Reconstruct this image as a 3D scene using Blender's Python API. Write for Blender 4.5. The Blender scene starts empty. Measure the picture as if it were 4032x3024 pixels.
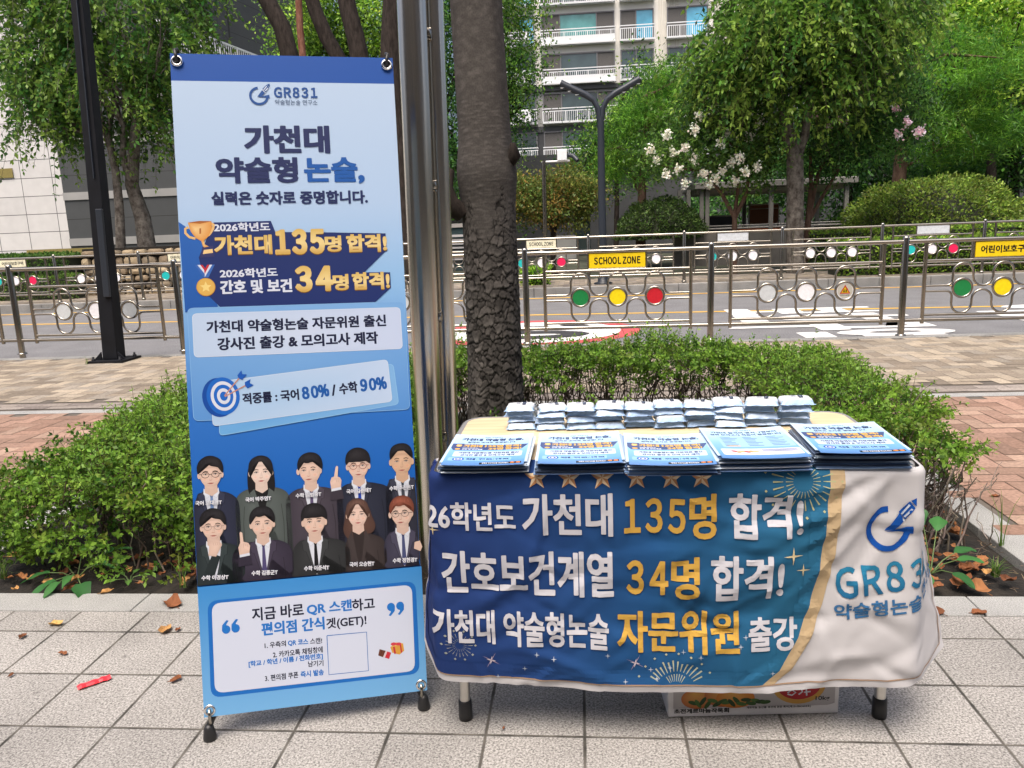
import bpy, bmesh, math, random
import numpy as np
from mathutils import Vector, Matrix
from mathutils.geometry import tessellate_polygon
rnd = random.Random(7)
rng = np.random.default_rng(7)
R_ = math.radians
sc = bpy.context.scene
COL = sc.collection
PI = math.pi

# ------------------------------------------------------------------ camera, sky, sun, exposure
FPX, PITCH, ROLL, YAW, CAMH = 3100.0, R_(11.13), R_(-2.23), R_(-5.3), 1.328
def _basis():
    cp, sp, cr, sr, cy, sy = math.cos(PITCH), math.sin(PITCH), math.cos(ROLL), math.sin(ROLL), math.cos(YAW), math.sin(YAW)
    F = np.array([sy*cp, cy*cp, -sp]); R0 = np.array([cy, -sy, 0.]); U0 = np.cross(R0, F)
    return cr*R0+sr*U0, -sr*R0+cr*U0, F
CR, CU, CF = _basis()
CO = np.array([0., 0., CAMH])
cd = bpy.data.cameras.new('camera'); cd.sensor_width = 36; cd.sensor_fit = 'HORIZONTAL'; cd.lens = FPX/4032*36
cd.clip_start = 0.05; cd.clip_end = 600
cam = bpy.data.objects.new('camera', cd); COL.objects.link(cam)
cam.matrix_world = Matrix(((CR[0], CU[0], -CF[0], 0), (CR[1], CU[1], -CF[1], 0), (CR[2], CU[2], -CF[2], CAMH), (0, 0, 0, 1)))
sc.camera = cam
SUN_EL, SUN_AZ = R_(66), R_(192)         # azimuth from +Y towards +X: high hazy sun behind the camera
world = bpy.data.worlds.new('World'); sc.world = world; world.use_nodes = True
wn = world.node_tree.nodes; wl = world.node_tree.links
sky = wn.new('ShaderNodeTexSky'); sky.sky_type = 'NISHITA'; sky.sun_disc = False
sky.sun_elevation = SUN_EL; sky.sun_rotation = SUN_AZ; sky.dust_density = 8.0; sky.air_density = 0.7; sky.ozone_density = 0.6
wl.new(sky.outputs[0], wn['Background'].inputs[0]); wn['Background'].inputs[1].default_value = 0.15
sl = bpy.data.lights.new('sun', 'SUN'); sl.energy = 1.3; sl.angle = R_(30); sl.color = (1.0, 0.965, 0.91)
so = bpy.data.objects.new('sun', sl); COL.objects.link(so)
sd = Vector((math.sin(SUN_AZ)*math.cos(SUN_EL), math.cos(SUN_AZ)*math.cos(SUN_EL), math.sin(SUN_EL)))
so.rotation_euler = sd.to_track_quat('Z', 'Y').to_euler(); so.location = sd*60
sc.view_settings.view_transform = 'Standard'; sc.view_settings.look = 'None'
sc.view_settings.exposure = 0.80; sc.view_settings.gamma = 1.0
sc.cycles.max_bounces = 6; sc.cycles.transparent_max_bounces = 6

def at(x, y, Y):
    """world point in the vertical plane Y that the photograph shows at (x, y) of its 2212-wide view"""
    q = 4032/2212
    d = CF*FPX+CR*(x*q-2016)-CU*(y*q-1512); t = (Y-CO[1])/d[1]
    return CO+d*t
def atf(x, y, Y): return at(x*2212/4032, y*2212/4032, Y)

# ------------------------------------------------------------------ small helpers
def lin(c):
    if isinstance(c, str):
        c = c.lstrip('#'); c = [int(c[i:i+2], 16) for i in (0, 2, 4)]
    r = []
    for v in c:
        v = v/255.0
        r.append(v/12.92 if v <= 0.04045 else ((v+0.055)/1.055)**2.4)
    return tuple(r)
def rgb(r, g, b): return lin((r, g, b))
def tag(o, label=None, cat=None, group=None, kind=None):
    if label: o['label'] = label
    if cat: o['category'] = cat
    if group: o['group'] = group
    if kind: o['kind'] = kind
    return o
def empty(name, loc, label=None, cat=None, group=None, rz=0):
    o = bpy.data.objects.new(name, None); COL.objects.link(o); o.location = loc; o.rotation_euler = (0, 0, rz)
    o.empty_display_size = 0.1
    return tag(o, label, cat, group)
def link(name, me, parent=None, loc=None):
    o = bpy.data.objects.new(name, me); COL.objects.link(o)
    if parent is not None:
        o.parent = parent
        # parts are modelled in world space: undo the root's transform
        o.matrix_parent_inverse = parent_inv(parent)
    if loc is not None: o.location = loc
    return o
def world_m(o):
    m = Matrix.LocRotScale(o.location, o.rotation_euler, o.scale)
    if o.parent is not None: m = world_m(o.parent) @ o.matrix_parent_inverse @ m
    return m
def parent_inv(p): return world_m(p).inverted()

class MB:
    """collects pieces into ONE mesh"""
    def __init__(s): s.v = []; s.f = []; s.m = []; s.c = None; s.sm = []
    def add(s, vs, fs, mi=0, smooth=False):
        b = len(s.v); s.v.extend([tuple(p) for p in vs])
        for f in fs: s.f.append(tuple(i+b for i in f)); s.m.append(mi); s.sm.append(smooth)
    def box(s, x0, x1, y0, y1, z0, z1, mi=0):
        s.add([(x0,y0,z0),(x1,y0,z0),(x1,y1,z0),(x0,y1,z0),(x0,y0,z1),(x1,y0,z1),(x1,y1,z1),(x0,y1,z1)],
              [(0,3,2,1),(4,5,6,7),(0,1,5,4),(1,2,6,5),(2,3,7,6),(3,0,4,7)], mi)
    def tube(s, pts, r, n=8, closed=False, caps=True, mi=0):
        pts = [Vector(p) for p in pts]; k = len(pts)
        rs = r if isinstance(r, (list, tuple)) else [r]*k
        prev = None; rings = []
        for i, p in enumerate(pts):
            a = pts[(i-1) % k] if (closed or i > 0) else p
            b = pts[(i+1) % k] if (closed or i < k-1) else p
            t = (b-a).normalized()
            if prev is None:
                u = t.orthogonal().normalized()
            else:
                u = (prev-t*prev.dot(t)); u = u.normalized() if u.length > 1e-6 else t.orthogonal().normalized()
            prev = u; w = t.cross(u)
            rings.append([p+(u*math.cos(2*PI*j/n)+w*math.sin(2*PI*j/n))*rs[i] for j in range(n)])
        vs = [q for ring in rings for q in ring]; fs = []
        for i in range(k if closed else k-1):
            a, b = i*n, ((i+1) % k)*n
            for j in range(n): fs.append((a+j, a+(j+1) % n, b+(j+1) % n, b+j))
        s.add(vs, fs, mi, True)
        if caps and not closed:
            s.add(rings[0], [tuple(range(n-1, -1, -1))], mi); s.add(rings[-1], [tuple(range(n))], mi)
    def lathe(s, prof, c=(0,0,0), n=16, mi=0):
        vs = []; fs = []
        for r, z in prof:
            for j in range(n): vs.append((c[0]+r*math.cos(2*PI*j/n), c[1]+r*math.sin(2*PI*j/n), c[2]+z))
        for i in range(len(prof)-1):
            for j in range(n): fs.append((i*n+j, i*n+(j+1) % n, (i+1)*n+(j+1) % n, (i+1)*n+j))
        s.add(vs, fs, mi, True)
    def disc(s, c, nrm, r, th, n=24, mi=0):
        nrm = Vector(nrm).normalized(); u = nrm.orthogonal().normalized(); w = nrm.cross(u); c = Vector(c)
        a = [c+(u*math.cos(2*PI*j/n)+w*math.sin(2*PI*j/n))*r-nrm*th/2 for j in range(n)]
        b = [p+nrm*th for p in a]
        s.add(a+b, [tuple(range(n-1,-1,-1)), tuple(range(n, 2*n))]+[(j,(j+1) % n, n+(j+1) % n, n+j) for j in range(n)], mi)
    def prism(s, poly, z0, z1, mi=0):
        n = len(poly)
        s.add([(x,y,z0) for x,y in poly]+[(x,y,z1) for x,y in poly],
              [tuple(range(n-1,-1,-1)), tuple(range(n, 2*n))]+[(j,(j+1) % n, n+(j+1) % n, n+j) for j in range(n)], mi)
    def build(s, name, mats, parent=None, bevel=0, cols=None):
        me = bpy.data.meshes.new(name); me.from_pydata(s.v, [], s.f); me.update()
        me.polygons.foreach_set('material_index', s.m); me.polygons.foreach_set('use_smooth', s.sm)
        for m in (mats if isinstance(mats, (list, tuple)) else [mats]): me.materials.append(m)
        if cols is not None:
            a = me.color_attributes.new('col', 'FLOAT_COLOR', 'POINT')
            a.data.foreach_set('color', np.concatenate([np.asarray(cols, np.float32), np.ones((len(s.v), 1), np.float32)], 1).ravel())
        o = link(name, me, parent)
        if bevel:
            b = o.modifiers.new('bevel', 'BEVEL'); b.width = bevel; b.segments = 2; b.limit_method = 'ANGLE'
        return o
def bar(mb, a, b, r, n=8, mi=0): mb.tube([a, b], r, n, mi=mi)
def np_mesh(name, V, Fq, C, mat, parent=None):
    """many quads at once; C per vertex colour"""
    me = bpy.data.meshes.new(name); nv, nf = len(V), len(Fq); k = Fq.shape[1]
    me.vertices.add(nv); me.vertices.foreach_set('co', np.asarray(V, np.float32).ravel())
    me.loops.add(nf*k); me.loops.foreach_set('vertex_index', np.asarray(Fq, np.int32).ravel())
    me.polygons.add(nf); me.polygons.foreach_set('loop_start', np.arange(0, nf*k, k, dtype=np.int32))
    try: me.polygons.foreach_set('loop_total', np.full(nf, k, np.int32))
    except Exception: pass
    me.update(calc_edges=True)
    a = me.color_attributes.new('col', 'FLOAT_COLOR', 'POINT')
    a.data.foreach_set('color', np.concatenate([np.asarray(C, np.float32), np.ones((nv, 1), np.float32)], 1).ravel())
    me.materials.append(mat)
    return link(name, me, parent)

# ------------------------------------------------------------------ materials
def newmat(name):
    m = bpy.data.materials.new(name); m.use_nodes = True
    nt = m.node_tree; return m, nt.nodes, nt.links, nt.nodes['Principled BSDF']
def plain(name, c, rough=0.6, metal=0.0, spec=0.5, var=0.0, scale=20.0, bump=0.0, bscale=None, stretch=None):
    m, n, l, p = newmat(name)
    p.inputs['Roughness'].default_value = rough; p.inputs['Metallic'].default_value = metal
    p.inputs['Specular IOR Level'].default_value = spec
    tc = n.new('ShaderNodeTexCoord'); mp = n.new('ShaderNodeMapping'); l.new(tc.outputs['Object'], mp.inputs[0])
    if stretch: mp.inputs['Scale'].default_value = stretch
    nz = n.new('ShaderNodeTexNoise'); nz.inputs['Scale'].default_value = scale; nz.inputs['Detail'].default_value = 5; l.new(mp.outputs[0], nz.inputs['Vector'])
    rp = n.new('ShaderNodeValToRGB'); v = var
    rp.color_ramp.elements[0].position = 0.3; rp.color_ramp.elements[1].position = 0.7
    rp.color_ramp.elements[0].color = tuple(max(0, x*(1-v)) for x in c)+(1,)
    rp.color_ramp.elements[1].color = tuple(min(1, x*(1+v)) for x in c)+(1,)
    l.new(nz.outputs['Fac'], rp.inputs[0]); l.new(rp.outputs[0], p.inputs['Base Color'])
    if bump:
        n2 = n.new('ShaderNodeTexNoise'); n2.inputs['Scale'].default_value = bscale or scale; n2.inputs['Detail'].default_value = 6; l.new(mp.outputs[0], n2.inputs['Vector'])
        b = n.new('ShaderNodeBump'); b.inputs['Strength'].default_value = bump; b.inputs['Distance'].default_value = 0.01
        l.new(n2.outputs['Fac'], b.inputs['Height']); l.new(b.outputs[0], p.inputs['Normal'])
    return m
def attr(name, rough=0.5, spec=0.4, transl=0.0, noise=0.0, nscale=30.0, metal=0.0, coat=0.0, gain=1.0):
    """base colour comes from the mesh's own painted colours"""
    m, n, l, p = newmat(name)
    p.inputs['Roughness'].default_value = rough; p.inputs['Specular IOR Level'].default_value = spec; p.inputs['Metallic'].default_value = metal
    if coat: p.inputs['Coat Weight'].default_value = coat; p.inputs['Coat Roughness'].default_value = 0.12
    a = n.new('ShaderNodeAttribute'); a.attribute_name = 'col'; src = a.outputs['Color']
    if gain != 1:      # reflectance of the inks
        g = n.new('ShaderNodeMix'); g.data_type = 'RGBA'; g.blend_type = 'MULTIPLY'; g.inputs[0].default_value = 1; g.inputs[7].default_value = (gain, gain, gain, 1); l.new(src, g.inputs[6]); src = g.outputs[2]
    if noise:
        tc = n.new('ShaderNodeTexCoord'); nz = n.new('ShaderNodeTexNoise'); nz.inputs['Scale'].default_value = nscale; nz.inputs['Detail'].default_value = 6
        l.new(tc.outputs['Object'], nz.inputs['Vector'])
        mr = n.new('ShaderNodeMapRange'); mr.inputs['From Min'].default_value = .3; mr.inputs['From Max'].default_value = .7
        mr.inputs['To Min'].default_value = 1-noise; mr.inputs['To Max'].default_value = 1+noise; l.new(nz.outputs['Fac'], mr.inputs['Value'])
        mx = n.new('ShaderNodeMix'); mx.data_type = 'RGBA'; mx.blend_type = 'MULTIPLY'; mx.inputs[0].default_value = 1
        l.new(src, mx.inputs[6]); l.new(mr.outputs[0], mx.inputs[7]); src = mx.outputs[2]
    l.new(src, p.inputs['Base Color'])
    if transl:
        t = n.new('ShaderNodeBsdfTranslucent'); l.new(src, t.inputs['Color'])
        ms = n.new('ShaderNodeMixShader'); ms.inputs[0].default_value = transl
        l.new(p.outputs[0], ms.inputs[1]); l.new(t.outputs[0], ms.inputs[2]); l.new(ms.outputs[0], n['Material Output'].inputs['Surface'])
    return m
M = {}
M['leaf'] = attr('leaf', rough=0.45, spec=0.28, transl=0.42)
M['leaf_dry'] = attr('dry_leaf', rough=0.8, spec=0.2, transl=0.1)
M['petal'] = attr('petal', rough=0.7, spec=0.2, transl=0.3)
M['print'] = attr('printed_ink', rough=0.45, spec=0.3, gain=.62)
M['clothprint'] = attr('printed_cloth', rough=0.85, spec=0.15, gain=.58)
M['gloss_print'] = attr('glossy_print', rough=0.25, spec=0.5, gain=.88)
M['brick'] = attr('paver_face', rough=0.85, spec=0.25, noise=0.22, nscale=60)
M['steel'] = plain('stainless_steel', (0.36, 0.335, 0.29), rough=0.22, metal=1.0, var=0.10, scale=8, stretch=(1, 1, 0.3))
M['steel_pole'] = plain('polished_steel', (0.60, 0.56, 0.49), rough=0.22, metal=1.0, var=0.25, scale=55, stretch=(1, 1, 0.012), bump=0.25, bscale=24)  # vertical streaks in the colour stand in for reflections along the tubes
M['chrome'] = plain('chrome', (0.75, 0.75, 0.75), rough=0.12, metal=1.0)
M['table_leg'] = plain('brushed_leg', (0.62, 0.60, 0.56), rough=0.35, metal=0.9, var=0.08)
M['black'] = plain('black_plastic', (0.012, 0.012, 0.013), rough=0.45, var=0.2)
M['black_paint'] = plain('black_paint', (0.005, 0.006, 0.009), rough=0.6, spec=.25, var=0.3, scale=6)
M['navy_paint'] = plain('dark_paint', (0.020, 0.026, 0.036), rough=0.4)
M['white_metal'] = plain('white_painted_metal', (0.75, 0.77, 0.78), rough=0.5, var=0.05)
M['bark'] = None

# ------------------------------------------------------------------ printing: flat coloured shapes and lettering laid on a surface
_TC = {}
def text_mesh(body, off=0.02, sp=1.0):
    k = (body, off, sp)
    if k not in _TC:
        cu = bpy.data.curves.new('t', 'FONT'); cu.body = body; cu.offset = off; cu.size = 1; cu.resolution_u = 3; cu.space_character = sp
        o = bpy.data.objects.new('t', cu); COL.objects.link(o); bpy.context.view_layer.update()
        me = bpy.data.meshes.new_from_object(o.evaluated_get(bpy.context.evaluated_depsgraph_get()))
        v = np.array([q.co[:2] for q in me.vertices]).reshape(-1, 2); f = [tuple(p.vertices) for p in me.polygons]
        bpy.data.objects.remove(o); bpy.data.curves.remove(cu); bpy.data.meshes.remove(me)
        _TC[k] = (v, f)
    return _TC[k]
def wide(body, sp):
    """figures and capitals alone take the even sans of the wide forms, set tight"""
    if body and all(c in 'GR0123456789%SCHOLZNE ' for c in body):
        return ''.join(c if c == ' ' else chr(ord(c)+0xFEE0) for c in body), (.66 if 'S' in body else .60)*sp
    return body, sp
def ellipse_pts(cx, cy, rx, ry, n=28, rot=0, a0=0, a1=2*PI):
    c, s = math.cos(rot), math.sin(rot); full = abs(a1-a0-2*PI) < 1e-6; r = []
    for i in range(n if full else n+1):
        t = a0+(a1-a0)*i/n; x, y = rx*math.cos(t), ry*math.sin(t); r.append((cx+x*c-y*s, cy+x*s+y*c))
    return r
def rrect_pts(x0, y0, x1, y1, r, n=5):
    out = []
    for cx, cy, a in ((x1-r, y0+r, -PI/2), (x1-r, y1-r, 0), (x0+r, y1-r, PI/2), (x0+r, y0+r, PI)):
        for i in range(n+1): t = a+PI/2*i/n; out.append((cx+r*math.cos(t), cy+r*math.sin(t)))
    return out
def rot_pts(pts, c, a):
    ca, sa = math.cos(a), math.sin(a)
    return [(c[0]+(x-c[0])*ca-(y-c[1])*sa, c[1]+(x-c[0])*sa+(y-c[1])*ca) for x, y in pts]
def stroke_pts(p, w):
    """outline of a constant-width stroke along an open polyline"""
    p = [np.array(q, float) for q in p]; L = []; Rr = []
    for i in range(len(p)):
        a = p[max(i-1, 0)]; b = p[min(i+1, len(p)-1)]; t = (b-a)/max(np.linalg.norm(b-a), 1e-9); n_ = np.array([-t[1], t[0]])*w/2
        L.append(tuple(p[i]+n_)); Rr.append(tuple(p[i]-n_))
    return L+Rr[::-1]
class Print:
    """v grows downwards; colours are callables (u, v) -> colour or plain colours"""
    def __init__(s): s.v = []; s.f = []; s.c = []; s.z = []
    def _put(s, V, F, col, z):
        b = len(s.v)
        for x, y in V:
            s.v.append((x, y)); s.c.append(col(x, y) if callable(col) else col); s.z.append(z)
        for f in F: s.f.append(tuple(i+b for i in f))
    def poly(s, pts, col, layer, cut=0):
        tri = tessellate_polygon([[Vector((x, y, 0)) for x, y in pts]])
        if cut: V, F = cut_mesh(np.array(pts, float), [tuple(t) for t in tri], cut); s._put(V, F, col, layer)
        else: s._put(pts, [tuple(t) for t in tri], col, layer)
    def stroke(s, p, w, col, layer):
        o = stroke_pts(p, w); k = len(p); n = len(o)
        s._put(o, [(i, i+1, n-2-i, n-1-i) for i in range(k-1)], col, layer)
    def fan(s, pts, col, layer, centre=None, ccol=None):
        """shape lit from its centre: used where the printed picture itself is shaded"""
        cx = centre or (sum(p[0] for p in pts)/len(pts), sum(p[1] for p in pts)/len(pts))
        b = len(s.v); s.v.append(cx); s.c.append(ccol or col); s.z.append(layer)
        for p in pts: s.v.append(p); s.c.append(col); s.z.append(layer)
        n = len(pts)
        for i in range(n): s.f.append((b, b+1+i, b+1+(i+1) % n))
    def text(s, body, u0, v0, u1, v1, col, layer, bold=0.0, rot=0, cut=0, sp=1.0, skew=0, off=0.02):
        """ink box (u0,v0)-(u1,v1); rot turns the line about the box's middle"""
        body, sp = wide(body, sp); V, F = text_mesh(body, off if bold else 0.0, sp)
        if len(V) == 0: return
        a, b = V.min(0), V.max(0); sx, sy = (u1-u0)/(b[0]-a[0]), (v1-v0)/(b[1]-a[1])
        P = np.stack([u0+(V[:, 0]-a[0])*sx, v1-(V[:, 1]-a[1])*sy], 1)
        if skew: P[:, 0] += (v1-P[:, 1])*skew
        if rot:
            c = np.array([(u0+u1)/2, (v0+v1)/2]); ca, sa = math.cos(rot), math.sin(rot); d = P-c
            P = c+np.stack([d[:, 0]*ca-d[:, 1]*sa, d[:, 0]*sa+d[:, 1]*ca], 1)
        if cut: P, F = cut_mesh(P, F, cut)
        bold *= .62; r = bold*abs(sy); k = 8 if bold > 0.02 else (4 if bold else 0)
        s._put(P, F, col, layer)
        for i in range(k):
            t = 2*PI*i/k+PI/8*(k == 8)
            s._put(P+np.array([r*math.cos(t), .6*r*math.sin(t)]), F, col, layer-0.02*(i+1))
    def build(s, name, mapf, mat, parent, label=None, h=0.00025):
        V = np.array(s.v, float); Z = np.array(s.z)*h
        P = mapf(V[:, 0], V[:, 1], Z)
        me = bpy.data.meshes.new(name); me.from_pydata(P.tolist(), [], s.f); me.update()
        a = me.color_attributes.new('col', 'FLOAT_COLOR', 'POINT')
        a.data.foreach_set('color', np.concatenate([np.array(s.c, np.float32), np.ones((len(V), 1), np.float32)], 1).ravel())
        me.materials.append(mat)
        return tag(link(name, me, parent), label)
def cut_mesh(P, F, g):
    bm = bmesh.new(); vs = [bm.verts.new((p[0], p[1], 0)) for p in P]
    for f in F:
        try: bm.faces.new([vs[i] for i in f])
        except ValueError: pass
    P = np.array(P); a, b = P.min(0), P.max(0)
    for ax in (0, 1):
        x = math.floor(a[ax]/g)*g+g
        while x < b[ax]:
            co = (x, 0, 0) if ax == 0 else (0, x, 0); no = (1, 0, 0) if ax == 0 else (0, 1, 0)
            bmesh.ops.bisect_plane(bm, geom=bm.verts[:]+bm.edges[:]+bm.faces[:], plane_co=co, plane_no=no, dist=1e-7); x += g
    bm.verts.index_update(); V = [tuple(v.co[:2]) for v in bm.verts]; Fo = [tuple(v.index for v in f.verts) for f in bm.faces]
    bm.free(); return V, Fo
def grad(stops, axis=1):
    """printed colour ramp along u (0) or v (1)"""
    xs = [s[0] for s in stops]; cs = np.array([s[1] for s in stops])
    def f(u, v):
        t = v if axis else u
        return tuple(np.interp(t, xs, cs[:, i]) for i in range(3))
    return f
def homography(src, dst):
    A = []
    for (x, y), (u, v) in zip(src, dst):
        A.append([x, y, 1, 0, 0, 0, -u*x, -u*y, -u]); A.append([0, 0, 0, x, y, 1, -v*x, -v*y, -v])
    h = np.linalg.svd(np.array(A, float))[2][-1].reshape(3, 3)
    def f(x, y):
        w = h @ np.array([x, y, 1.]); return w[0]/w[2], w[1]/w[2]
    return f
def logo_mark(pr, u0, v0, u1, v1, col, layer, cut=0):
    """the ring-and-pencil emblem: an open ring, a pencil rising to the right and the bar of a G"""
    W, H = u1-u0, v1-v0
    T = lambda x, y: (u0+x*W, v0+y*H)
    R1, R2 = 0.5, 0.375; cx, cy = 0.46, 0.56; pts = []
    a0, a1 = R_(5), R_(265); n = 26
    for i in range(n+1):
        t = a0+(a1-a0)*i/n; pts.append((cx+R1*math.cos(t)*0.94, cy+0.44*math.sin(t)))
    for i in range(n, -1, -1):
        t = a0+(a1-a0)*i/n; pts.append((cx+R2*math.cos(t)*0.94, cy+0.33*math.sin(t)))
    pr.poly([T(*p) for p in pts], col, layer, cut)
    pr.poly([T(*p) for p in [(0.40, 0.62), (0.95, 0.50), (0.98, 0.66), (0.62, 0.62)]], col, layer+0.3, cut)
    pr.poly([T(*p) for p in [(0.38, 0.60), (0.66, 0.24), (0.78, 0.40), (0.58, 0.58)]], col, layer+0.6, cut)
    pr.poly([T(*p) for p in [(0.64, 0.22), (0.86, 0.02), (0.98, 0.15), (0.80, 0.38)]], col, layer+0.9, cut)
    pr.poly([T(*p) for p in [(0.88, 0.01), (1.0, -0.04), (1.0, 0.12)]], col, layer+1.2, cut)
    wt = rgb(225, 236, 250)
    pr.stroke([T(0.70, 0.27), T(0.86, 0.09)], W*0.045, wt, layer+1.5)
    pr.stroke([T(0.77, 0.33), T(0.92, 0.17)], W*0.045, wt, layer+1.5)
    pr.stroke([T(0.62, 0.25), T(0.78, 0.41)], W*0.035, wt, layer+1.6)

# ------------------------------------------------------------------ ground
def node_math(n, l, op, a, b=None):
    m = n.new('ShaderNodeMath'); m.operation = op
    for i, q in enumerate((a, b)):
        if q is None: continue
        if isinstance(q, (int, float)): m.inputs[i].default_value = q
        else: l.new(q, m.inputs[i])
    return m.outputs[0]
def granite(name, base, dark, light, joint=None, cell=None, org=(0, 0), sx=260.0, stain=0.12, jw=0.011):
    m, n, l, p = newmat(name)
    p.inputs['Roughness'].default_value = 0.75; p.inputs['Specular IOR Level'].default_value = 0.3
    tc = n.new('ShaderNodeTexCoord')
    n1 = n.new('ShaderNodeTexNoise'); n1.inputs['Scale'].default_value = sx; n1.inputs['Detail'].default_value = 5; n1.inputs['Roughness'].default_value = 0.72; n1.inputs['Distortion'].default_value = 0.3; l.new(tc.outputs['Object'], n1.inputs['Vector'])
    rp = n.new('ShaderNodeValToRGB'); e = rp.color_ramp.elements
    e[0].position = 0.38; e[0].color = dark+(1,); e[1].position = 0.60; e[1].color = light+(1,)
    k = rp.color_ramp.elements.new(0.49); k.color = base+(1,)
    l.new(n1.outputs['Fac'], rp.inputs[0]); col = rp.outputs[0]
    n2 = n.new('ShaderNodeTexNoise'); n2.inputs['Scale'].default_value = 2.3; n2.inputs['Detail'].default_value = 7; l.new(tc.outputs['Object'], n2.inputs['Vector'])
    mr = n.new('ShaderNodeMapRange'); mr.inputs['From Min'].default_value = .3; mr.inputs['From Max'].default_value = .7; mr.inputs['To Min'].default_value = 1-stain; mr.inputs['To Max'].default_value = 1+stain*.6; l.new(n2.outputs['Fac'], mr.inputs['Value'])
    def mul(a, b):
        mx = n.new('ShaderNodeMix'); mx.data_type = 'RGBA'; mx.blend_type = 'MULTIPLY'; mx.inputs[0].default_value = 1; l.new(a, mx.inputs[6]); l.new(b, mx.inputs[7]); return mx.outputs[2]
    col = mul(col, mr.outputs[0]); hgt = n1.outputs['Fac']
    if cell:
        sp = n.new('ShaderNodeSeparateXYZ'); l.new(tc.outputs['Object'], sp.inputs[0])
        fx = node_math(n, l, 'DIVIDE', node_math(n, l, 'SUBTRACT', sp.outputs[0], org[0]), cell)
        fy = node_math(n, l, 'DIVIDE', node_math(n, l, 'SUBTRACT', sp.outputs[1], org[1]), cell)
        n3 = n.new('ShaderNodeTexNoise'); n3.inputs['Scale'].default_value = 9; n3.inputs['Detail'].default_value = 5; l.new(tc.outputs['Object'], n3.inputs['Vector'])
        ds = []
        for f in (fx, fy):
            fr = node_math(n, l, 'FRACT', f); d = node_math(n, l, 'ABSOLUTE', node_math(n, l, 'SUBTRACT', fr, 0.5)); ds.append(node_math(n, l, 'SUBTRACT', 0.5, d))
        d = node_math(n, l, 'MINIMUM', ds[0], ds[1])
        d = node_math(n, l, 'ADD', d, node_math(n, l, 'MULTIPLY', node_math(n, l, 'SUBTRACT', n3.outputs['Fac'], 0.5), 0.016))
        jm = n.new('ShaderNodeMapRange'); jm.interpolation_type = 'SMOOTHSTEP'; jm.inputs['From Min'].default_value = jw*0.7; jm.inputs['From Max'].default_value = jw*2.0; l.new(d, jm.inputs['Value'])
        cid = n.new('ShaderNodeCombineXYZ'); l.new(node_math(n, l, 'FLOOR', fx), cid.inputs[0]); l.new(node_math(n, l, 'FLOOR', fy), cid.inputs[1])
        wnz = n.new('ShaderNodeTexWhiteNoise'); l.new(cid.outputs[0], wnz.inputs['Vector'])
        tv = n.new('ShaderNodeMapRange'); tv.inputs['To Min'].default_value = 0.86; tv.inputs['To Max'].default_value = 1.06; l.new(wnz.outputs['Value'], tv.inputs['Value'])
        col = mul(col, tv.outputs[0])
        # moss and dirt in the joints
        jc = n.new('ShaderNodeValToRGB'); jc.color_ramp.elements[0].color = (0.035, 0.033, 0.028, 1); jc.color_ramp.elements[1].color = joint+(1,); jc.color_ramp.elements[0].position = .35; jc.color_ramp.elements[1].position = .6
        l.new(n3.outputs['Fac'], jc.inputs[0])
        mx = n.new('ShaderNodeMix'); mx.data_type = 'RGBA'; l.new(jm.outputs[0], mx.inputs[0]); l.new(jc.outputs[0], mx.inputs[6]); l.new(col, mx.inputs[7]); col = mx.outputs[2]
        hgt = node_math(n, l, 'ADD', node_math(n, l, 'MULTIPLY', jm.outputs[0], 1.6), node_math(n, l, 'MULTIPLY', n1.outputs['Fac'], 0.25))
    vo = n.new('ShaderNodeTexVoronoi'); vo.inputs['Scale'].default_value = 5.5; l.new(tc.outputs['Object'], vo.inputs['Vector'])
    sp_ = n.new('ShaderNodeMapRange'); sp_.inputs['From Min'].default_value = .035; sp_.inputs['From Max'].default_value = .06; sp_.inputs['To Min'].default_value = .62; l.new(vo.outputs['Distance'], sp_.inputs['Value'])
    col = mul(col, sp_.outputs[0])
    l.new(col, p.inputs['Base Color'])
    b = n.new('ShaderNodeBump'); b.inputs['Strength'].default_value = 0.5; b.inputs['Distance'].default_value = 0.003; l.new(hgt, b.inputs['Height']); l.new(b.outputs[0], p.inputs['Normal'])
    return m
TS, TX, TY, TK = 0.2645, -1.6037, 1.8732, 2.5469     # paving grid measured on the ground
M['tile'] = granite('granite_tile', (0.29, 0.277, 0.257), (0.115, 0.109, 0.103), (0.45, 0.432, 0.405), (0.11, 0.10, 0.085), TS, (TX, TY), sx=165, stain=.2)
M['kerb'] = granite('kerb_granite', (0.30, 0.30, 0.285), (0.18, 0.18, 0.175), (0.40, 0.40, 0.385), sx=260, stain=.2)
M['kerb_old'] = granite('old_kerb_granite', (0.22, 0.22, 0.21), (0.13, 0.13, 0.13), (0.30, 0.30, 0.29), sx=120, stain=.3)
M['soil'] = plain('soil', (0.014, 0.011, 0.008), rough=0.95, var=0.6, scale=18, bump=0.8, bscale=60)
M['mortar'] = plain('mortar', (0.10, 0.085, 0.07), rough=0.95, var=0.3, scale=8)
M['asphalt'] = granite('asphalt', (0.150, 0.150, 0.155), (0.085, 0.085, 0.09), (0.23, 0.23, 0.235), sx=70, stain=.14)
M['mark_white'] = plain('road_paint_white', (0.62, 0.62, 0.60), rough=0.8, var=0.18, scale=5)
M['mark_yellow'] = plain('road_paint_yellow', (0.62, 0.36, 0.035), rough=0.8, var=0.15, scale=5)
M['mark_red'] = plain('road_paint_red', (0.42, 0.07, 0.075), rough=0.8, var=0.15, scale=5)
M['mark_black'] = plain('road_paint_black', (0.03, 0.03, 0.033), rough=0.8, var=0.15, scale=5)
M['far_ground'] = plain('far_ground', (0.045, 0.05, 0.03), rough=0.95, var=0.4, scale=2)

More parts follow.
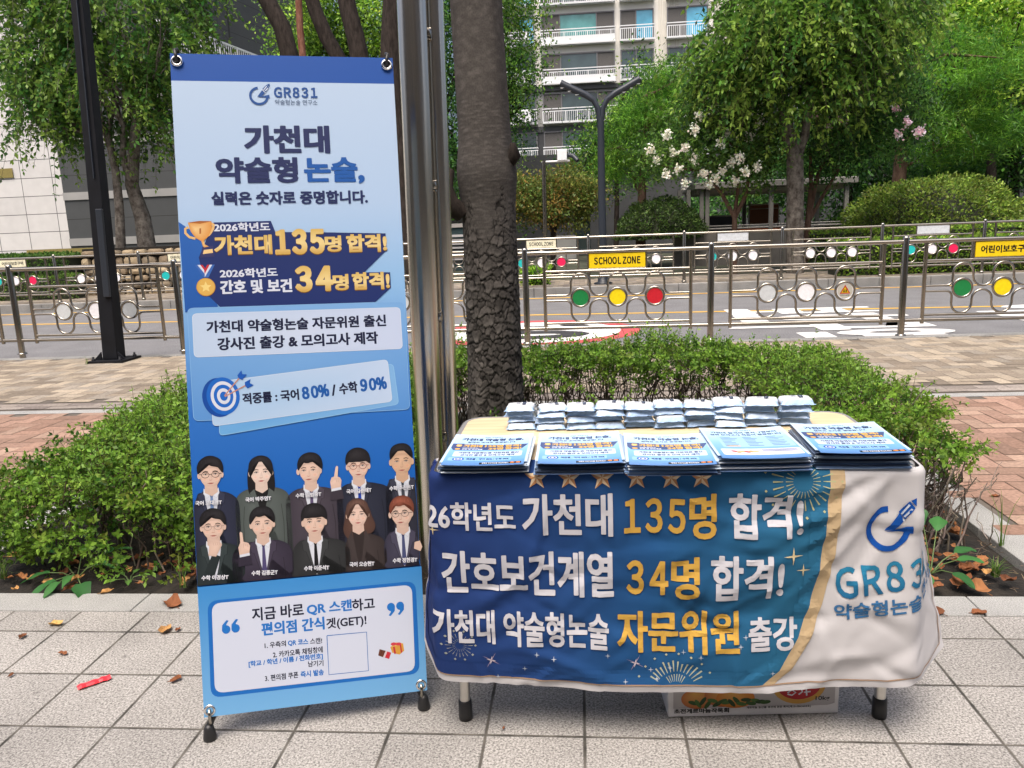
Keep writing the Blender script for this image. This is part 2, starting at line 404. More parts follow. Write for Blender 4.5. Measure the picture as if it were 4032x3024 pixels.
def sheet(name, x0, x1, y0, y1, z, mat, kind='structure'):
    mb = MB(); mb.add([(x0,y0,z),(x1,y0,z),(x1,y1,z),(x0,y1,z)], [(0,1,2,3)])
    return tag(mb.build(name, mat), kind=kind)
sheet('ground', -150, 150, -40, 260, -0.30, M['far_ground'])
# front pavement of square granite slabs
mb = MB(); mb.box(-9, 9, -6, TK, -0.2, 0.0); tag(mb.build('pavement', M['tile']), kind='structure')
# planter kerb of granite bars, real pieces with joints
mb = MB()
KX0, KX1, KYB = -2.62, 1.66, 5.62
def kerb_run(x0, x1, y0, y1, along, step=0.9, off=0.0):
    a, b = (x0, x1) if along == 'x' else (y0, y1); t = a+off
    cuts = [a]
    while t < b-0.05:
        if t > a+0.05: cuts.append(t)
        t += step
    cuts.append(b)
    for i in range(len(cuts)-1):
        p, q = cuts[i]+0.002, cuts[i+1]-0.002
        if along == 'x': mb.box(p, q, y0, y1, -0.15, 0.004)
        else: mb.box(x0, x1, p, q, -0.15, 0.004)
kerb_run(-9, 9, TK+0.003, 2.69, 'x', 1.0, 0.32)
kerb_run(KX1, KX1+0.15, 2.693, KYB+.15, 'y', 0.95, 0.62)
kerb_run(KX0-0.15, KX0, 2.693, KYB+.15, 'y', 0.95, 0.62)
kerb_run(KX0, KX1, KYB, KYB+0.15, 'x', 0.95, 0.2)
tag(mb.build('planter_kerb', M['kerb'], bevel=0.004), kind='structure')
# soil, slightly heaped, inside the planter
nx, ny = 60, 44; V = []; F = []
for j in range(ny+1):
    for i in range(nx+1):
        x = KX0+(KX1-KX0)*i/nx; y = 2.69+(KYB-2.69)*j/ny; e = min(x-KX0, KX1-x, y-2.69, KYB-y)
        V.append((x, y, -0.035+0.05*min(1, e/0.5)+rnd.uniform(-.006, .006)))
for j in range(ny):
    for i in range(nx): a = j*(nx+1)+i; F.append((a, a+1, a+nx+2, a+nx+1))
mb = MB(); mb.add(V, F, smooth=True); tag(mb.build('soil', M['soil']), kind='structure')

def pavers(name, x0, x1, y0, y1, z, cols, L=0.23, W=0.115, ang=0.0, gap=0.005, holes=(), mode='herring'):
    """single paver faces above a mortar bed"""
    V = []; C = []; ca, sa = math.cos(ang), math.sin(ang); cx, cy = (x0+x1)/2, (y0+y1)/2
    D = math.hypot(x1-x0, y1-y0)/2+1; N = int(D/W)+2; rects = []
    if mode == 'herring':
        for i in range(-N, N):
            for j in range(-N, N):
                k = (i-j) % 4
                if k == 0: rects.append((i*W, j*W, L, W))
                elif k == 3: rects.append((i*W, j*W, W, L))
    else:
        for j in range(-N, N):
            for i in range(-N, N): rects.append((i*L+(j % 2)*L/2, j*W, L, W))
    for (a, b, w, h) in rects:
        mx, my = a+w/2, b+h/2; X, Y = cx+mx*ca-my*sa, cy+mx*sa+my*ca
        if not (x0 < X < x1 and y0 < Y < y1) or any(h0 < X < h1 and g0 < Y < g1 for h0, h1, g0, g1 in holes): continue
        c = np.array(cols[rnd.randrange(len(cols))])*rnd.uniform(0.82, 1.15); dz = rnd.uniform(0, .0016); tl = rnd.uniform(-.0012, .0012)
        for (p, q) in ((a+gap/2, b+gap/2), (a+w-gap/2, b+gap/2), (a+w-gap/2, b+h-gap/2), (a+gap/2, b+h-gap/2)):
            x = cx+p*ca-q*sa; y = cy+p*sa+q*ca
            V.append((min(max(x, x0), x1), min(max(y, y0), y1), z+0.004+dz+(tl if q > b+h/2 else 0))); C.append(c)
    Fq = np.arange(len(V)).reshape(-1, 4)
    return tag(np_mesh(name, V, Fq, C, M['brick']), kind='structure')
NKY = 8.98                    # road edge of the near pavement
hole = (KX0-.15, KX1+.15, 2.5, KYB+.15)
mb = MB(); mb.box(-14, KX0-.15, 2.69, NKY, -.2, 0.0); mb.box(KX1+.15, 14, 2.69, NKY, -.2, 0.0); mb.box(KX0-.15, KX1+.15, KYB+.15, NKY, -.2, 0.0)
tag(mb.build('pavement_bed', M['mortar']), kind='structure')
red = [rgb(146, 119, 104), rgb(138, 111, 96), rgb(152, 128, 112), rgb(130, 106, 92)]
bei = [rgb(144, 134, 119), rgb(134, 123, 108), rgb(152, 141, 124), rgb(124, 114, 101), rgb(140, 132, 120)]
gry = [rgb(128, 120, 112), rgb(140, 132, 124), rgb(120, 112, 106)]
pavers('red_pavement', -12, 12, 2.693, 5.86, 0, red, holes=(hole,))
sheet('pavement_band', -12, 12, 5.865, 5.985, 0.005, M['kerb'])
pavers('grey_pavement', -12, 12, 5.99, 6.30, 0, gry, mode='run', L=.23, W=.105)
pavers('beige_pavement', -12, 12, 6.305, NKY-.16, 0, bei)
mb = MB(); x = -14
while x < 14: mb.box(x+.003, x+.997, NKY-.155, NKY, -.3, 0.012); x += 1.0
tag(mb.build('road_kerb', M['kerb_old'], bevel=.008), kind='structure')
# road and its paint
RZ = -0.10
FKY = 16.6                    # far kerb
sheet('road', -80, 80, NKY+.001, FKY, RZ, M['asphalt'])
def q_pts(pts): return [(x, y) for x, y in pts]
def mark(name, polys, mat, dz=0.004, label=None):
    mb = MB()
    for p in polys: mb.add([(x, y, RZ+dz) for x, y in p], [tuple(range(len(p)))])
    return tag(mb.build(name, mat), kind='structure')
def quadring(cx, cy, rx, ry, w0, w1, n=40, a0=0, a1=2*PI):
    o = []
    for i in range(n):
        t, u = a0+(a1-a0)*i/n, a0+(a1-a0)*(i+1)/n
        o.append([(cx+(rx-w0)*math.cos(t), cy+(ry-w1)*math.sin(t)), (cx+rx*math.cos(t), cy+ry*math.sin(t)), (cx+rx*math.cos(u), cy+ry*math.sin(u)), (cx+(rx-w0)*math.cos(u), cy+(ry-w1)*math.sin(u))])
    return o
mark('yellow_road_line', [[(-40, 16.74), (40, 9.25), (40, 9.37), (-40, 16.86)]], M['mark_yellow'])
mark('far_yellow_road_line', [[(-40, 16.15), (40, 16.15), (40, 16.27), (-40, 16.27)]], M['mark_yellow'], .008)
# painted speed-limit roundel
mark('red_road_ring', quadring(-0.69, 10.95, 1.49, 1.35, 0.27, 0.25), M['mark_red'])
mark('white_road_disc', [ellipse_pts(-0.69, 10.95, 1.22, 1.10, 40)], M['mark_white'])
def roadtext(body, x0, x1, y0, y1, bold, mat, name='road_lettering', turn=True, dz=.004):
    V, F = text_mesh(body, 0.02); a, b = V.min(0), V.max(0); t = (V-a)/(b-a); mb = MB(); k = 0
    P = np.stack([x0+t[:, 1]*(x1-x0), y1-t[:, 0]*(y1-y0)], 1) if turn else np.stack([x0+t[:, 0]*(x1-x0), y0+t[:, 1]*(y1-y0)], 1)
    for i in range(9):
        dx, dy = (bold*math.cos(i*PI/4), bold*math.sin(i*PI/4)) if i else (0, 0)
        mb.add([(x+dx, y+dy, RZ+dz+k*.0004) for x, y in P], F); k += 1
    tag(mb.build(name, mat), kind='structure')
# figures and syllables are painted for drivers heading to the right
roadtext('30', -1.45, 0.05, 10.25, 11.65, 0.05, M['mark_black'], 'road_figures', True, .008)
roadtext('보호구역', 2.0, 4.65, 9.5, 13.05, 0.035, M['mark_white'])
roadtext('어린이', 5.7, 8.3, 9.7, 12.6, 0.04, M['mark_white'])
# far pavement
FZ = 0.08
mb = MB(); x = -60
while x < 60: mb.box(x+.004, x+.996, FKY, FKY+.16, -.3, FZ+.006); x += 1.0
tag(mb.build('far_kerb', M['kerb_old'], bevel=.01), kind='structure')
mb = MB(); mb.box(-60, 60, FKY+.16, 19.2, -.3, FZ-.004); tag(mb.build('far_pavement_bed', M['mortar']), kind='structure')
pavers('far_pavement', -16, 12, FKY+.165, 19.15, FZ-.004, bei+gry, L=.23, W=.115)
sheet('garden_soil', -60, 60, 19.2, 60, FZ, M['far_ground'])

# ------------------------------------------------------------------ steel railings along both kerbs
def zsh(x): return 0.0
GREEN, YEL, RED = rgb(20, 120, 62), rgb(226, 204, 16), rgb(186, 26, 42)
GREYD, WHT, TEAL, MAG = rgb(190, 196, 200), rgb(225, 226, 232), rgb(30, 178, 176), rgb(222, 30, 84)
M['sign_yellow'] = plain('yellow_sign', rgb(226, 196, 12), rough=0.45, var=0.06, scale=12)
M['sign_worn'] = plain('worn_sign', rgb(196, 202, 206), rough=0.6, var=0.12, scale=30)
M['sign_pale'] = plain('faded_sign', rgb(222, 218, 190), rough=0.6, var=0.15, scale=14)
def discmat(c, nm): return plain(nm, c, rough=0.4, var=0.07, scale=40)
DM = {GREEN: discmat(GREEN, 'green_disc'), YEL: discmat(YEL, 'yellow_disc'), RED: discmat(RED, 'red_disc'), GREYD: discmat(GREYD, 'grey_disc'), WHT: discmat(WHT, 'white_disc'), TEAL: discmat(TEAL, 'teal_disc'), MAG: discmat(MAG, 'pink_disc')}
def arc(cx, cz, r, a0, a1, n=10): return [(cx+r*math.cos(a0+(a1-a0)*i/n), cz+r*math.sin(a0+(a1-a0)*i/n)) for i in range(n+1)]
def railing(X, Y, W, z0, slope, discs, sign, label, group, last=False, tri=False, H=1.07):
    """one bay: post at its left end, rails, frame bars, two wave tubes with three ringed discs, sign plate"""
    root = empty('railing_bay', (X, Y, z0), label, 'railing', group)
    Z = lambda z, x: z0+z+slope*(x-X)
    P = lambda x, z, dy=0: (X+x, Y+dy, Z(z, X+x))
    mp = MB()
    for px in ([0, W] if last else [0]):
        mp = MB(); mp.tube([(X+px, Y, z0-.12), P(px, H-.012), P(px, H+.004), P(px, H+.014)], [.036, .036, .031, .012], 14)
        mp.lathe([(.055, 0), (.055, .012), (.037, .02)], (X+px, Y, z0-.0), 14)
        mp.build('post', M['steel'], root)
    mr = MB()
    bar(mr, P(.03, H-.05), P(W-.03, H-.05), .024, 12); mr.build('top_rail', M['steel'], root)
    mr = MB(); bar(mr, P(.03, .17), P(W-.03, .17), .021, 12); mr.build('bottom_rail', M['steel'], root)
    a, b = .215, W-.22
    for x in (a, b):
        mr = MB(); bar(mr, P(x, .13), P(x, H-.065), .021, 10); mr.build('frame_upright', M['steel'], root)
    mr = MB(); bar(mr, P(a, H-.26), P(b, H-.26), .015, 10); mr.build('middle_rail', M['steel'], root)
    mr = MB(); bar(mr, P(a, .225), P(b, .225), .015, 10); mr.build('middle_rail', M['steel'], root)
    xs = [W/2-.415, W/2, W/2+.415]; r = .105; zt, zb, zm = H-.29-.105, .24+.105, (H-.29+.24)/2
    for sgn in (1, -1):
        pts = [(a, zm+.03*sgn), (xs[0]-r-.06, zm+.03*sgn)]
        top = zt if sgn > 0 else zb
        def fil(cx, dirx):  # quarter fillet between the level bar and the loop's side
            return [(cx+dirx*.06*(1-math.sin(t)), zm+sgn*(.03+.06*(1-math.cos(t)))) for t in [i*PI/8 for i in range(1, 5)]]
        pts += [(xs[0]-r-.06+.06*math.sin(t), zm+sgn*(.03+.06*(1-math.cos(t)))) for t in [i*PI/8 for i in range(1, 5)]]
        for i, cx in enumerate(xs):
            aa = arc(cx, top, r, PI, 0, 14) if sgn > 0 else arc(cx, top, r, -PI, 0, 14)
            pts += aa
            if i < 2:
                cm = (cx+xs[i+1])/2; rr = (xs[i+1]-cx)/2-r
                pts += [(cm+rr*math.cos(t), zm+sgn*(.02+rr-rr*abs(math.sin(t)))) for t in [PI-j*PI/8 for j in range(0, 9)]]
        pts += [(xs[2]+r+.06-.06*math.sin(t), zm+sgn*(.03+.06*(1-math.cos(t)))) for t in [PI/2-i*PI/8 for i in range(0, 4)]]
        pts += [(xs[2]+r+.06, zm+.03*sgn), (b, zm+.03*sgn)]
        mw = MB(); mw.tube([P(x, z) for x, z in pts], .0128, 8); mw.build('wave_bar', M['steel'], root)
    for cx, c in zip(xs, discs):
        mg = MB(); mg.tube([P(cx+.1*math.cos(t), zm+.1*math.sin(t)) for t in [2*PI*i/28 for i in range(28)]], .0145, 8, closed=True)
        ring = mg.build('ring', M['steel'], root)
        md = MB(); md.disc(P(cx, zm), (0, -1, 0), .088, .012, 28); md.build('disc', DM[c], ring)
    if tri:
        pr = Print(); cx = xs[2]
        wt = rgb(214, 212, 200)
        pr.poly(ellipse_pts(0, 0, .082, .082), wt, 0)
        pr.poly([(-.058, .032), (.058, .032), (0, -.066)], rgb(200, 30, 30), 1)
        pr.poly([(-.040, .022), (.040, .022), (0, -.046)], rgb(235, 196, 30), 2)
        for s_ in (-.011, .012):
            pr.poly(ellipse_pts(s_, -.014, .0045, .0045, 8), (.01, .01, .01), 3)
            pr.poly([(s_-.005, -.009), (s_+.005, -.009), (s_+.008, .018), (s_+.003, .018), (s_, .004), (s_-.004, .018), (s_-.009, .018)], (.01, .01, .01), 3)
        pr.text('어린이보호', -.05, .040, .05, .055, (.02, .02, .02), 1, bold=.02)
        bz = P(cx, zm)
        pr.build('warning_triangle', lambda u, v, z: np.stack([bz[0]+u, np.full_like(u, bz[1]-.0065)-z, bz[2]-v], 1), M['print'], ring)
    if sign:
        body, sm, col = sign
        mg = MB(); x0, x1 = W/2-.31, W/2+.31; zc = H-.155; hh = .078
        mg.add([P(x0, zc-hh, -.012), P(x1, zc-hh, -.012), P(x1, zc+hh, -.012), P(x0, zc+hh, -.012), P(x0, zc-hh, .012), P(x1, zc-hh, .012), P(x1, zc+hh, .012), P(x0, zc+hh, .012)],
               [(0,1,2,3), (7,6,5,4), (0,4,5,1), (1,5,6,2), (2,6,7,3), (3,7,4,0)])
        sg = mg.build('sign_plate', M[sm], root)
        mg = MB(); e = .012
        for p, q_ in ((P(x0-e, zc-hh-e), P(x0-e, zc+hh+e)), (P(x1+e, zc-hh-e), P(x1+e, zc+hh+e)), (P(x0-e, zc-hh-e), P(x1+e, zc-hh-e)), (P(x0-e, zc+hh+e), P(x1+e, zc+hh+e))): bar(mg, p, q_, .012, 6)
        mg.build('sign_frame', M['steel'], sg)
        if body:
            pr = Print(); pr.text(body, -.255, -.04, .255, .04, col, 1, bold=.035)
            c0 = P(W/2, zc, -.0125)
            pr.build('sign_lettering', lambda u, v, z: np.stack([c0[0]+u, np.full_like(u, c0[1])-z, c0[2]-v+slope*u], 1), M['print'], sg)
    return root
INK = (.012, .012, .014)
NW, NX, NY_, NS = 2.06, -0.63, 8.95, -0.0045
def nz(x): return 0.03-0.0045*(x+.63)
near = {-5: ((GREYD,)*3, None, 'near kerb railing bay at the left edge of the photo, only its last frame bar showing'),
        -4: ((GREYD, GREYD, WHT)[0:3], None, None), }
G1 = 'steel railing bays along the near kerb'
bays = [(-5, (GREEN, YEL, RED), None, 'polished steel railing bay on the near kerb, cut off by the left picture edge'),
        (-4, (GREYD, WHT, GREYD), None, 'polished steel near kerb railing bay with pale discs, behind the black lamp post'),
        (-3, (GREEN, YEL, RED), None, 'polished steel near kerb railing bay mostly hidden behind the tall blue banner'),
        (-2, (GREYD, WHT, GREYD), None, 'polished steel near kerb railing bay with white discs behind the dark tree trunk'),
        (-1, (GREEN, YEL, RED), ('SCHOOL ZONE', 'sign_yellow', INK), 'steel railing bay with yellow SCHOOL ZONE plate and green, yellow and red discs'),
        (0, (GREYD, WHT, WHT), None, 'polished steel railing bay with grey discs and a red warning triangle'),
        (1, (GREEN, YEL, RED), ('어린이보호구역', 'sign_yellow', INK), 'steel railing bay with yellow Korean child zone plate at the right edge')]
for k, d, sg, lb in bays:
    x = NX+NW*(k+1); railing(x, NY_, NW, nz(x), NS, d, sg, lb, G1, tri=(k == 0))
G2 = 'steel railing bays along the far kerb'
FWd, FX = 1.985, 0.16
KOR = ('어린이보호구역', 'sign_pale', rgb(90, 90, 84)); BL = ('', 'sign_worn', INK)
far = [(-7, (TEAL, WHT, MAG), KOR, 'far kerb railing bay with worn Korean plate in front of the low clipped hedge'),
       (-6, (WHT,)*3, None, 'far kerb railing bay with three white discs, seen behind the black lamp post'),
       (-5, (TEAL, WHT, MAG), KOR, 'far kerb railing bay in front of the stone wall, its teal disc beside the banner'),
       (-2, (WHT,)*3, None, 'far kerb railing bay with white discs beside the dark tree trunk'),
       (-1, (TEAL, WHT, MAG), ('SCHOOL ZONE', 'sign_pale', rgb(90, 90, 84)), 'far kerb railing bay with a faded SCHOOL ZONE plate'),
       (0, (WHT,)*3, None, 'far kerb railing bay with white discs directly behind the yellow SCHOOL ZONE plate'),
       (1, (TEAL, WHT, WHT), BL, 'far kerb railing bay with blank plate, in front of the open shelter'),
       (2, (WHT,)*3, None, 'far kerb railing bay with three white discs below the shelter end'),
       (3, (TEAL, WHT, MAG), BL, 'far kerb railing bay with blank plate below the big round bush'),
       (4, (WHT,)*3, None, 'far kerb railing bay ending at the right picture edge')]
for k, d, sg, lb in far:
    x = FX+FWd*k; railing(x, 16.9, FWd, FZ+.03, -.002, d, sg, lb, G2, last=(k == 4), H=1.04)

# ------------------------------------------------------------------ poles and lamps
root = empty('lamp_post', (-5.42, 8.6, 0), 'tall matt black lamp post with bolted foot at the near kerb', 'lamp post')
mb = MB(); lean = lambda z: (-5.42+0.042*z, 8.6, z)
def sqtube(mb, path, w, d):
    vs = []; fs = []
    for (x, y, z), s_ in path:
        vs += [(x-w*s_, y-d*s_, z), (x+w*s_, y-d*s_, z), (x+w*s_, y+d*s_, z), (x-w*s_, y+d*s_, z)]
    k = len(path)
    for i in range(k-1):
        for j in range(4): fs.append((i*4+j, i*4+(j+1) % 4, i*4+4+(j+1) % 4, i*4+4+j))
    fs.append((3, 2, 1, 0)); fs.append(tuple(range((k-1)*4, k*4))); mb.add(vs, fs)
sqtube(mb, [(lean(0.03), 1), (lean(1.7), .88), (lean(4.9), .70)], .09, .09); mb.build('shaft', M['black_paint'], root, bevel=.012)
mb = MB(); mb.box(-5.63, -5.21, 8.40, 8.80, 0.004, 0.03); 
for bx in (-5.58, -5.26):
    for by in (8.45, 8.75): mb.lathe([(.022, .03), (.022, .05), (.012, .05), (.012, .075), (0, .075)], (bx, by, 0), 8)
for sx in (-1, 1): mb.add([(-5.42+sx*.1, 8.51, .03), (-5.42+sx*.19, 8.51, .03), (-5.42+sx*.1, 8.51, .12), (-5.42+sx*.1, 8.53, .03), (-5.42+sx*.19, 8.53, .03), (-5.42+sx*.1, 8.53, .12)], [(0,1,2),(5,4,3),(0,3,4,1),(1,4,5,2),(2,5,3,0)])
mb.build('foot_plate', M['black_paint'], root)
mb = MB(); sqtube(mb, [((lean(z)[0]+.015*0+.05, 8.6-.105*(1-.04*z), z), 1) for z in (.75, 1.2, 1.72)], .036, .02); mb.build('door_cover', M['navy_paint'], root, bevel=.006)
mb = MB(); sqtube(mb, [((lean(z)[0]+.02, 8.515, z), 1) for z in (2.05, 4.9)], .006, .012); mb.build('seam', M['navy_paint'], root)

root = empty('steel_mast', (-0.60, 2.85, 0), 'polished stainless twin tube mast standing in the planter behind banner', 'steel mast')
mb = MB(); mb.tube([(-.597+.019*z, 2.85, z) for z in [-.06+i*.25 for i in range(14)]], .0515, 28); mb.build('main_tube', M['steel_pole'], root)
mb = MB(); mb.tube([(-.533+.018*z, 2.915, z) for z in [-.06+i*.25 for i in range(14)]], .038, 24); mb.build('side_tube', M['steel_pole'], root)
for z in (.56, 1.02, 1.49, 2.0):
    mb = MB(); xz = -.545+.019*z; mb.box(xz-.012, xz+.010, 2.865, 2.888, z-.02, z+.02); mb.lathe([(.009, -.012), (.012, 0), (.009, .012)], (xz, 2.858, z), 8); mb.build('weld_bracket', M['steel'], root, bevel=.004)

# slim Y-shaped lamp across the road
LX, LY = 0.47, 17.35
root = empty('street_lamp', (LX, LY, FZ), 'slim dark grey street lamp with two arms forming a Y', 'street lamp')
mb = MB(); mb.tube([(LX, LY, FZ), (LX, LY, 1.1), (LX, LY, 3.55)], [.10, .085, .07], 14); mb.lathe([(.2, 0), (.2, .03), (.12, .05), (.105, .2)], (LX, LY, FZ), 14); mb.build('shaft', M['navy_paint'], root)
for s_ in (-1, 1):
    mb = MB(); mb.tube([(LX+s_*.03, LY, 3.5), (LX+s_*.05, LY, 3.72), (LX+s_*.14, LY, 3.90), (LX+s_*.32, LY, 4.02), (LX+s_*.55, LY, 4.13), (LX+s_*.82, LY, 4.27)], [.055, .055, .06, .068, .072, .072], 12); arm = mb.build('lamp_arm', M['navy_paint'], root)
    for t in (.3, .6, .9):
        mb = MB(); x, z = .32+.5*t, 4.02+.25*t-.07; mb.box(LX+s_*x-.05, LX+s_*x+.05, LY-.04, LY+.04, z-.008, z); mb.build('led_panel', M['white_metal'], arm)
# camera pole
px = at(1177, 520, 18.6)
root = empty('camera_pole', (px[0], 18.6, FZ), 'thin grey steel pole with a surveillance camera box on its arm', 'camera pole')
mb = MB(); bar(mb, (px[0], 18.6, FZ), (px[0]+.03, 18.6, 2.83), .05, 12); mb.build('shaft', M['steel'], root)
mb = MB(); bar(mb, (px[0]-.02, 18.6, 2.80), (px[0]+.62, 18.6, 2.80), .022, 8); mb.build('arm', M['white_metal'], root)
mb = MB(); mb.box(px[0]+.34, px[0]+.56, 18.5, 18.72, 2.80, 3.05); mb.build('junction_box', M['white_metal'], root, bevel=.02)
mb = MB(); mb.tube([(px[0]+.56, 18.6, 2.93), (px[0]+.70, 18.55, 2.9), (px[0]+.80, 18.45, 2.78)], [.045, .055, .05], 10); mb.build('camera_head', M['navy_paint'], root)

# ------------------------------------------------------------------ buildings
M['render_white'] = plain('cream_facade', (0.76, 0.74, 0.68), rough=0.85, var=0.07, scale=0.6)
M['render_rib'] = plain('ribbed_facade', (0.68, 0.65, 0.57), rough=0.85, var=0.05, scale=0.8)
M['stone_dark'] = plain('dark_cladding', (0.045, 0.047, 0.05), rough=0.6, var=0.25, scale=1.2)
M['stone_mid'] = plain('grey_cladding', (0.30, 0.30, 0.29), rough=0.7, var=0.12, scale=1.0)
M['frame_grey'] = plain('window_frame_grey', (0.13, 0.13, 0.135), rough=0.5)
def glass(name, c): 
    m = plain(name, c, rough=0.06, spec=0.8, var=0.45, scale=0.5); return m
M['glass_teal'] = glass('teal_glass', (0.10, 0.32, 0.31)); M['glass_dark'] = glass('dark_glass', (0.04, 0.065, 0.07)); M['glass_blue'] = glass('blue_glass', (0.09, 0.36, 0.52)); M['glass_grey'] = plain('insect_screen', (0.10, 0.095, 0.09), rough=0.8, var=.15)
BY = 62.0
def bx(x): return at(x, 120, BY)[0]
def bz(y): return at(1250, y, BY)[2]
root = empty('apartment_building', (3, BY, 0), 'cream apartment block with white balcony rails and dark stone lower floors', 'building')
wall_x0, wall_x1 = bx(1040), bx(2300)
floors = [(-28, 92), (66, 180), (178, 258), (244, 350)]
def fz(i): return bz(96)+(2-i)*2.74     # floor line of storey i, 0 topmost
mb = MB(); mb.box(wall_x0, wall_x1, BY, BY+9, fz(3)-.24, fz(0)+7); mb.build('upper_wall', M['render_white'], root)
mb = MB(); mb.box(wall_x0, wall_x1, BY-.06, BY+9, -1, fz(3)-.25); mb.build('lower_wall', M['stone_dark'], root)
mb = MB(); mb.box(bx(1040), bx(1660), BY-.11, BY-.062, fz(4)-.2, fz(3)-.46); mb.build('grey_storey_wall', M['stone_mid'], root)
mb = MB(); mb.box(wall_x0-.2, wall_x1, BY-.35, BY-.06, fz(3)-.45, fz(3)-.15); mb.build('cornice', M['stone_dark'], root)
mb = MB()
for k in range(9): mb.box(bx(1422)+k*.17, bx(1422)+k*.17+.1, BY-.08, BY-.002, fz(3)-.1, fz(0)+6)
mb.build('pilaster', M['render_rib'], root)
mb = MB()
for k in range(22): mb.box(bx(1545)+k*.2, bx(1545)+k*.2+.12, BY-.08, BY-.002, fz(3)-.1, fz(0)+6)
mb.build('pilaster', M['render_rib'], root)
mb = MB()
mb.box(bx(1040), bx(1660), BY-.16, BY-.112, fz(4)-.62, fz(4)-.22); mb.build('floor_band', M['stone_dark'], root)
bays_ = [(1092, 1156, 'l'), (1170, 1328, 'w'), (1340, 1412, 's'), (1440, 1528, 's'), (1680, 1760, 's'), (1840, 1960, 'w'), (2010, 2100, 's')]
for f in range(-1, 6):
    z0 = fz(f)
    for bi, (a, b, t) in enumerate(bays_):
        x0, x1 = bx(a), bx(b); zb, zt = z0+.05, z0+2.15
        fr = MB(); e = .09; y0 = BY-.05-(.08 if f > 2 else 0)
        fr.box(x0, x1, y0-.12, y0, zt-e, zt); fr.box(x0, x1, y0-.12, y0, zb, zb+e)
        cuts = [x0, x0+(x1-x0)*.25, x0+(x1-x0)*.75, x1] if t == 'w' else [x0, x0+(x1-x0)*.45, x1]
        for c in cuts: fr.box(min(c, x1-e), min(c, x1-e)+e, y0-.115, y0, zb+e, zt-e)
        w = fr.build('window', M['frame_grey'], root)
        for i in range(len(cuts)-1):
            mm = ('glass_grey', ('glass_teal', 'glass_teal', 'glass_dark')[(f+1) % 3] if f < 3 else 'glass_dark', 'glass_grey')[i] if t == 'w' else (('glass_grey', 'glass_blue')[i] if f < 3 else 'glass_dark')
            pn = MB(); pn.box(cuts[i]+e, cuts[i+1]-(e if i == len(cuts)-2 else 0), y0-.05, y0-.02, zb+e, zt-e); pn.build('pane', M[mm], w)
        rl = MB(); yb = y0-.55; hz = 1.0
        rl.box(x0-.05, x1+.05, yb-.03, yb+.03, z0+hz-.06, z0+hz); rl.box(x0-.05, x1+.05, yb-.025, yb+.025, z0+hz-.24, z0+hz-.19); rl.box(x0-.05, x1+.05, yb-.025, yb+.025, z0, z0+.06)
        n_ = max(4, int((x1-x0)/.14))
        for k in range(n_+1): xx = x0+(x1-x0)*k/n_; th = .035 if k % 6 == 0 else .014; rl.box(xx-th, xx+th, yb-.02, yb+.02, z0+.06, z0+hz-.19)
        for sx in (x0-.05, x1+.01): rl.box(sx, sx+.04, yb+.03, y0, z0+hz-.06, z0+hz)
        rl.box(x0-.05, x1+.05, yb-.02, y0, z0-.06, z0-.005)
        if t == 'w' and f in (2, 3): rl.box(x0, x1, yb+.021, yb+.03, z0+.06, z0+.5)
        rl.build('balcony_rail', M['white_metal'], root)
    if f in (0, 2, 3, 4):
        ac = empty('air_conditioner', (bx(1128), BY-1, z0), ('white air conditioner unit on the %s balcony left of the wide windows' % {0: 'uppermost', 2: 'second highest', 3: 'third highest', 4: 'lowest'}[f]), 'air conditioner', 'air conditioners on balconies')
        m_ = MB(); xx = bx(1112); zz = z0+(.9 if f == 0 else .05); m_.box(xx, xx+1.15, BY-1.1, BY-.75, zz, zz+.85); m_.build('casing', M['white_metal'], ac, bevel=.03)
        m_ = MB(); m_.tube([(xx+.4+.3*math.cos(t), BY-1.11, zz+.43+.3*math.sin(t)) for t in [2*PI*i/16 for i in range(16)]], .03, 6, closed=True); m_.disc((xx+.4, BY-1.105, zz+.43), (0, -1, 0), .1, .03, 10); m_.build('fan_guard', M['frame_grey'], ac)
mb = MB(); mb.tube([(bx(1150), BY-1.0, fz(-1)), (bx(1156), BY-1.0, fz(0)+1.2), (bx(1158), BY-1, fz(0)+.3), (bx(1153), BY-1, fz(1)+.9)], .07, 6); mb.build('drain_pipe', M['white_metal'], root)

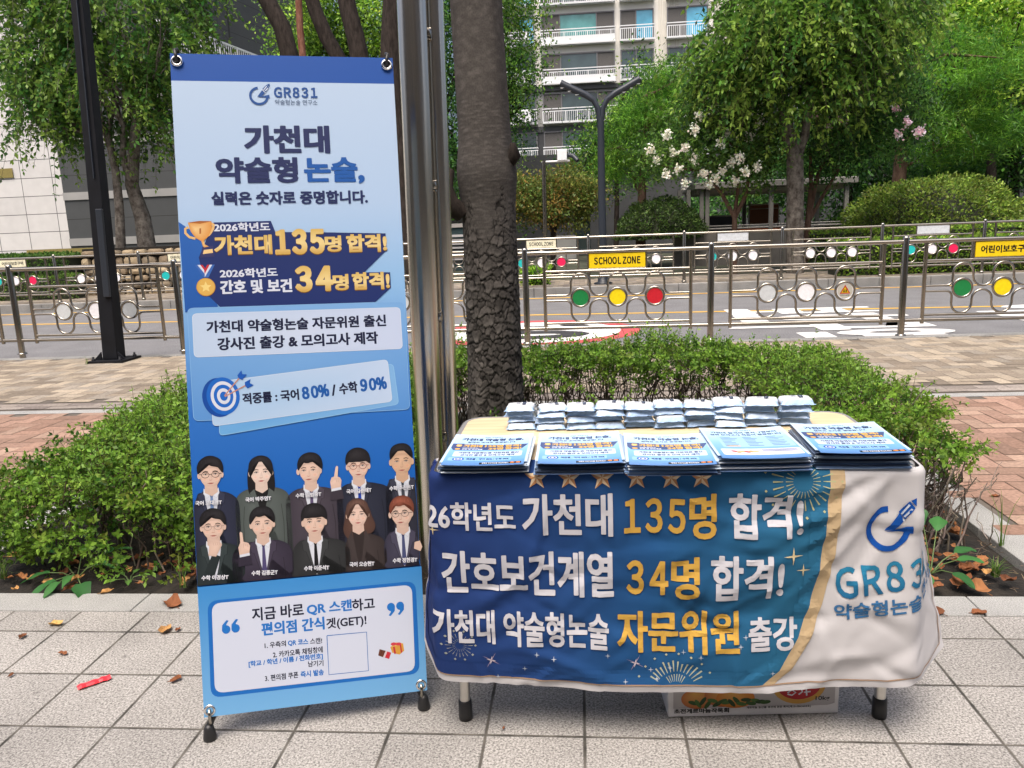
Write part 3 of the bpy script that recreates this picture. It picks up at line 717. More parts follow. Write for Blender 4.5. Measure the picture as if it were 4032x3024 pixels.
# grey building with light wall panels, left
M['panel_light'] = None
def panelled(name, base, joint, px_, pz, jw=.012, var=.07):
    m, n, l, p = newmat(name); p.inputs['Roughness'].default_value = .7
    tc = n.new('ShaderNodeTexCoord'); sp = n.new('ShaderNodeSeparateXYZ'); l.new(tc.outputs['Object'], sp.inputs[0]); ds = []; fl = []
    for o_, c_ in ((sp.outputs[0], px_), (sp.outputs[2], pz)):
        f = node_math(n, l, 'DIVIDE', o_, c_); fl.append(node_math(n, l, 'FLOOR', f)); d = node_math(n, l, 'SUBTRACT', .5, node_math(n, l, 'ABSOLUTE', node_math(n, l, 'SUBTRACT', node_math(n, l, 'FRACT', f), .5)))
        ds.append(node_math(n, l, 'MULTIPLY', d, c_))
    d = node_math(n, l, 'MINIMUM', ds[0], ds[1]); g = node_math(n, l, 'GREATER_THAN', d, jw)
    nz_ = n.new('ShaderNodeTexNoise'); nz_.inputs['Scale'].default_value = 3; nz_.inputs['Detail'].default_value = 8; l.new(tc.outputs['Object'], nz_.inputs['Vector'])
    wn_ = n.new('ShaderNodeTexWhiteNoise'); cb = n.new('ShaderNodeCombineXYZ'); l.new(fl[0], cb.inputs[0]); l.new(fl[1], cb.inputs[1]); l.new(cb.outputs[0], wn_.inputs['Vector'])
    v = node_math(n, l, 'ADD', node_math(n, l, 'MULTIPLY', nz_.outputs['Fac'], var*3), node_math(n, l, 'MULTIPLY', wn_.outputs['Value'], var))
    rp = n.new('ShaderNodeValToRGB'); rp.color_ramp.elements[0].color = tuple(x*.8 for x in base)+(1,); rp.color_ramp.elements[1].color = tuple(min(1, x*1.25) for x in base)+(1,); rp.color_ramp.elements[1].position = var*5
    l.new(v, rp.inputs[0]); mx = n.new('ShaderNodeMix'); mx.data_type = 'RGBA'; l.new(g, mx.inputs[0]); mx.inputs[6].default_value = joint+(1,); l.new(rp.outputs[0], mx.inputs[7]); l.new(mx.outputs[2], p.inputs['Base Color'])
    return m
M['panel_light'] = panelled('light_panels', (0.60, 0.59, 0.575), (0.10, 0.10, 0.10), 1.15, .62)
M['panel_dark'] = panelled('dark_panels', (0.055, 0.060, 0.062), (0.02, 0.02, 0.02), 3.1, .75)
M['olive'] = plain('olive_panel', (0.22, 0.18, 0.05), rough=.6, var=.1)
LYB = 27.0
e0 = at(120, 300, LYB)[0]; e1 = at(372, 300, LYB)[0]
root = empty('grey_building', (e0, LYB, 0), 'grey building with pale wall panels and dark stone corner behind left trees', 'building')
mb = MB(); mb.box(-60, e0, LYB, LYB+8, -1, 9.5); mb.build('pale_wall', M['panel_light'], root)
mb = MB(); mb.box(e0+.002, e1+.8, LYB-.01, LYB+8, -1, 7.4); mb.build('dark_wall', M['panel_dark'], root)
mb = MB()
for y in (420, 300, 216, 520): z = at(250, y, LYB)[2]; mb.box(e0, e1+.9, LYB-.05, LYB-.012, z-.13, z+.13)
mb.build('pale_course', M['stone_mid'], root)
mb = MB(); c = at(0, 375, LYB); mb.box(c[0]-.4, c[0]+.5, LYB-.04, LYB-.012, c[2]-.16, c[2]+.16); mb.build('olive_panel', M['olive'], root)
mb = MB(); mb.box(at(60, 545, LYB)[0], e0+1.0, LYB-.06, LYB-.04, .9, 1.25); mb.build('olive_panel', M['olive'], root)
# dark building with a stepped balcony, seen above the banner
P0, P1 = at(470, 60, 34), at(700, 60, 40)
root = empty('dark_building', (P0[0], 36, 0), 'dark stone building with white slanting balcony rail above the banner', 'building')
def obox(mb, x0, y0, x1, y1, th, z0, z1, z0b=None, z1b=None, dy=0):
    d = Vector((x1-x0, y1-y0, 0)).normalized(); nrm = Vector((d.y, -d.x, 0)); z0b = z0 if z0b is None else z0b; z1b = z1 if z1b is None else z1b
    a = Vector((x0, y0, 0))+nrm*dy; b = Vector((x1, y1, 0))+nrm*dy; c = b-nrm*th; e = a-nrm*th
    mb.add([(a.x,a.y,z0),(b.x,b.y,z0b),(c.x,c.y,z0b),(e.x,e.y,z0),(a.x,a.y,z1),(b.x,b.y,z1b),(c.x,c.y,z1b),(e.x,e.y,z1)], [(0,3,2,1),(4,5,6,7),(0,1,5,4),(1,2,6,5),(2,3,7,6),(3,0,4,7)])
xa, ya, xb, yb_ = at(395, 100, 31)[0], 31.0, at(600, 100, 44)[0], 44.0
mb = MB(); obox(mb, xa-1.5, ya-.9, xb+2, yb_+1.3, 6, -1, 14); mb.build('wall', M['panel_dark'], root)
for zf in (4.95, 8.0):
    mb = MB(); obox(mb, xa-1, ya-.6, xb+2, yb_+1.3, .6, zf, zf+.45, dy=.62); sl_ = mb.build('balcony_slab', M['stone_dark'], root)
    mb = MB(); obox(mb, xa-1, ya-.6, xb+2, yb_+1.3, .06, zf+1.5, zf+1.58, dy=.6); obox(mb, xa-1, ya-.6, xb+2, yb_+1.3, .04, zf+.55, zf+.6, dy=.58)
    for k in range(90):
        t = k/89; x_ = (xa-1)+(xb+3-xa)*t; y_ = (ya-.6)+(yb_+1.9-ya)*t; d = .03 if k % 8 == 0 else .014; mb.box(x_+.55-d, x_+.55+d, y_-.3-.02, y_-.3+.02, zf+.45, zf+1.5)
    mb.build('balcony_rail', M['white_metal'], root)
for k in range(4):
    t0, t1 = .08+k*.24, .25+k*.24; mb = MB()
    for z_ in (3.1, 6.0): obox(mb, xa+(xb-xa)*t0, ya+(yb_-ya)*t0, xa+(xb-xa)*t1, ya+(yb_-ya)*t1, .05, z_, z_+1.5, dy=.06)
    mb.build('window', M['glass_dark'], root)

# unseen flats added behind the camera to cut low sky and feed steel reflections
root = empty('added_rear_block', (0, -13, 0), 'long brick apartment block added out of view behind the camera', 'building')
M['rear_brick'] = panelled('rear_brick', (0.20, 0.15, 0.12), (0.10, 0.09, 0.08), .9, .30)
mb = MB(); mb.box(-46, 46, -22, -13, -.1, 15); mb.build('wall', M['rear_brick'], root)
for f in range(5):
    mb = MB()
    for k in range(22): mb.box(-44+k*4, -44+k*4+2.1, -12.995, -12.95, .9+f*2.9, 2.5+f*2.9)
    mb.build('window_row', M['glass_dark'], root)

# ------------------------------------------------------------------ plants
LEAFGAIN = 1.0
def unit(a): return a/np.maximum(np.linalg.norm(a, axis=-1, keepdims=True), 1e-9)
def rdir(n): return unit(rng.normal(size=(n, 3)))
def leaf_quads(P, D, N, L, W, C, fold=.12):
    D = unit(D); S = unit(np.cross(N, D)); U = unit(np.cross(D, S)); L = L[:, None]; W = W[:, None]
    m = P+D*L*.45
    V = np.stack([P, m+S*W*.5+U*W*fold, P+D*L, m-S*W*.5+U*W*fold], 1)
    return V.reshape(-1, 3), np.repeat(C, 4, 0)
class Foliage:
    def __init__(s): s.V = []; s.C = []
    def add(s, V, C): s.V.append(V); s.C.append(C)
    def leaves(s, P, D, N, L, W, C, fold=.12): s.add(*leaf_quads(P, D, N, L, W, C, fold))
    def build(s, name, parent, mat='leaf', label=None):
        V = np.concatenate(s.V); C = np.concatenate(s.C)
        return tag(np_mesh(name, V, np.arange(len(V)).reshape(-1, 4), C, M[mat], parent), label)
def palette(n, cols, var=.18):
    c = LEAFGAIN*np.array(cols)[rng.integers(len(cols), size=n)]
    return np.clip(c*(1+var*rng.normal(size=(n, 1)))*(1+.05*rng.normal(size=(n, 3))), .002, 1)
def sprigs(fo, B, D, ln, k, L, W, cols, droop=0., spread=.95, tipcol=None, stem=None, tipfrac=1.0):
    """leafy shoots: k leaf pairs along each bent stem"""
    n = len(B); D = unit(D); sc_ = palette(n, cols); tm = (rng.random(n) < tipfrac)[:, None]*.6
    side = unit(np.cross(D, rdir(n))); s2 = unit(np.cross(D, side))
    prev = B.copy()
    for j in range(k):
        t = (j+.6)/k
        pos = B+D*(ln*t)[:, None]; pos[:, 2] -= droop*ln*t*t
        d = D.copy(); d[:, 2] -= 2*droop*t; d = unit(d)
        for sg in (1, -1):
            ax = side if j % 2 == 0 else s2
            ld = unit(d*(1-spread*.55)+ax*sg*spread+.25*rng.normal(size=(n, 3)))
            nn = unit(np.cross(ld, np.cross(d, ld))+.35*rng.normal(size=(n, 3))); nn[nn[:, 2] < 0] *= -1
            c = sc_*(1+.12*rng.normal(size=(n, 1)))
            if tipcol is not None: c = c*(1-t**2*tm)+np.array(tipcol)*(t**2*tm)
            q = rng.uniform(.6, 1.3, n)
            fo.leaves(pos, ld, nn, L*q, W*q, np.clip(c, .002, 1))
    ld = unit(D-np.array([0, 0, droop*2])); nn = unit(rng.normal(size=(n, 3))+np.array([0, 0, .6])); tp = B+D*ln[:, None]; tp[:, 2] -= droop*ln
    fo.leaves(tp-ld*L*.3, ld, np.cross(np.cross(ld, nn), ld), np.full(n, L*.9), np.full(n, W*.8), np.clip(sc_*1.15 if tipcol is None else sc_*(1-tm)+np.array(tipcol)*tm, 0, 1))
    if stem is not None:
        wd = unit(np.cross(D, np.array([0.3, -1, .2]))); r = stem
        a = B; b = B+D*(ln*.5)[:, None]; b[:, 2] -= droop*ln*.25; c = tp
        for p, q_ in ((a, b), (b, c)):
            V = np.stack([p-wd*r, p+wd*r, q_+wd*r*.7, q_-wd*r*.7], 1).reshape(-1, 3); fo.add(V, np.tile(np.array([[.07, .055, .03]]), (len(V), 1)))
def twigs(name, parent, A, Bp, r, cols, wob=.02, seg=4, mat='wood'):
    """many thin woody stems from A to Bp in one part"""
    n = len(A); ring = []; k = 4; u = unit(np.cross(Bp-A, rdir(n))); w = unit(np.cross(unit(Bp-A), u)); V = []; F = []; C = palette(n, cols, .25)
    for s_ in range(seg+1):
        t = s_/seg; c = A+(Bp-A)*t+(wob*np.sin(t*PI))*rng.normal(size=(n, 3))
        rr = (r*(1-.55*t))[:, None]
        for j in range(k): V.append(c+u*rr*math.cos(2*PI*j/k)+w*rr*math.sin(2*PI*j/k))
    V = np.stack(V, 1); base = (np.arange(n)*(seg+1)*k)[:, None]
    for s_ in range(seg):
        for j in range(k): F.append(base+np.array([[s_*k+j, s_*k+(j+1) % k, (s_+1)*k+(j+1) % k, (s_+1)*k+j]]))
    F = np.concatenate(F, 0)
    return np_mesh(name, V.reshape(-1, 3), F, np.repeat(C, (seg+1)*k, 0), M[mat], parent)
M['wood'] = attr('wood', rough=.85, spec=.2, noise=.25, nscale=90)
WOODC = [(.10, .08, .06), (.06, .045, .035), (.14, .12, .095)]
PRIV = [rgb(88, 126, 42), rgb(104, 146, 46), rgb(66, 104, 38), rgb(122, 158, 56), rgb(92, 134, 52), rgb(54, 90, 34), rgb(80, 118, 44), rgb(112, 128, 52)]
PRIVTIP = rgb(150, 190, 74)
def hedge_row(label, blocks, dens, top, leafL=.024, stems=140, bare=0., zlow=.12, group='privet hedge rows round the planter', cols=PRIV, thin=1.0, gapmin=-.6, low=1.6):
    b0 = blocks[0]; root = empty('hedge', ((b0[0]+b0[1])/2, (b0[2]+b0[3])/2, 0), label, 'hedge', group)
    fo = Foliage(); SA = []; SB = []
    for (x0, x1, y0, y1, h0, h1) in blocks:
        A = (x1-x0)*(y1-y0); per = 2*(x1-x0+y1-y0)*.5
        nt = int(dens*A*1.0); ns = int(dens*per*.8*(.35+.65*thin)); ni = int(dens*A*.7*thin)
        wob = lambda x, y: .045*np.sin(x*5.1+y*3.3)+.035*np.sin(x*11+1.7*y)+.03*np.sin(y*9-x*4)
        # top shoots
        x = rng.uniform(x0, x1, nt); y = rng.uniform(y0, y1, nt); e = np.minimum(np.minimum(x-x0, x1-x), np.minimum(y-y0, y1-y))
        z = h1+wob(x, y)-.10*np.exp(-e/.07)-rng.uniform(.02, .13, nt)
        d = np.stack([rng.normal(0, .33, nt), rng.normal(0, .33, nt), np.ones(nt)], 1); L_ = rng.uniform(.05, .13, nt); tall = rng.random(nt) < .05; L_[tall] *= 1.6
        sprigs(fo, np.stack([x, y, z], 1), d, L_, 4, leafL, leafL*.55, cols, tipcol=PRIVTIP, stem=.0011)
        # side shoots
        p = rng.random(ns)*2*(x1-x0+y1-y0); w, hh = x1-x0, y1-y0
        sx = np.where(p < w, x0+p, np.where(p < w+hh, x1, np.where(p < 2*w+hh, x1-(p-w-hh), x0))); sy = np.where(p < w, y0, np.where(p < w+hh, y0+(p-w), np.where(p < 2*w+hh, y1, y1-(p-2*w-hh))))
        nx_ = np.where(p < w, 0, np.where(p < w+hh, 1, np.where(p < 2*w+hh, 0, -1))); ny_ = np.where(p < w, -1, np.where(p < w+hh, 0, np.where(p < 2*w+hh, 1, 0)))
        z = zlow+(h1-zlow-.05)*rng.beta(low+bare, 1.0, ns); ins = rng.uniform(.0, .12, ns)+.06*np.sin(z*17+sx*6+sy*5)
        gap = np.sin(sx*7.3+z*9+1)*np.sin(sy*8.1-z*11+2)+.5*np.sin(sx*19+sy*17+z*23); keep = gap > gapmin; sx, sy, z, nx_, ny_, ins = (q_[keep] for q_ in (sx, sy, z, nx_, ny_, ins)); ns = len(z)
        Bs = np.stack([sx-nx_*ins, sy-ny_*ins, z], 1); d = np.stack([nx_+rng.normal(0, .5, ns), ny_+rng.normal(0, .5, ns), rng.uniform(-.1, .9, ns)], 1)
        sprigs(fo, Bs, d, rng.uniform(.06, .15, ns), 5, leafL, leafL*.55, cols, droop=.15, tipcol=PRIVTIP, stem=.0012)
        # inner leaves
        Bi = np.stack([rng.uniform(x0+.05, x1-.05, ni), rng.uniform(y0+.05, y1-.05, ni), zlow+(h1-zlow)*rng.beta(1.8+bare, .9, ni)], 1)
        sprigs(fo, Bi, rdir(ni)+np.array([0, 0, .4]), rng.uniform(.05, .12, ni), 4, leafL, leafL*.55, cols, droop=.1)
        k = int(stems*A); a = np.stack([rng.uniform(x0+.04, x1-.04, k), rng.uniform(y0+.04, y1-.04, k), np.full(k, h0)], 1)
        b = a+np.stack([rng.normal(0, .09, k), rng.normal(0, .09, k), (h1-h0)*rng.uniform(.6, 1.0, k)], 1)
        b[:, 0] = np.clip(b[:, 0], x0+.01, x1-.01); b[:, 1] = np.clip(b[:, 1], y0+.01, y1-.01); SA.append(a); SB.append(b)
        k2 = int(k*1.5); i = rng.integers(len(a), size=k2); t = rng.uniform(.2, .8, (k2, 1)); s0 = a[i]+(b[i]-a[i])*t
        e_ = s0+np.stack([rng.normal(0, .1, k2), rng.normal(0, .1, k2), rng.uniform(.02, .2, k2)], 1)
        e_[:, 0] = np.clip(e_[:, 0], x0-.02, x1+.02); e_[:, 1] = np.clip(e_[:, 1], y0-.02, y1+.02); e_[:, 2] = np.minimum(e_[:, 2], h1); SA.append(s0); SB.append(e_)
    A = np.concatenate(SA); Bp = np.concatenate(SB)
    twigs('stems', root, A, Bp, rng.uniform(.0025, .006, len(A)), WOODC)
    fo.build('foliage', root)
    return root
hedge_row('wide leafy privet hedge on the left, beside the tall blue banner', [(-2.45, -1.0, 2.84, 5.45, 0, .455)], 1250, .5, zlow=.02, gapmin=-.72, low=1.2)
hedge_row('privet hedge at the back of the planter, bare stems showing below its leafy top', [(-1.0, 1.0, 5.02, 5.42, 0, .55)], 820, .5, bare=1.6, zlow=.12, stems=260)
hedge_row('privet hedge on the right with bare twiggy end beside the brick paving', [(1.0, 1.58, 3.55, 5.42, 0, .50), (1.05, 1.52, 3.15, 3.55, 0, .46)], 900, .5, bare=3.0, zlow=.30, stems=330, thin=.25)
hedge_row('low young privet shrub between the dark trunk and the table', [(-.5, .35, 3.25, 3.9, 0, .40)], 620, .5, zlow=.05)

# ---- trees
LEAFGAIN = 1.25
DENS = 2.2
def bark(name, c, c2, sx=(1, 1, .3), scale=14, bump=.8, dist=.02):
    m, n, l, p = newmat(name); p.inputs['Roughness'].default_value = .9; p.inputs['Specular IOR Level'].default_value = .15
    tc = n.new('ShaderNodeTexCoord'); mp = n.new('ShaderNodeMapping'); mp.inputs['Scale'].default_value = sx; l.new(tc.outputs['Object'], mp.inputs[0])
    a = n.new('ShaderNodeTexNoise'); a.inputs['Scale'].default_value = scale; a.inputs['Detail'].default_value = 8; a.inputs['Roughness'].default_value = .65; l.new(mp.outputs[0], a.inputs['Vector'])
    rp = n.new('ShaderNodeValToRGB'); rp.color_ramp.elements[0].position = .35; rp.color_ramp.elements[1].position = .68; rp.color_ramp.elements[0].color = c+(1,); rp.color_ramp.elements[1].color = c2+(1,)
    l.new(a.outputs['Fac'], rp.inputs[0]); l.new(rp.outputs[0], p.inputs['Base Color'])
    b = n.new('ShaderNodeBump'); b.inputs['Strength'].default_value = bump; b.inputs['Distance'].default_value = dist; l.new(a.outputs['Fac'], b.inputs['Height']); l.new(b.outputs[0], p.inputs['Normal'])
    return m
M['bark_dark'] = bark('dark_bark', (.018, .014, .012), (.05, .04, .034))
M['bark_grey'] = bark('grey_bark', (.06, .05, .042), (.24, .22, .19), sx=(1, 1, .8), scale=9, bump=.5)
M['bark_brown'] = bark('brown_bark', (.07, .04, .028), (.17, .11, .08))
M['bark_red'] = bark('reddish_bark', (.13, .05, .03), (.26, .13, .09))
def limb_path(a, b, bend=.08, n=6):
    a, b = Vector(a), Vector(b); L = (b-a).length; o = Vector((rnd.uniform(-1, 1), rnd.uniform(-1, 1), rnd.uniform(-.3, .6)))*L*bend
    return [a.lerp(b, i/n)+o*math.sin(PI*i/n)+Vector((rnd.uniform(-1, 1), rnd.uniform(-1, 1), 0))*L*.012 for i in range(n+1)]
def tree(name, label, base, trunks, blobs, leaves, size, cols, barkm='bark_grey', style='clump', cat='tree', group=None, tip=None, wob=.16, flowers=None, sigma=.28, aspect=.5, limbs=5):
    """trunks: polylines with radii; blobs: (centre, radii) ellipsoids of crown"""
    root = empty(name, tuple(base), label, cat, group)
    mb = MB()
    for pts, r0, r1 in trunks:
        k = len(pts); mb.tube(pts, [r0+(r1-r0)*i/(k-1) for i in range(k)], 12)
    ends = [Vector(t[0][-1]) for t in trunks]
    for c, r in blobs:
        st = min(ends, key=lambda e: (e-Vector(c)).length)
        for q in range(limbs):
            d = Vector(rdir(1)[0]); tgt = Vector(c)+Vector((d.x*r[0], d.y*r[1], d.z*r[2]))*.75; r_ = trunks[0][2]*.55
            mb.tube(limb_path(st, tgt), [r_*(1-.8*i/6) for i in range(7)], 6)
    mb.build('trunk', M[barkm], root)
    fo = Foliage(); tot = sum(r[0]*r[1]*r[2] for c, r in blobs)**1.0
    for c, r in blobs:
        n = max(300, int(leaves*DENS*(r[0]*r[1]*r[2])/tot)); c = np.array(c); r = np.array(r)
        if style == 'spray':      # hanging leafy shoots
            m_ = n//17; nc = max(14, int(16*(r[0]*r[1]*r[2])**.66)); dc = rdir(nc); cc = dc*(rng.uniform(.35, 1.02, nc)**.5)[:, None]; ii = rng.integers(nc, size=m_); off_ = cc[ii]+rng.normal(size=(m_, 3))*.17
            d = unit(off_); Bq = c+off_*r
            dd = unit(d*np.array([1, 1, .5])+np.array([0, 0, -.25])+.45*rng.normal(size=(m_, 3)))
            sprigs(fo, Bq, dd, rng.uniform(.35, .85, m_)*size*8, 8, size, size*aspect, cols, droop=.75, spread=.75, tipcol=tip, stem=size*.035, tipfrac=.5)
        else:
            nc = max(8, n//45); d = rdir(nc); rad = rng.uniform(.25, 1, nc)**.45; cc = c+d*r*rad[:, None]*(1+wob*rng.normal(size=(nc, 1))); cl = palette(nc, cols, .25)
            i = rng.integers(nc, size=n); sg = sigma*np.array([1, 1, .55 if style == 'pad' else .75])
            P = cc[i]+rng.normal(size=(n, 3))*sg
            if style == 'pine':
                D = unit(rng.normal(size=(n, 3))*np.array([1, 1, .8])+np.array([0, 0, .5])); L = np.full(n, size)*rng.uniform(.7, 1.3, n); W = L*aspect
            else:
                D = unit(rng.normal(size=(n, 3))+np.array([0, 0, -.35])); L = size*rng.uniform(.7, 1.3, n); W = L*aspect
            N = unit(rng.normal(size=(n, 3))*.8+np.array([0, 0, 1.]))
            C = np.clip(cl[i]*(1+.2*rng.normal(size=(n, 1))), .003, 1)
            fo.leaves(P, D, N, L, W, C)
    fo.build('crown', root)
    if flowers:
        pts, cols_f, rad, k = flowers; ff = Foliage()
        for p in pts:
            n = k; P = np.array(p)+rng.normal(size=(n, 3))*np.array([rad, rad, rad*1.1])*.38
            ff.leaves(P, rdir(n), rdir(n), np.full(n, rad*.55), np.full(n, rad*.5), palette(n, cols_f, .06))
        ff.build('blossom', root, 'petal')
    return root

# the big dark trunk standing in the planter: real bark relief
from mathutils import noise as mn
def big_trunk():
    root = empty('street_tree', (-.49, 4.25, 0), 'thick dark cherry trunk with cracked plated bark standing in the planter', 'tree')
    n = 210; zs = [-.05+.006*i for i in range(340)]; zs += [zs[-1]+.016*(i+1) for i in range(165)]; k = len(zs)-1; V = []; C = []
    for i in range(k+1):
        z = zs[i]; cx = -.49+.012*math.sin(z*1.7); cx += (.0 if z > .9 else 0); cy = 4.25
        r = .158-.012*z if z < 3 else .122
        r += .05*math.exp(-max(0, z)/.16)+.018*math.exp(-((z-1.62)/.12)**2)
        for j in range(n):
            a = 2*PI*j/n; x, y = math.cos(a), math.sin(a)
            lob = .012*mn.noise(Vector((x*1.3, y*1.3, z*.9)))
            q = Vector((x*.16*9, y*.16*9, z*6.5)); w = Vector((mn.noise(q*2.1), mn.noise(q*2.1+Vector((7, 3, 1))), mn.noise(q*2.1+Vector((1, 9, 4)))))*.35
            dist, pt = mn.voronoi(Vector((x*.16*21, y*.16*21, z*24))+w*2.0); crack = max(0, min(1, (dist[1]-dist[0])*9.0)); crack = crack*crack*(3-2*crack)
            cell = mn.noise(Vector(pt[0])*7.7); tilt = (Vector((x*.16*21, y*.16*21, z*24))-Vector(pt[0])).z
            plate = max(0, min(1, (1.55-z+.35*mn.noise(Vector((x*2, y*2, z*2.5))))*2.2))
            fine = mn.noise(Vector((x*.16*20, y*.16*20, z*110)))
            sk = mn.noise(Vector((x*.16*70, y*.16*70, z*60)))
            h = lob*.8+plate*(.0065*(crack-1)+.0022*cell-.004*tilt)+(1-plate)*.0012*max(0, fine)*2+.0006*sk
            rr = r+h; V.append((cx+x*rr, cy+y*rr, z))
            lvl = .060+plate*(.050*cell+.030*sk+.035*max(0, -tilt*3)*crack)+(1-plate)*(.010+.055*max(0, fine)-.015*max(0, -fine))+.018*mn.noise(Vector((x*1.5, y*1.5, z*1.2)))
            lvl = max(.010, lvl*(.25+.75*crack if plate > .3 else 1)); C.append((lvl*.84, lvl*.76, lvl*.69))
    F = []
    for i in range(k):
        for j in range(n): F.append((i*n+j, i*n+(j+1) % n, (i+1)*n+(j+1) % n, (i+1)*n+j))
    o = np_mesh('trunk', V, np.array(F), C, M['brick2'], root)
    o.data.polygons.foreach_set('use_smooth', [True]*len(F))
    mb = MB()
    mb.tube([(-.62, 4.2, 1.42), (-.68, 4.16, 1.47), (-.70, 4.14, 1.56), (-.66, 4.17, 1.64)], [.05, .055, .05, .02], 10); mb.build('burl', M['bark_dark'], root); mb = MB(); mb.tube([(-.36, 4.22, 1.66), (-.33, 4.18, 1.70), (-.335, 4.17, 1.76)], [.03, .035, .012], 8)
    mb.build('burl', M['bark_dark'], root)
    mb = MB()
    for tx, ty, tz in ((-1.9, 4.0, 6.2), (.7, 4.6, 6.4), (-.3, 3.2, 6.6), (-.8, 5.6, 6.3)): mb.tube(limb_path((-.5, 4.25, 4.5), (tx, ty, tz)), [.09*(1-.1*i) for i in range(7)], 8)
    mb.build('limb', M['bark_dark'], root)
    return root
M['brick2'] = attr('dark_trunk_bark', rough=.9, spec=.15, noise=.2, nscale=120)
big_trunk()
ELM = [rgb(84, 118, 44), rgb(108, 142, 54), rgb(66, 100, 42), rgb(132, 160, 66), rgb(92, 126, 50)]
DK = [rgb(58, 98, 48), rgb(74, 116, 52), rgb(48, 84, 42), rgb(88, 130, 54)]
YG = [rgb(112, 152, 50), rgb(138, 174, 60), rgb(90, 132, 46), rgb(160, 190, 74)]
def P3(x, y, Y): return tuple(at(x, y, Y))
def vert(x, y0, y1, Y, z0=None):
    a, b = at(x, y0, Y), at(x, y1, Y); return a, b
# left elm with two stems and hanging shoots
Y = 19.6
tree('elm_tree', 'bushy drooping elm with two grey stems behind the black lamp post', (at(275, 540, Y)[0], Y, .5),
     [([P3(262, 560, Y), P3(258, 450, Y), P3(250, 370, Y), P3(232, 290, Y)], .13, .08), ([P3(320, 550, Y+.4), P3(308, 470, Y+.4), P3(285, 400, Y+.3), P3(290, 310, Y), P3(295, 260, Y)], .24, .10), ([P3(285, 400, Y+.2), P3(265, 340, Y), P3(268, 270, Y)], .10, .07)],
     [(P3(120, 90, Y), (1.35, 1.1, 1.25)), (P3(250, 60, Y), (1.6, 1.3, 1.5)), (P3(370, 95, Y), (.62, .8, .95)), (P3(200, 190, Y), (1.5, 1.2, .95)), (P3(310, 215, Y), (.85, 1.0, .75)), (P3(60, 200, Y), (.8, .9, .7)), (P3(120, 260, Y), (.95, .8, .55)), (P3(300, -40, Y), (1.4, 1.3, .9)), (P3(90, -50, Y), (1.1, 1.2, .9))],
     16000, .135, ELM[:1]+ELM[2:3]+ELM[4:]+DK[:2], style='spray', tip=rgb(158, 186, 84), aspect=.55)
# weeping elm, right
Y = 18.9
tree('weeping_elm', 'weeping elm with mottled grey forked trunk and hanging shoots right of the Y lamp', (at(1718, 520, Y)[0], Y, .1),
     [([(at(1718, 560, Y)[0], Y, .05), P3(1717, 500, Y), P3(1718, 420, Y), P3(1717, 330, Y)], .20, .18), ([P3(1717, 335, Y), P3(1700, 280, Y), P3(1688, 190, Y)], .16, .12), ([P3(1722, 335, Y), P3(1738, 290, Y), P3(1752, 200, Y)], .12, .09)],
     [(P3(1720, 60, Y), (1.9, 1.6, 1.2)), (P3(1640, 120, Y), (1.1, 1.2, .9)), (P3(1800, 90, Y), (1.2, 1.2, 1.0)), (P3(1590, 190, Y), (.7, .8, .8)), (P3(1740, -50, Y), (1.8, 1.8, 1.1)), (P3(1890, 0, Y), (.9, 1.0, .8)), (P3(1730, 190, Y), (1.2, 1.0, .6))],
     20000, .135, [rgb(66, 104, 42), rgb(84, 124, 48), rgb(54, 90, 40), rgb(104, 142, 56)], style='spray', tip=rgb(164, 190, 80), aspect=.48)
# crape myrtles
Y = 19.4
fl = [P3(x, y, Y-1.0+rnd.uniform(-.3, .5)) for x, y in ((1440, 290), (1455, 330), (1480, 320), (1500, 345), (1520, 375), (1545, 385), (1555, 310), (1580, 350), (1600, 340), (1440, 375), (1420, 345), (1405, 325), (1610, 370), (1635, 360), (1480, 395), (1530, 400), (1570, 290), (1640, 265), (1620, 295), (1500, 280), (1465, 365), (1590, 390), (1560, 370), (1510, 250), (1545, 235))]
tree('crape_myrtle', 'white flowering crape myrtle with thin reddish stems in front of the shelter', (at(1590, 520, Y)[0], Y, .1),
     [([(at(1587, 560, Y)[0], Y, .05), P3(1587, 470, Y), P3(1560, 420, Y), P3(1520, 370, Y)], .075, .03), ([P3(1587, 470, Y), P3(1612, 420, Y), P3(1625, 330, Y)], .06, .03), ([P3(1587, 465, Y), P3(1595, 400, Y), P3(1590, 320, Y)], .05, .03)],
     [(P3(1470, 320, Y), (.75, .8, .75)), (P3(1570, 300, Y), (1.0, .9, .9)), (P3(1640, 320, Y), (.7, .8, .8)), (P3(1540, 230, Y), (.8, .8, .6)), (P3(1420, 350, Y), (.35, .5, .4)), (P3(1620, 390, Y), (.5, .5, .3))],
     5200, .10, [rgb(78, 110, 50), rgb(100, 132, 58), rgb(64, 96, 44)], 'bark_brown', sigma=.22, flowers=(fl, [(.72, .72, .64), (.64, .62, .52)], .115, 60))
Y = 20.2
fl = [P3(x, y, Y-1.0+rnd.uniform(-.3, .3)) for x, y in ((1900, 150), (1858, 208), (1852, 185), (1865, 215), (1905, 185), (1935, 235), (1940, 290), (1985, 288), (1988, 283), (1880, 212), (1820, 255), (1760, 240), (1745, 252), (1925, 165), (1830, 230), (1960, 262), (1790, 265), (1810, 205))]
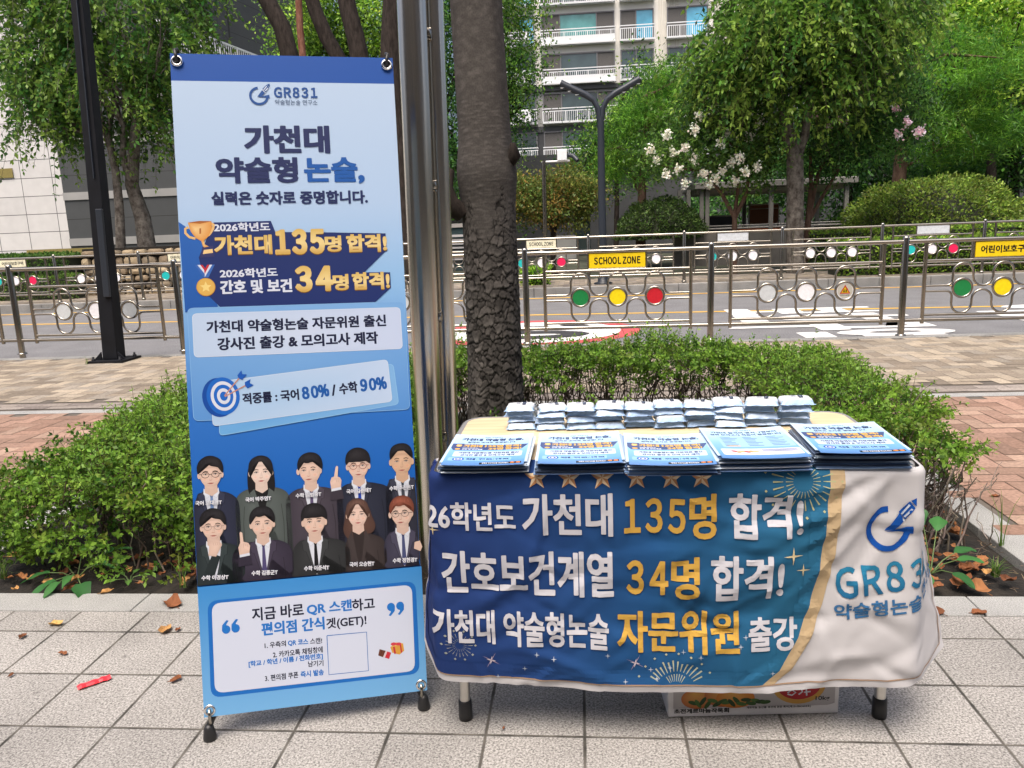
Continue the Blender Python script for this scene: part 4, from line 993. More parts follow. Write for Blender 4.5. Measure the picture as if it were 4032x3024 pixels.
tree('crape_myrtle', 'pink flowering crape myrtle with slender red brown stems beside the mottled trunk', (at(1745, 520, Y)[0], Y, .1),
     [([(at(1742, 560, Y)[0], Y, .05), P3(1745, 480, Y), P3(1760, 400, Y), P3(1785, 330, Y), P3(1830, 270, Y)], .09, .03), ([P3(1744, 490, Y), P3(1752, 400, Y), P3(1750, 320, Y)], .07, .03), ([P3(1746, 480, Y), P3(1785, 410, Y), P3(1815, 360, Y)], .05, .03)],
     [(P3(1850, 240, Y), (1.2, 1.0, 1.0)), (P3(1930, 210, Y), (.9, .9, .9)), (P3(1800, 310, Y), (.8, .8, .7)), (P3(1930, 300, Y), (.7, .7, .45)), (P3(1770, 360, Y), (.5, .6, .5))],
     5600, .10, [rgb(62, 102, 48), rgb(84, 122, 54), rgb(52, 86, 42)], 'bark_brown', sigma=.24, flowers=(fl, [rgb(240, 208, 216), rgb(232, 186, 200), rgb(246, 226, 230)], .115, 60))
# maple turning orange
Y = 21.5
tree('maple_tree', 'small round maple turning orange brown beside the camera pole', (at(1195, 520, Y)[0], Y, .1),
     [([(at(1195, 560, Y)[0], Y, .05), P3(1195, 500, Y), P3(1185, 460, Y)], .10, .05), ([P3(1195, 505, Y), P3(1215, 450, Y)], .06, .04), ([P3(1195, 500, Y), P3(1170, 440, Y)], .05, .03)],
     [(P3(1190, 430, Y), (1.25, 1.0, .72)), (P3(1215, 405, Y), (.8, .8, .6)), (P3(1140, 440, Y), (.7, .7, .5)), (P3(1250, 450, Y), (.65, .7, .5)), (P3(1120, 410, Y), (.5, .5, .4))],
     6500, .085, [rgb(112, 108, 52), rgb(128, 106, 54), rgb(88, 102, 46), rgb(100, 110, 50), rgb(76, 98, 44), rgb(84, 106, 48)], 'bark_dark', sigma=.2, style='pad')
# pines
def pine(label, x, yb, Y, pads, base_r, lean=0, leaves=7000, cols=DK, size=.17):
    tp = min(p[1] for p in pads)
    tree('pine_tree', label, (at(x, yb, Y)[0], Y, .1), [([(at(x, yb, Y)[0], Y, .05), P3(x+lean*.3, yb-(yb-tp)*.4, Y), P3(x+lean, tp+30, Y)], base_r, base_r*.4)]
         + [([P3(x+lean*.4, (y+40), Y), P3((x+px)/2, y+28, Y), P3(px, y+8, Y)], .05, .025) for px, y, *_ in pads[::2]],
         [(P3(px, y, Y+dy), (rx, rx*.9, rz)) for px, y, rx, rz, dy in pads], leaves, size, cols, 'bark_brown', style='pine', aspect=.10, sigma=.2, group='pines in the garden', limbs=2)
PIN = [rgb(70, 118, 38), rgb(92, 140, 44), rgb(54, 94, 34), rgb(112, 152, 52)]
pine('dark pine with crooked limbs just right of the Y lamp', 1382, 520, 23.5, [(1455, 170, .9, .4, 0), (1400, 235, .9, .45, .3), (1450, 235, 1.0, .5, -.3), (1390, 275, .9, .5, .2), (1340, 310, .7, .5, 0), (1410, 340, .9, .6, 0), (1370, 380, .7, .5, .2), (1330, 355, .6, .4, 0), (1480, 190, .9, .4, .5), (1445, 300, .8, .5, .4)], .16, 20, 12000, PIN)
pine('spreading pine with pale bare limbs behind the big round bush', 1935, 420, 25, [(2010, 190, 1.6, .6, 0), (1970, 270, 1.4, .5, -.3), (2070, 250, 1.4, .6, .3), (2110, 150, 1.6, .7, 0), (2020, 320, 1.3, .5, 0), (2090, 330, 1.0, .5, .3), (1940, 215, 1.0, .5, 0), (2150, 280, 1.3, .6, .6), (2050, 110, 1.4, .6, .5)], .24, 50, 14000, PIN, .2)
# garden trees further back
def backtree(label, x, Y, blobs, leaves=6000, cols=DK, size=.16, r=.18, bk='bark_dark', stl='clump', grp='broadleaf trees behind the far pavement'):
    tree('garden_tree', label, (at(x, 520, Y)[0], Y, .1), [([(at(x, 520, Y)[0], Y, .05), P3(x+3, 400, Y), P3(x-4, 260, Y)], r, r*.6)], [(P3(a, b, Y+d), (rx, rx, rz)) for a, b, rx, rz, d in blobs], leaves, size, cols, bk, sigma=.42, style=stl, group=grp)
backtree('bright green maple canopy at the upper right corner', 2140, 29, [(2120, 60, 3.2, 1.6, 0), (2010, 60, 2.4, 1.3, .5), (2200, 150, 2.4, 1.6, 0), (2180, 0, 3.0, 1.6, 1), (1990, 130, 1.6, .9, 0), (2080, -40, 3, 1.4, 1)], 12000, YG, .17, .2, stl='pad')
backtree('dark leafy tree at the right edge above the second round bush', 2190, 31, [(2190, 300, 2.6, 2.0, 0), (2230, 200, 2.2, 1.6, 1), (2140, 370, 1.6, 1.0, 0), (2060, 380, 1.6, 1.0, 2), (1990, 400, 1.4, .9, 3)], 9000, DK, .18)
backtree('shadowy evergreen filling the gap behind the pergola', 1830, 33, [(1840, 330, 2.4, 1.6, 0), (1760, 300, 2.2, 1.6, 1), (1880, 390, 1.8, 1.2, 0), (1660, 380, 2.4, 1.4, 2), (1560, 430, 2.2, 1.1, 2), (1800, 440, 1.8, 1.0, 1)], 9000, DK, .18)
backtree('slim ginkgo reaching up in front of the balconies', 1330, 28, [(1388, 150, .3, .6, 0), (1345, 262, .7, .5, 0), (1300, 310, .6, .5, 0), (1290, 360, .8, .6, .5), (1395, 215, .6, .6, 0), (1270, 395, .5, .35, 0), (1450, 190, .6, .5, .5)], 4500, DK+ELM, .13, .1)
backtree('leafy tree squeezed between the dark trunk and the cream block', 1095, 30, [(1090, 60, 1.1, 1.3, 0), (1100, 150, 1.2, 1.0, 0), (1090, 250, 1.0, 1.0, 0), (1070, 330, 1.1, .9, .5), (1115, 200, .9, .7, -.4), (1080, -20, 1.4, 1.2, 0), (1060, 420, 1.2, .9, 1)], 8000, DK+ELM, .13)
backtree('green tree behind the steel mast', 960, 27, [(960, 60, .9, 1.2, 0), (955, 180, .9, 1.2, 0), (965, 300, .9, 1.2, 0), (970, 400, .9, .9, .5), (950, -20, 1.2, 1, 0)], 6500, DK, .13)
backtree('bright maple canopy seen above the banner between dark leaning stems', 700, 33, [(680, 60, 1.8, 1.2, 0), (760, 90, 1.6, 1.2, .5), (840, 60, 1.5, 1.6, 0), (730, -10, 2.0, 1.2, 0), (640, 110, 1.0, .9, .8), (800, 150, 1.8, 1.2, 1), (880, 120, 1.2, 1.5, .5), (690, 170, 1.6, .9, 1)], 11000, YG+ELM, .16)
# dark stems above the banner
def stem_tree(label, path, r0, r1, Y, bm='bark_dark'):
    root = empty('leaning_tree', (at(path[0][0], 560, Y)[0], Y, FZ), label, 'tree', 'dark leaning stems above the banner')
    b = at(path[0][0], path[0][1], Y); mb = MB(); pts = [(b[0]+.25, Y, FZ), (b[0]+.12, Y, 2.0)]+[P3(x, y, Y) for x, y in path]; k = len(pts)
    mb.tube(pts, [r0+(r1-r0)*i/(k-1) for i in range(k)], 12); mb.build('trunk', M[bm], root)
    e = Vector(pts[-1]); mb = MB()
    for q in range(4): mb.tube(limb_path(e, e+Vector((rnd.uniform(-1.5, 1.5), rnd.uniform(-1, 1), rnd.uniform(1, 2)))), [r1*(.8-.1*i) for i in range(7)], 6)
    mb.build('limb', M[bm], root)
stem_tree('thick dark stem curving up leftmost above the banner', [(628, 130), (610, 60), (585, 15), (560, -30), (535, -90)], .26, .2, 21.5)
stem_tree('thinner dark stem leaning left, second above the banner', [(740, 140), (705, 80), (680, 20), (662, -40), (650, -100)], .22, .16, 21.0)
stem_tree('dark upright stem, third above the banner', [(780, 140), (768, 80), (752, 20), (740, -40), (735, -100)], .25, .2, 20.5)
stem_tree('stout reddish trunk beside the top of the steel mast', [(845, 160), (846, 80), (850, 0), (852, -60), (855, -110)], .3, .22, 20.0)
stem_tree('pale red pine trunk far behind the leftmost dark stem', [(655, 130), (648, 60), (645, 0), (645, -60)], .13, .11, 28.0, 'bark_red')
# clipped bushes and low hedges
def dome(label, cx, cy, cz, rx, ry, rz, n, cols, size=.06, name='round_bush', cat='bush', grp='clipped round bushes', sq=2.0):
    root = empty(name, (cx, cy, cz), label, cat, grp); fo = Foliage()
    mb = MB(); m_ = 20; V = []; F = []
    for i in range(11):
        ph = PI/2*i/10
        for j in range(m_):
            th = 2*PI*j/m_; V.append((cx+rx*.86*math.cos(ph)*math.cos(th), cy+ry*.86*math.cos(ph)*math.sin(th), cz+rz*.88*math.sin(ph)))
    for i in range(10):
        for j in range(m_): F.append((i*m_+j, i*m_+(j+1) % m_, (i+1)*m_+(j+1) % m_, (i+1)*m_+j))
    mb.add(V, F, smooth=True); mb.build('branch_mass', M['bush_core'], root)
    d = rdir(n); d[:, 2] = np.abs(d[:, 2]); d = np.sign(d)*np.abs(d)**(2/sq*1.0); d = unit(d) if sq == 2 else d/np.maximum((np.abs(d)**sq).sum(1, keepdims=True)**(1/sq), 1e-6)
    rad = rng.uniform(.85, 1.0, n)+.035*np.sin(d[:, 0]*9+d[:, 1]*7)+.03*np.sin(d[:, 2]*13+d[:, 0]*5)
    P = np.array([cx, cy, cz])+d*np.array([rx, ry, rz])*rad[:, None]
    cl = palette(n, cols, .2); cl *= (1+.35*np.sin(d[:, 0]*14+d[:, 2]*11)*np.sin(d[:, 1]*12+d[:, 2]*6))[:, None]
    D = unit(d+.8*rng.normal(size=(n, 3))); fo.leaves(P, D, unit(d+.6*rng.normal(size=(n, 3))), size*rng.uniform(.7, 1.3, n), size*.6*np.ones(n), np.clip(cl, .003, 1))
    fo.build('foliage', root); return root
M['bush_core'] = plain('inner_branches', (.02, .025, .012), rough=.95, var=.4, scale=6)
BUSH = [rgb(100, 126, 50), rgb(116, 140, 56), rgb(80, 106, 44), rgb(132, 152, 64), rgb(104, 112, 52)]
c = at(2010, 490, 22.5); dome('big clipped dome bush behind the far railing at the right', c[0], 22.5, c[2]-.25, 2.25, 1.6, 1.55, 15000, BUSH, .085, sq=2.4)
c = at(1425, 500, 23.5); dome('dark clipped dome bush left of the shelter', c[0], 23.5, c[2]-.2, 1.3, 1.2, 1.15, 9000, [rgb(62, 86, 40), rgb(78, 100, 46), rgb(50, 70, 36)], .075)
c = at(2235, 500, 24); dome('round bush half cut off by the right picture edge', c[0], 24, c[2]-.2, 1.0, 1.0, 1.25, 5000, BUSH, .085)
c = at(1830, 510, 24.5); dome('small yellow green shrub between shelter and big dome bush', c[0], 24.5, c[2]-.2, .7, .6, .8, 3000, [rgb(86, 128, 44), rgb(104, 146, 52)], .08)
def lowhedge(label, x0, x1, y0, y1, z0, z1, n, cols, size=.06, grp='low clipped hedges across the road', slope=0):
    root = empty('low_hedge', ((x0+x1)/2, (y0+y1)/2, z0), label, 'hedge', grp); fo = Foliage()
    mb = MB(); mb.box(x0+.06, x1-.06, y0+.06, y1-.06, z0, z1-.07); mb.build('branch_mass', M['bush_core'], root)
    A1, A2 = (x1-x0)*(y1-y0), (x1-x0)*(z1-z0); top = rng.random(n) < A1/(A1+A2)
    x = rng.uniform(x0, x1, n); y = np.where(top, rng.uniform(y0, y1, n), y0+rng.uniform(0, .08, n)); z = np.where(top, z1+.03*np.sin(x*6)+rng.uniform(-.05, .03, n), rng.uniform(z0, z1, n))
    D = unit(np.where(top[:, None], np.array([0, 0, 1.]), np.array([0, -1, .3]))+.8*rng.normal(size=(n, 3)))
    fo.leaves(np.stack([x, y, z], 1), D, unit(D+rng.normal(size=(n, 3))*.8), size*rng.uniform(.7, 1.3, n), size*.6*np.ones(n), palette(n, cols, .25)); fo.build('foliage', root)
lowhedge('yellow green low hedge behind the far railing at the right', at(1800, 560, 17.6)[0], 11.5, 17.35, 18.2, FZ, .78, 9000, BUSH+YG, .07)
lowhedge('second clipped hedge step below the big dome bush', at(1740, 500, 20.3)[0], 12.5, 20.0, 20.9, .1, .98, 6000, YG+BUSH, .08)
lowhedge('dark green low hedge at the left in front of the pale wall', -17.5, at(184, 600, 19.2)[0], 18.6, 19.9, .1, 1.12, 8000, [rgb(72, 104, 44), rgb(90, 124, 50), rgb(56, 86, 38)], .07)
lowhedge('lower front step of the left clipped hedge', -17.5, at(184, 600, 18.4)[0], 18.0, 18.5, .1, .62, 3500, [rgb(84, 112, 48), rgb(104, 130, 56), rgb(70, 96, 42)], .06)
lowhedge('small weedy green clump behind the far railing beside the dark trunk', at(1125, 600, 18)[0], at(1190, 600, 18)[0], 17.6, 18.4, FZ, .42, 900, YG, .08)
# drystone wall
def stonewall():
    x0, x1, y0, z0, z1 = at(180, 600, 19.0)[0], -5.5, 19.0, .05, 1.30
    root = empty('stone_wall', ((x0+x1)/2, y0, z0), 'rough tan boulder wall behind the far railing, left of the banner', 'stone wall')
    mb = MB(); mb.box(x0, x1, y0+.1, y0+.7, z0, z1-.06); mb.build('backing', M['soil'], root)
    mb = MB(); cols = []; z = z0
    while z < z1-.1:
        h = rnd.uniform(.16, .30); h = min(h, z1-z) ; x = x0
        while x < x1:
            w = rnd.uniform(.2, .46); c = np.array(rgb(*[(158, 142, 116), (142, 126, 104), (172, 156, 128), (128, 116, 98)][rnd.randrange(4)]))*rnd.uniform(.8, 1.1)
            n = 9; pts = []; 
            for i in range(n):
                t = 2*PI*i/n; ex = abs(math.cos(t))**.6*math.copysign(1, math.cos(t)); ey = abs(math.sin(t))**.6*math.copysign(1, math.sin(t)); q = rnd.uniform(.88, 1.0)
                pts.append((x+w/2+ex*(w/2-.008)*q, z+h/2+ey*(h/2-.008)*q))
            b = len(mb.v); dep = rnd.uniform(-.03, .05)
            mb.add([(p, y0+.12, q) for p, q in pts]+[(x+w/2+(p-x-w/2)*.93, y0-dep+.02, z+h/2+(q-z-h/2)*.93) for p, q in pts]+[(x+w/2, y0-dep-.02, z+h/2)],
                   [(i, (i+1) % n, n+(i+1) % n, n+i) for i in range(n)]+[(n+i, n+(i+1) % n, 2*n) for i in range(n)], smooth=False)
            cols += [c]*(2*n+1); x += w
        z += h
    mb.build('stone', M['brick'], root, cols=cols)
stonewall()

# open shelter behind the white crape myrtle
M['grey_paint'] = plain('grey_paint', (.18, .175, .16), rough=.6, var=.1)
M['beam'] = plain('pale_beam', (.34, .32, .28), rough=.7, var=.1)
M['brownboard'] = plain('brown_board', rgb(110, 62, 30), rough=.6, var=.15)
Y = 23.5
xl, xr = at(1468, 450, Y)[0], at(1835, 450, Y)[0]; zt = at(1650, 402, Y)[2]; zf = at(1650, 497, Y)[2]
root = empty('garden_shelter', ((xl+xr)/2, Y, .1), 'open grey garden shelter with flat roof and railing behind the crape myrtle', 'shelter')
mb = MB(); mb.box(xl+.4, xr+.15, Y-.2, Y+3.2, zt-.02, zt+.16); mb.build('roof', M['grey_paint'], root, bevel=.02)
mb = MB()
for k in range(7): mb.box(xl+.5, xr, Y+.1+k*.42, Y+.2+k*.42, zt-.14, zt-.03)
mb.build('roof_beam', M['beam'], root)
for x in (xl, xl+.25, xl+.62, xl+.78, (xl+xr)/2+.2, xr-.1):
    mb = MB(); mb.box(x-.055, x+.055, Y-.05, Y+.06, .1, zt-.02); mb.build('post', M['grey_paint'], root)
for x in (xl+.6, (xl+xr)/2, xr-.1):
    mb = MB(); mb.box(x-.055, x+.055, Y+2.7, Y+2.81, .1, zt-.02); mb.build('post', M['grey_paint'], root)
mb = MB(); mb.box(xl-.2, xr+.25, Y-.32, Y-.12, .0, zf); mb.build('base_wall', plain('grey_base', (.15, .14, .125), rough=.8, var=.15, scale=3), root)
mb = MB(); bar(mb, (xl, Y, zf+.08), (xr, Y, zf+.08), .03, 6); bar(mb, (xl, Y, zf+.16), (xr, Y, zf+.16), .02, 6); mb.build('railing', M['grey_paint'], root)
x_ = at(1650, 470, Y+1.5)[0]; zb = at(1650, 485, Y+1.5)[2]
b = empty('notice_board', (x_, Y+1.5, .1), 'brown notice board standing inside the garden shelter', 'board')
mb = MB(); mb.box(x_-.42, x_+.42, Y+1.5, Y+1.56, zb, zb+.58); mb.build('panel', M['brownboard'], b)
mb = MB(); 
for s_ in (-.45, .42): mb.box(x_+s_, x_+s_+.03, Y+1.49, Y+1.57, .1, zb+.62)
mb.box(x_-.45, x_+.45, Y+1.49, Y+1.57, zb+.58, zb+.62); mb.box(x_-.45, x_+.45, Y+1.49, Y+1.57, zb+.46, zb+.485); mb.build('board_frame', M['beam'], b)
x_ = at(1550, 470, Y+1)[0]
b = empty('storage_box', (x_, Y+1, zf-.2), 'dark storage chest with pale lid inside the shelter', 'chest')
mb = MB(); mb.box(x_-.42, x_+.42, Y+.8, Y+1.3, .1, zf+.42); mb.build('body', M['navy_paint'], b); mb = MB(); mb.box(x_-.45, x_+.45, Y+.76, Y+1.34, zf+.42, zf+.47); mb.build('lid', M['grey_paint'], b)
x_ = at(1640, 490, Y+.7)[0]
b = empty('bench', (x_, Y+.7, .1), 'bench with an orange seat slat inside the shelter', 'bench')
mb = MB(); mb.box(x_-.6, x_+.6, Y+.5, Y+.9, zf-.02, zf+.05); mb.build('seat', plain('orange_seat', rgb(206, 116, 70), rough=.6), b)
for s_ in (-.5, .5): mb = MB(); mb.box(x_+s_-.03, x_+s_+.03, Y+.55, Y+.85, .1, zf-.021); mb.build('leg', M['grey_paint'], b)
# glazed stairwell canopy and louvres left of the maple
Y = 25.0
x0, x1 = at(955, 490, Y)[0], at(1076, 490, Y)[0]; z1 = at(1010, 482, Y)[2]
root = empty('ramp_canopy', ((x0+x1)/2, Y, .1), 'low glazed ramp canopy with pale frame behind the dark trunk', 'canopy')
mb = MB(); mb.box(x0, x1, Y, Y+.1, z1-.12, z1); mb.box(x1-.1, x1, Y+.001, Y+.099, .1, z1-.121); mb.box(x0, x0+.1, Y+.001, Y+.099, .1, z1-.121)
mb.box(x1-.1, x1, Y+.101, Y+3, z1-.12, z1); mb.box(x1-.1, x1-.001, Y+2.9, Y+3, .1, z1-.121); mb.build('frame', plain('pale_frame', (.38, .36, .34), rough=.5), root)
mb = MB(); mb.box(x0+.1, x1-.1, Y+.04, Y+.06, .1, z1-.12); mb.build('pane', M['glass_dark'], root)
mb = MB()
for k in range(7): mb.add([(x0+.15, Y-.01, .5+k*.12), (x0+1.0, Y-.01, .5+k*.12), (x0+1.0, Y-.06, .43+k*.12), (x0+.15, Y-.06, .43+k*.12)], [(0,1,2,3)])
mb.build('louvre', M['frame_grey'], root)
# shaded block behind the maple, its doorway and stair
x0, x1 = at(1080, 480, 34)[0], at(1480, 480, 34)[0]
root = empty('entrance_block', (at(1300, 480, 34)[0], 34, .1), 'dark stone entrance block with a doorway behind the maple and Y lamp', 'building')
mb = MB(); mb.box(x0, at(1240, 480, 34)[0], 34, 36, .05, 4.3); mb.box(at(1275, 480, 34)[0], x1, 34, 36, .05, 4.3); mb.box(at(1240, 480, 34)[0], at(1275, 480, 34)[0], 34.001, 36, 2.4, 4.3); mb.build('wall', M['stone_dark'], root)
mb = MB(); mb.box(at(1240, 480, 34)[0], at(1275, 480, 34)[0], 34.8, 34.85, .1, 2.4); mb.build('door', M['glass_dark'], root)
mb = MB(); mb.prism([(at(1195, 540, 31)[0], 31), (at(1245, 540, 31)[0], 31), (at(1245, 540, 31)[0], 31.4), (at(1195, 540, 31)[0], 31.4)], .1, 1.0); mb.build('stair_wall', M['stone_mid'], root)

# ------------------------------------------------------------------ the banner on its X stand (sheet 600 x 1800 mm)
BO = np.array([-0.749, 1.909, 0.063]); Ba, Bb, Bc = R_(15.54), R_(11.64), R_(-1.14)
Br = np.array([math.cos(Ba)*math.cos(Bc), math.sin(Ba)*math.cos(Bc), math.sin(Bc)]); Bn0 = np.array([math.sin(Ba), -math.cos(Ba), 0])
Bu = np.array([0, 0, 1])*math.cos(Bb)-Bn0*math.sin(Bb); Bu -= Br*(Bu@Br); Bu /= np.linalg.norm(Bu); Bn = np.cross(Br, Bu)
def bmap(u, v, z):
    u, v, z = np.asarray(u, float), np.asarray(v, float), np.asarray(z, float)
    return BO+np.outer((u-300)/1000, Br)+np.outer((1800-v)/1000, Bu)+np.outer(z+.0012, Bn)
def bp(u, v, z=0): return tuple(bmap([u], [v], [z])[0])
Hb = homography([(672, 207), (1542, 227), (1678, 2716), (807, 2824)], [(0, 0), (600, 0), (600, 1800), (0, 1800)])
def crop(ox, oy, s): return lambda x, y: Hb(ox+x/s, oy+y/s)
c2, c3, c4, c5 = crop(600, 180, 2.0109), crop(600, 820, 1.8035), crop(700, 1680, 2.1067), crop(740, 2220, 2.1686)
stand = empty('banner_stand', tuple(BO-np.array([0, 0, .063])), 'tall blue and white academy banner hung on a black X stand', 'banner stand')
LB, MB_, DB, NAVY, WH = rgb(200, 222, 248), rgb(120, 180, 238), rgb(20, 92, 186), rgb(30, 44, 96), rgb(226, 233, 248)
mb = MB(); nU, nV = 12, 36
bgc = [(0, rgb(10, 84, 176)), (74, rgb(10, 84, 176)), (75, rgb(196, 220, 248)), (420, rgb(186, 214, 247)), (640, rgb(150, 198, 243)), (820, rgb(104, 164, 230)), (980, rgb(50, 120, 208)), (1250, rgb(8, 98, 192)), (1480, rgb(20, 108, 198)), (1500, rgb(66, 152, 224)), (1800, rgb(120, 186, 240))]
vs = [0, 30, 60, 74, 75]+[75+(1800-75)*i/nV for i in range(1, nV+1)]; V = []; C = []; F = []
for v in vs:
    for i in range(nU+1): V.append(tuple(bmap([600*i/nU], [v], [-.001])[0])); C.append(grad(bgc)(0, v))
for j in range(len(vs)-1):
    for i in range(nU): a = j*(nU+1)+i; F.append((a, a+nU+1, a+nU+2, a+1))
mb.add(V, F, smooth=True)
sheet_o = mb.build('banner_sheet', M['print'], stand, cols=C)
def txt(pr, cr, body, xl, xr, ym_l, ym_r, h, col, layer, bold, sp=1.0, skew=0):
    """lettering measured on the photograph: left and right ends, mid heights there, ink height"""
    ul, vl = cr(xl, ym_l); ur, vr = cr(xr, ym_r); ut, vt = cr((xl+xr)/2, (ym_l+ym_r)/2-h/2); ub, vb = cr((xl+xr)/2, (ym_l+ym_r)/2+h/2)
    rot = math.atan2(vr-vl, ur-ul); L = math.hypot(ur-ul, vr-vl); cx, cy = (ul+ur)/2, (vl+vr)/2; hh = abs(vb-vt)
    if abs(rot) < .03: rot = 0
    pr.text(body, cx-L/2, cy-hh/2, cx+L/2, cy+hh/2, col, layer, bold=bold, rot=rot, sp=sp, skew=skew)
BH = .00014
# emblem and small heading
pr = Print(); a, b = c2(765, 300), c2(938, 468); logo_mark(pr, a[0], a[1], b[0], b[1], rgb(28, 84, 158), 2)
txt(pr, c2, 'GR831', 965, 1302, 366, 370, 82, rgb(28, 84, 158), 2, .035, 1.05); txt(pr, c2, '약술형논술 연구소', 972, 1305, 445, 446, 42, rgb(70, 92, 130), 2, 0)
pr.build('emblem', bmap, M['print'], stand, h=BH)
pr = Print()
txt(pr, c2, '가천대', 733, 1395, 735, 742, 213, NAVY, 2, .052); txt(pr, c2, '약술형', 512, 1147, 980, 982, 200, NAVY, 2, .048)
txt(pr, c2, '논술,', 1205, 1667, 983, 986, 202, rgb(18, 92, 176), 2, .050); txt(pr, c2, '실력은 숫자로 증명합니다.', 473, 1697, 1198, 1200, 104, NAVY, 2, .040)
pr.build('headline_lettering', bmap, M['print'], stand, h=BH)
# results: long navy cast, gold figures
GOLD = lambda v0, v1: grad([(v0, rgb(226, 190, 104)), (v0*.45+v1*.55, rgb(250, 226, 158)), (v1, rgb(214, 172, 84))])
pr = Print(); Q = lambda pts, cr: [cr(*p) for p in pts]
pr.poly(Q([(193, 92), (345, 200), (470, 696), (240, 735)], c3), grad([(560, rgb(40, 104, 190)), (780, rgb(22, 86, 172))]), 1)
pr.poly(Q([(440, 97), (842, 86), (875, 165), (1225, 168), (1650, 176), (1652, 300), (1500, 452), (1682, 452), (1688, 560), (1572, 668), (486, 697), (395, 610), (335, 345)], c3), grad([(520, rgb(28, 48, 110)), (800, rgb(24, 46, 112))]), 2)
pr.build('navy_backing', bmap, M['print'], stand, h=BH)
pr = Print()
txt(pr, c3, '2026학년도', 442, 836, 132, 128, 62, WH, 4, .03)
for dz, off, colf in ((0, 6, None), (1.5, 0, 1)):
    for body, xl, xr, yl, yr, h, bd in (('가천대', 447, 848, 258, 254, 134, .05), ('135', 880, 1213, 236, 232, 172, .075), ('명', 1226, 1337, 250, 248, 112, .045), ('합격!', 1378, 1656, 246, 242, 124, .05),
                                 ('34', 1022, 1274, 500, 494, 176, .075), ('명', 1282, 1388, 524, 521, 112, .045), ('합격!', 1418, 1676, 514, 510, 122, .05)):
        v0, v1 = c3((xl+xr)/2, (yl+yr)/2-h/2)[1], c3((xl+xr)/2, (yl+yr)/2+h/2)[1]
        txt(pr, c3, body, xl, xr, yl+off, yr+off, h, GOLD(v0, v1) if colf else rgb(120, 82, 34), 4+dz, bd)
txt(pr, c3, '2026학년도', 485, 890, 457, 452, 64, WH, 4, .03); txt(pr, c3, '간호 및 보건', 488, 990, 556, 546, 96, WH, 4, .045)
pr.build('result_lettering', bmap, M['print'], stand, h=BH)
# trophy picture
pr = Print(); g1, g2, g3 = rgb(232, 160, 78), rgb(250, 214, 150), rgb(176, 104, 44)
cup = [(258, 98), (425, 88), (428, 140), (405, 195), (372, 225), (352, 228), (318, 210), (280, 165)]
for sx, pts in ((1, [(262, 130), (240, 142), (242, 172), (268, 200), (312, 212)]), (-1, [(424, 104), (440, 112), (436, 140), (420, 168), (402, 190)])): pr.stroke(Q(pts, c3), 6.5, rgb(240, 196, 130), 5.0)
pr.fan(Q(cup, c3), g1, 5.6, c3(312, 145), g2); pr.poly(Q([(258, 98), (340, 86), (425, 88), (345, 106)], c3), g3, 6.2)
pr.fan(Q([(352, 226), (374, 224), (378, 256), (408, 268), (372, 275), (362, 258)], c3), g1, 6, None, g2)
pr.poly(Q([(362, 268), (436, 262), (446, 340), (345, 348)], c3), rgb(52, 56, 108), 5.5); pr.poly(Q([(372, 292), (432, 285), (436, 312), (364, 322)], c3), g2, 6.2); pr.poly(Q([(340, 140), (352, 138), (352, 176), (340, 178)], c3), g3, 6.4)
pr.build('trophy_picture', bmap, M['print'], stand, h=BH)
# medal picture
pr = Print()
for pts, c in (([(308, 400), (326, 399), (398, 486), (372, 490)], rgb(60, 110, 190)), ([(326, 399), (346, 398), (400, 470), (398, 486)], WH), ([(346, 398), (362, 398), (404, 455), (400, 472)], rgb(206, 50, 60)),
               ([(448, 396), (430, 397), (376, 488), (404, 488)], rgb(60, 110, 190)), ([(430, 397), (412, 397), (378, 460), (378, 486)], WH), ([(412, 397), (394, 398), (374, 440), (378, 462)], rgb(206, 50, 60))): pr.poly(Q(pts, c3), c, 5+.1*len(pr.f) % 1.5)
m = c3(386, 556); r = 65/1.8035*.69
pr.poly(ellipse_pts(m[0], m[1], r, r), rgb(190, 136, 50), 7); pr.fan(ellipse_pts(m[0], m[1]-.6, r*.95, r*.95), rgb(226, 178, 84), 7.4, None, rgb(248, 216, 136)); pr.poly(ellipse_pts(m[0], m[1], r*.74, r*.74), rgb(232, 186, 92), 7.9)
pr.poly([(m[0]+r*(.62 if i % 2 == 0 else .28)*math.sin(i*PI/5), m[1]-r*(.62 if i % 2 == 0 else .28)*math.cos(i*PI/5)) for i in range(10)], rgb(252, 224, 140), 8.4)
pr.build('medal_picture', bmap, M['print'], stand, h=BH)
# pale panels
def panel(pr, cr, corners, rad, col, layer, line=None):
    """rounded panel through its four corners TL TR BR BL"""
    P = [np.array(cr(*p)) for p in corners]; out = []
    for i in range(4):
        a, b, c = P[i-1], P[i], P[(i+1) % 4]; d1 = (a-b)/np.linalg.norm(a-b); d2 = (c-b)/np.linalg.norm(c-b)
        p0, p1 = b+d1*rad, b+d2*rad
        for k in range(6): t = k/5; out.append(tuple((1-t)**2*p0+2*t*(1-t)*b+t*t*p1))
    pr.fan(out, col(0, 0) if False else (line or (col if not callable(col) else col(*out[0]))), layer) if False else None
    c = sum(P)/4; b = len(pr.v); pr.v.append(tuple(c)); pr.c.append(col(*c) if callable(col) else col); pr.z.append(layer)
    for p in out: pr.v.append(p); pr.c.append(col(*p) if callable(col) else col); pr.z.append(layer)
    n = len(out)
    for i in range(n): pr.f.append((b, b+1+i, b+1+(i+1) % n))
    if line: pr.stroke(out+[out[0]], 1.6, line, layer+.5)
pr = Print(); panel(pr, c3, [(254, 706), (1782, 660), (1822, 1425), (300, 1508)], 16, grad([(800, rgb(130, 182, 236)), (1000, rgb(96, 156, 224)), (1250, rgb(70, 138, 214))]), 3, rgb(140, 190, 240))
pr.build('backing_panel', bmap, M['print'], stand, h=BH)
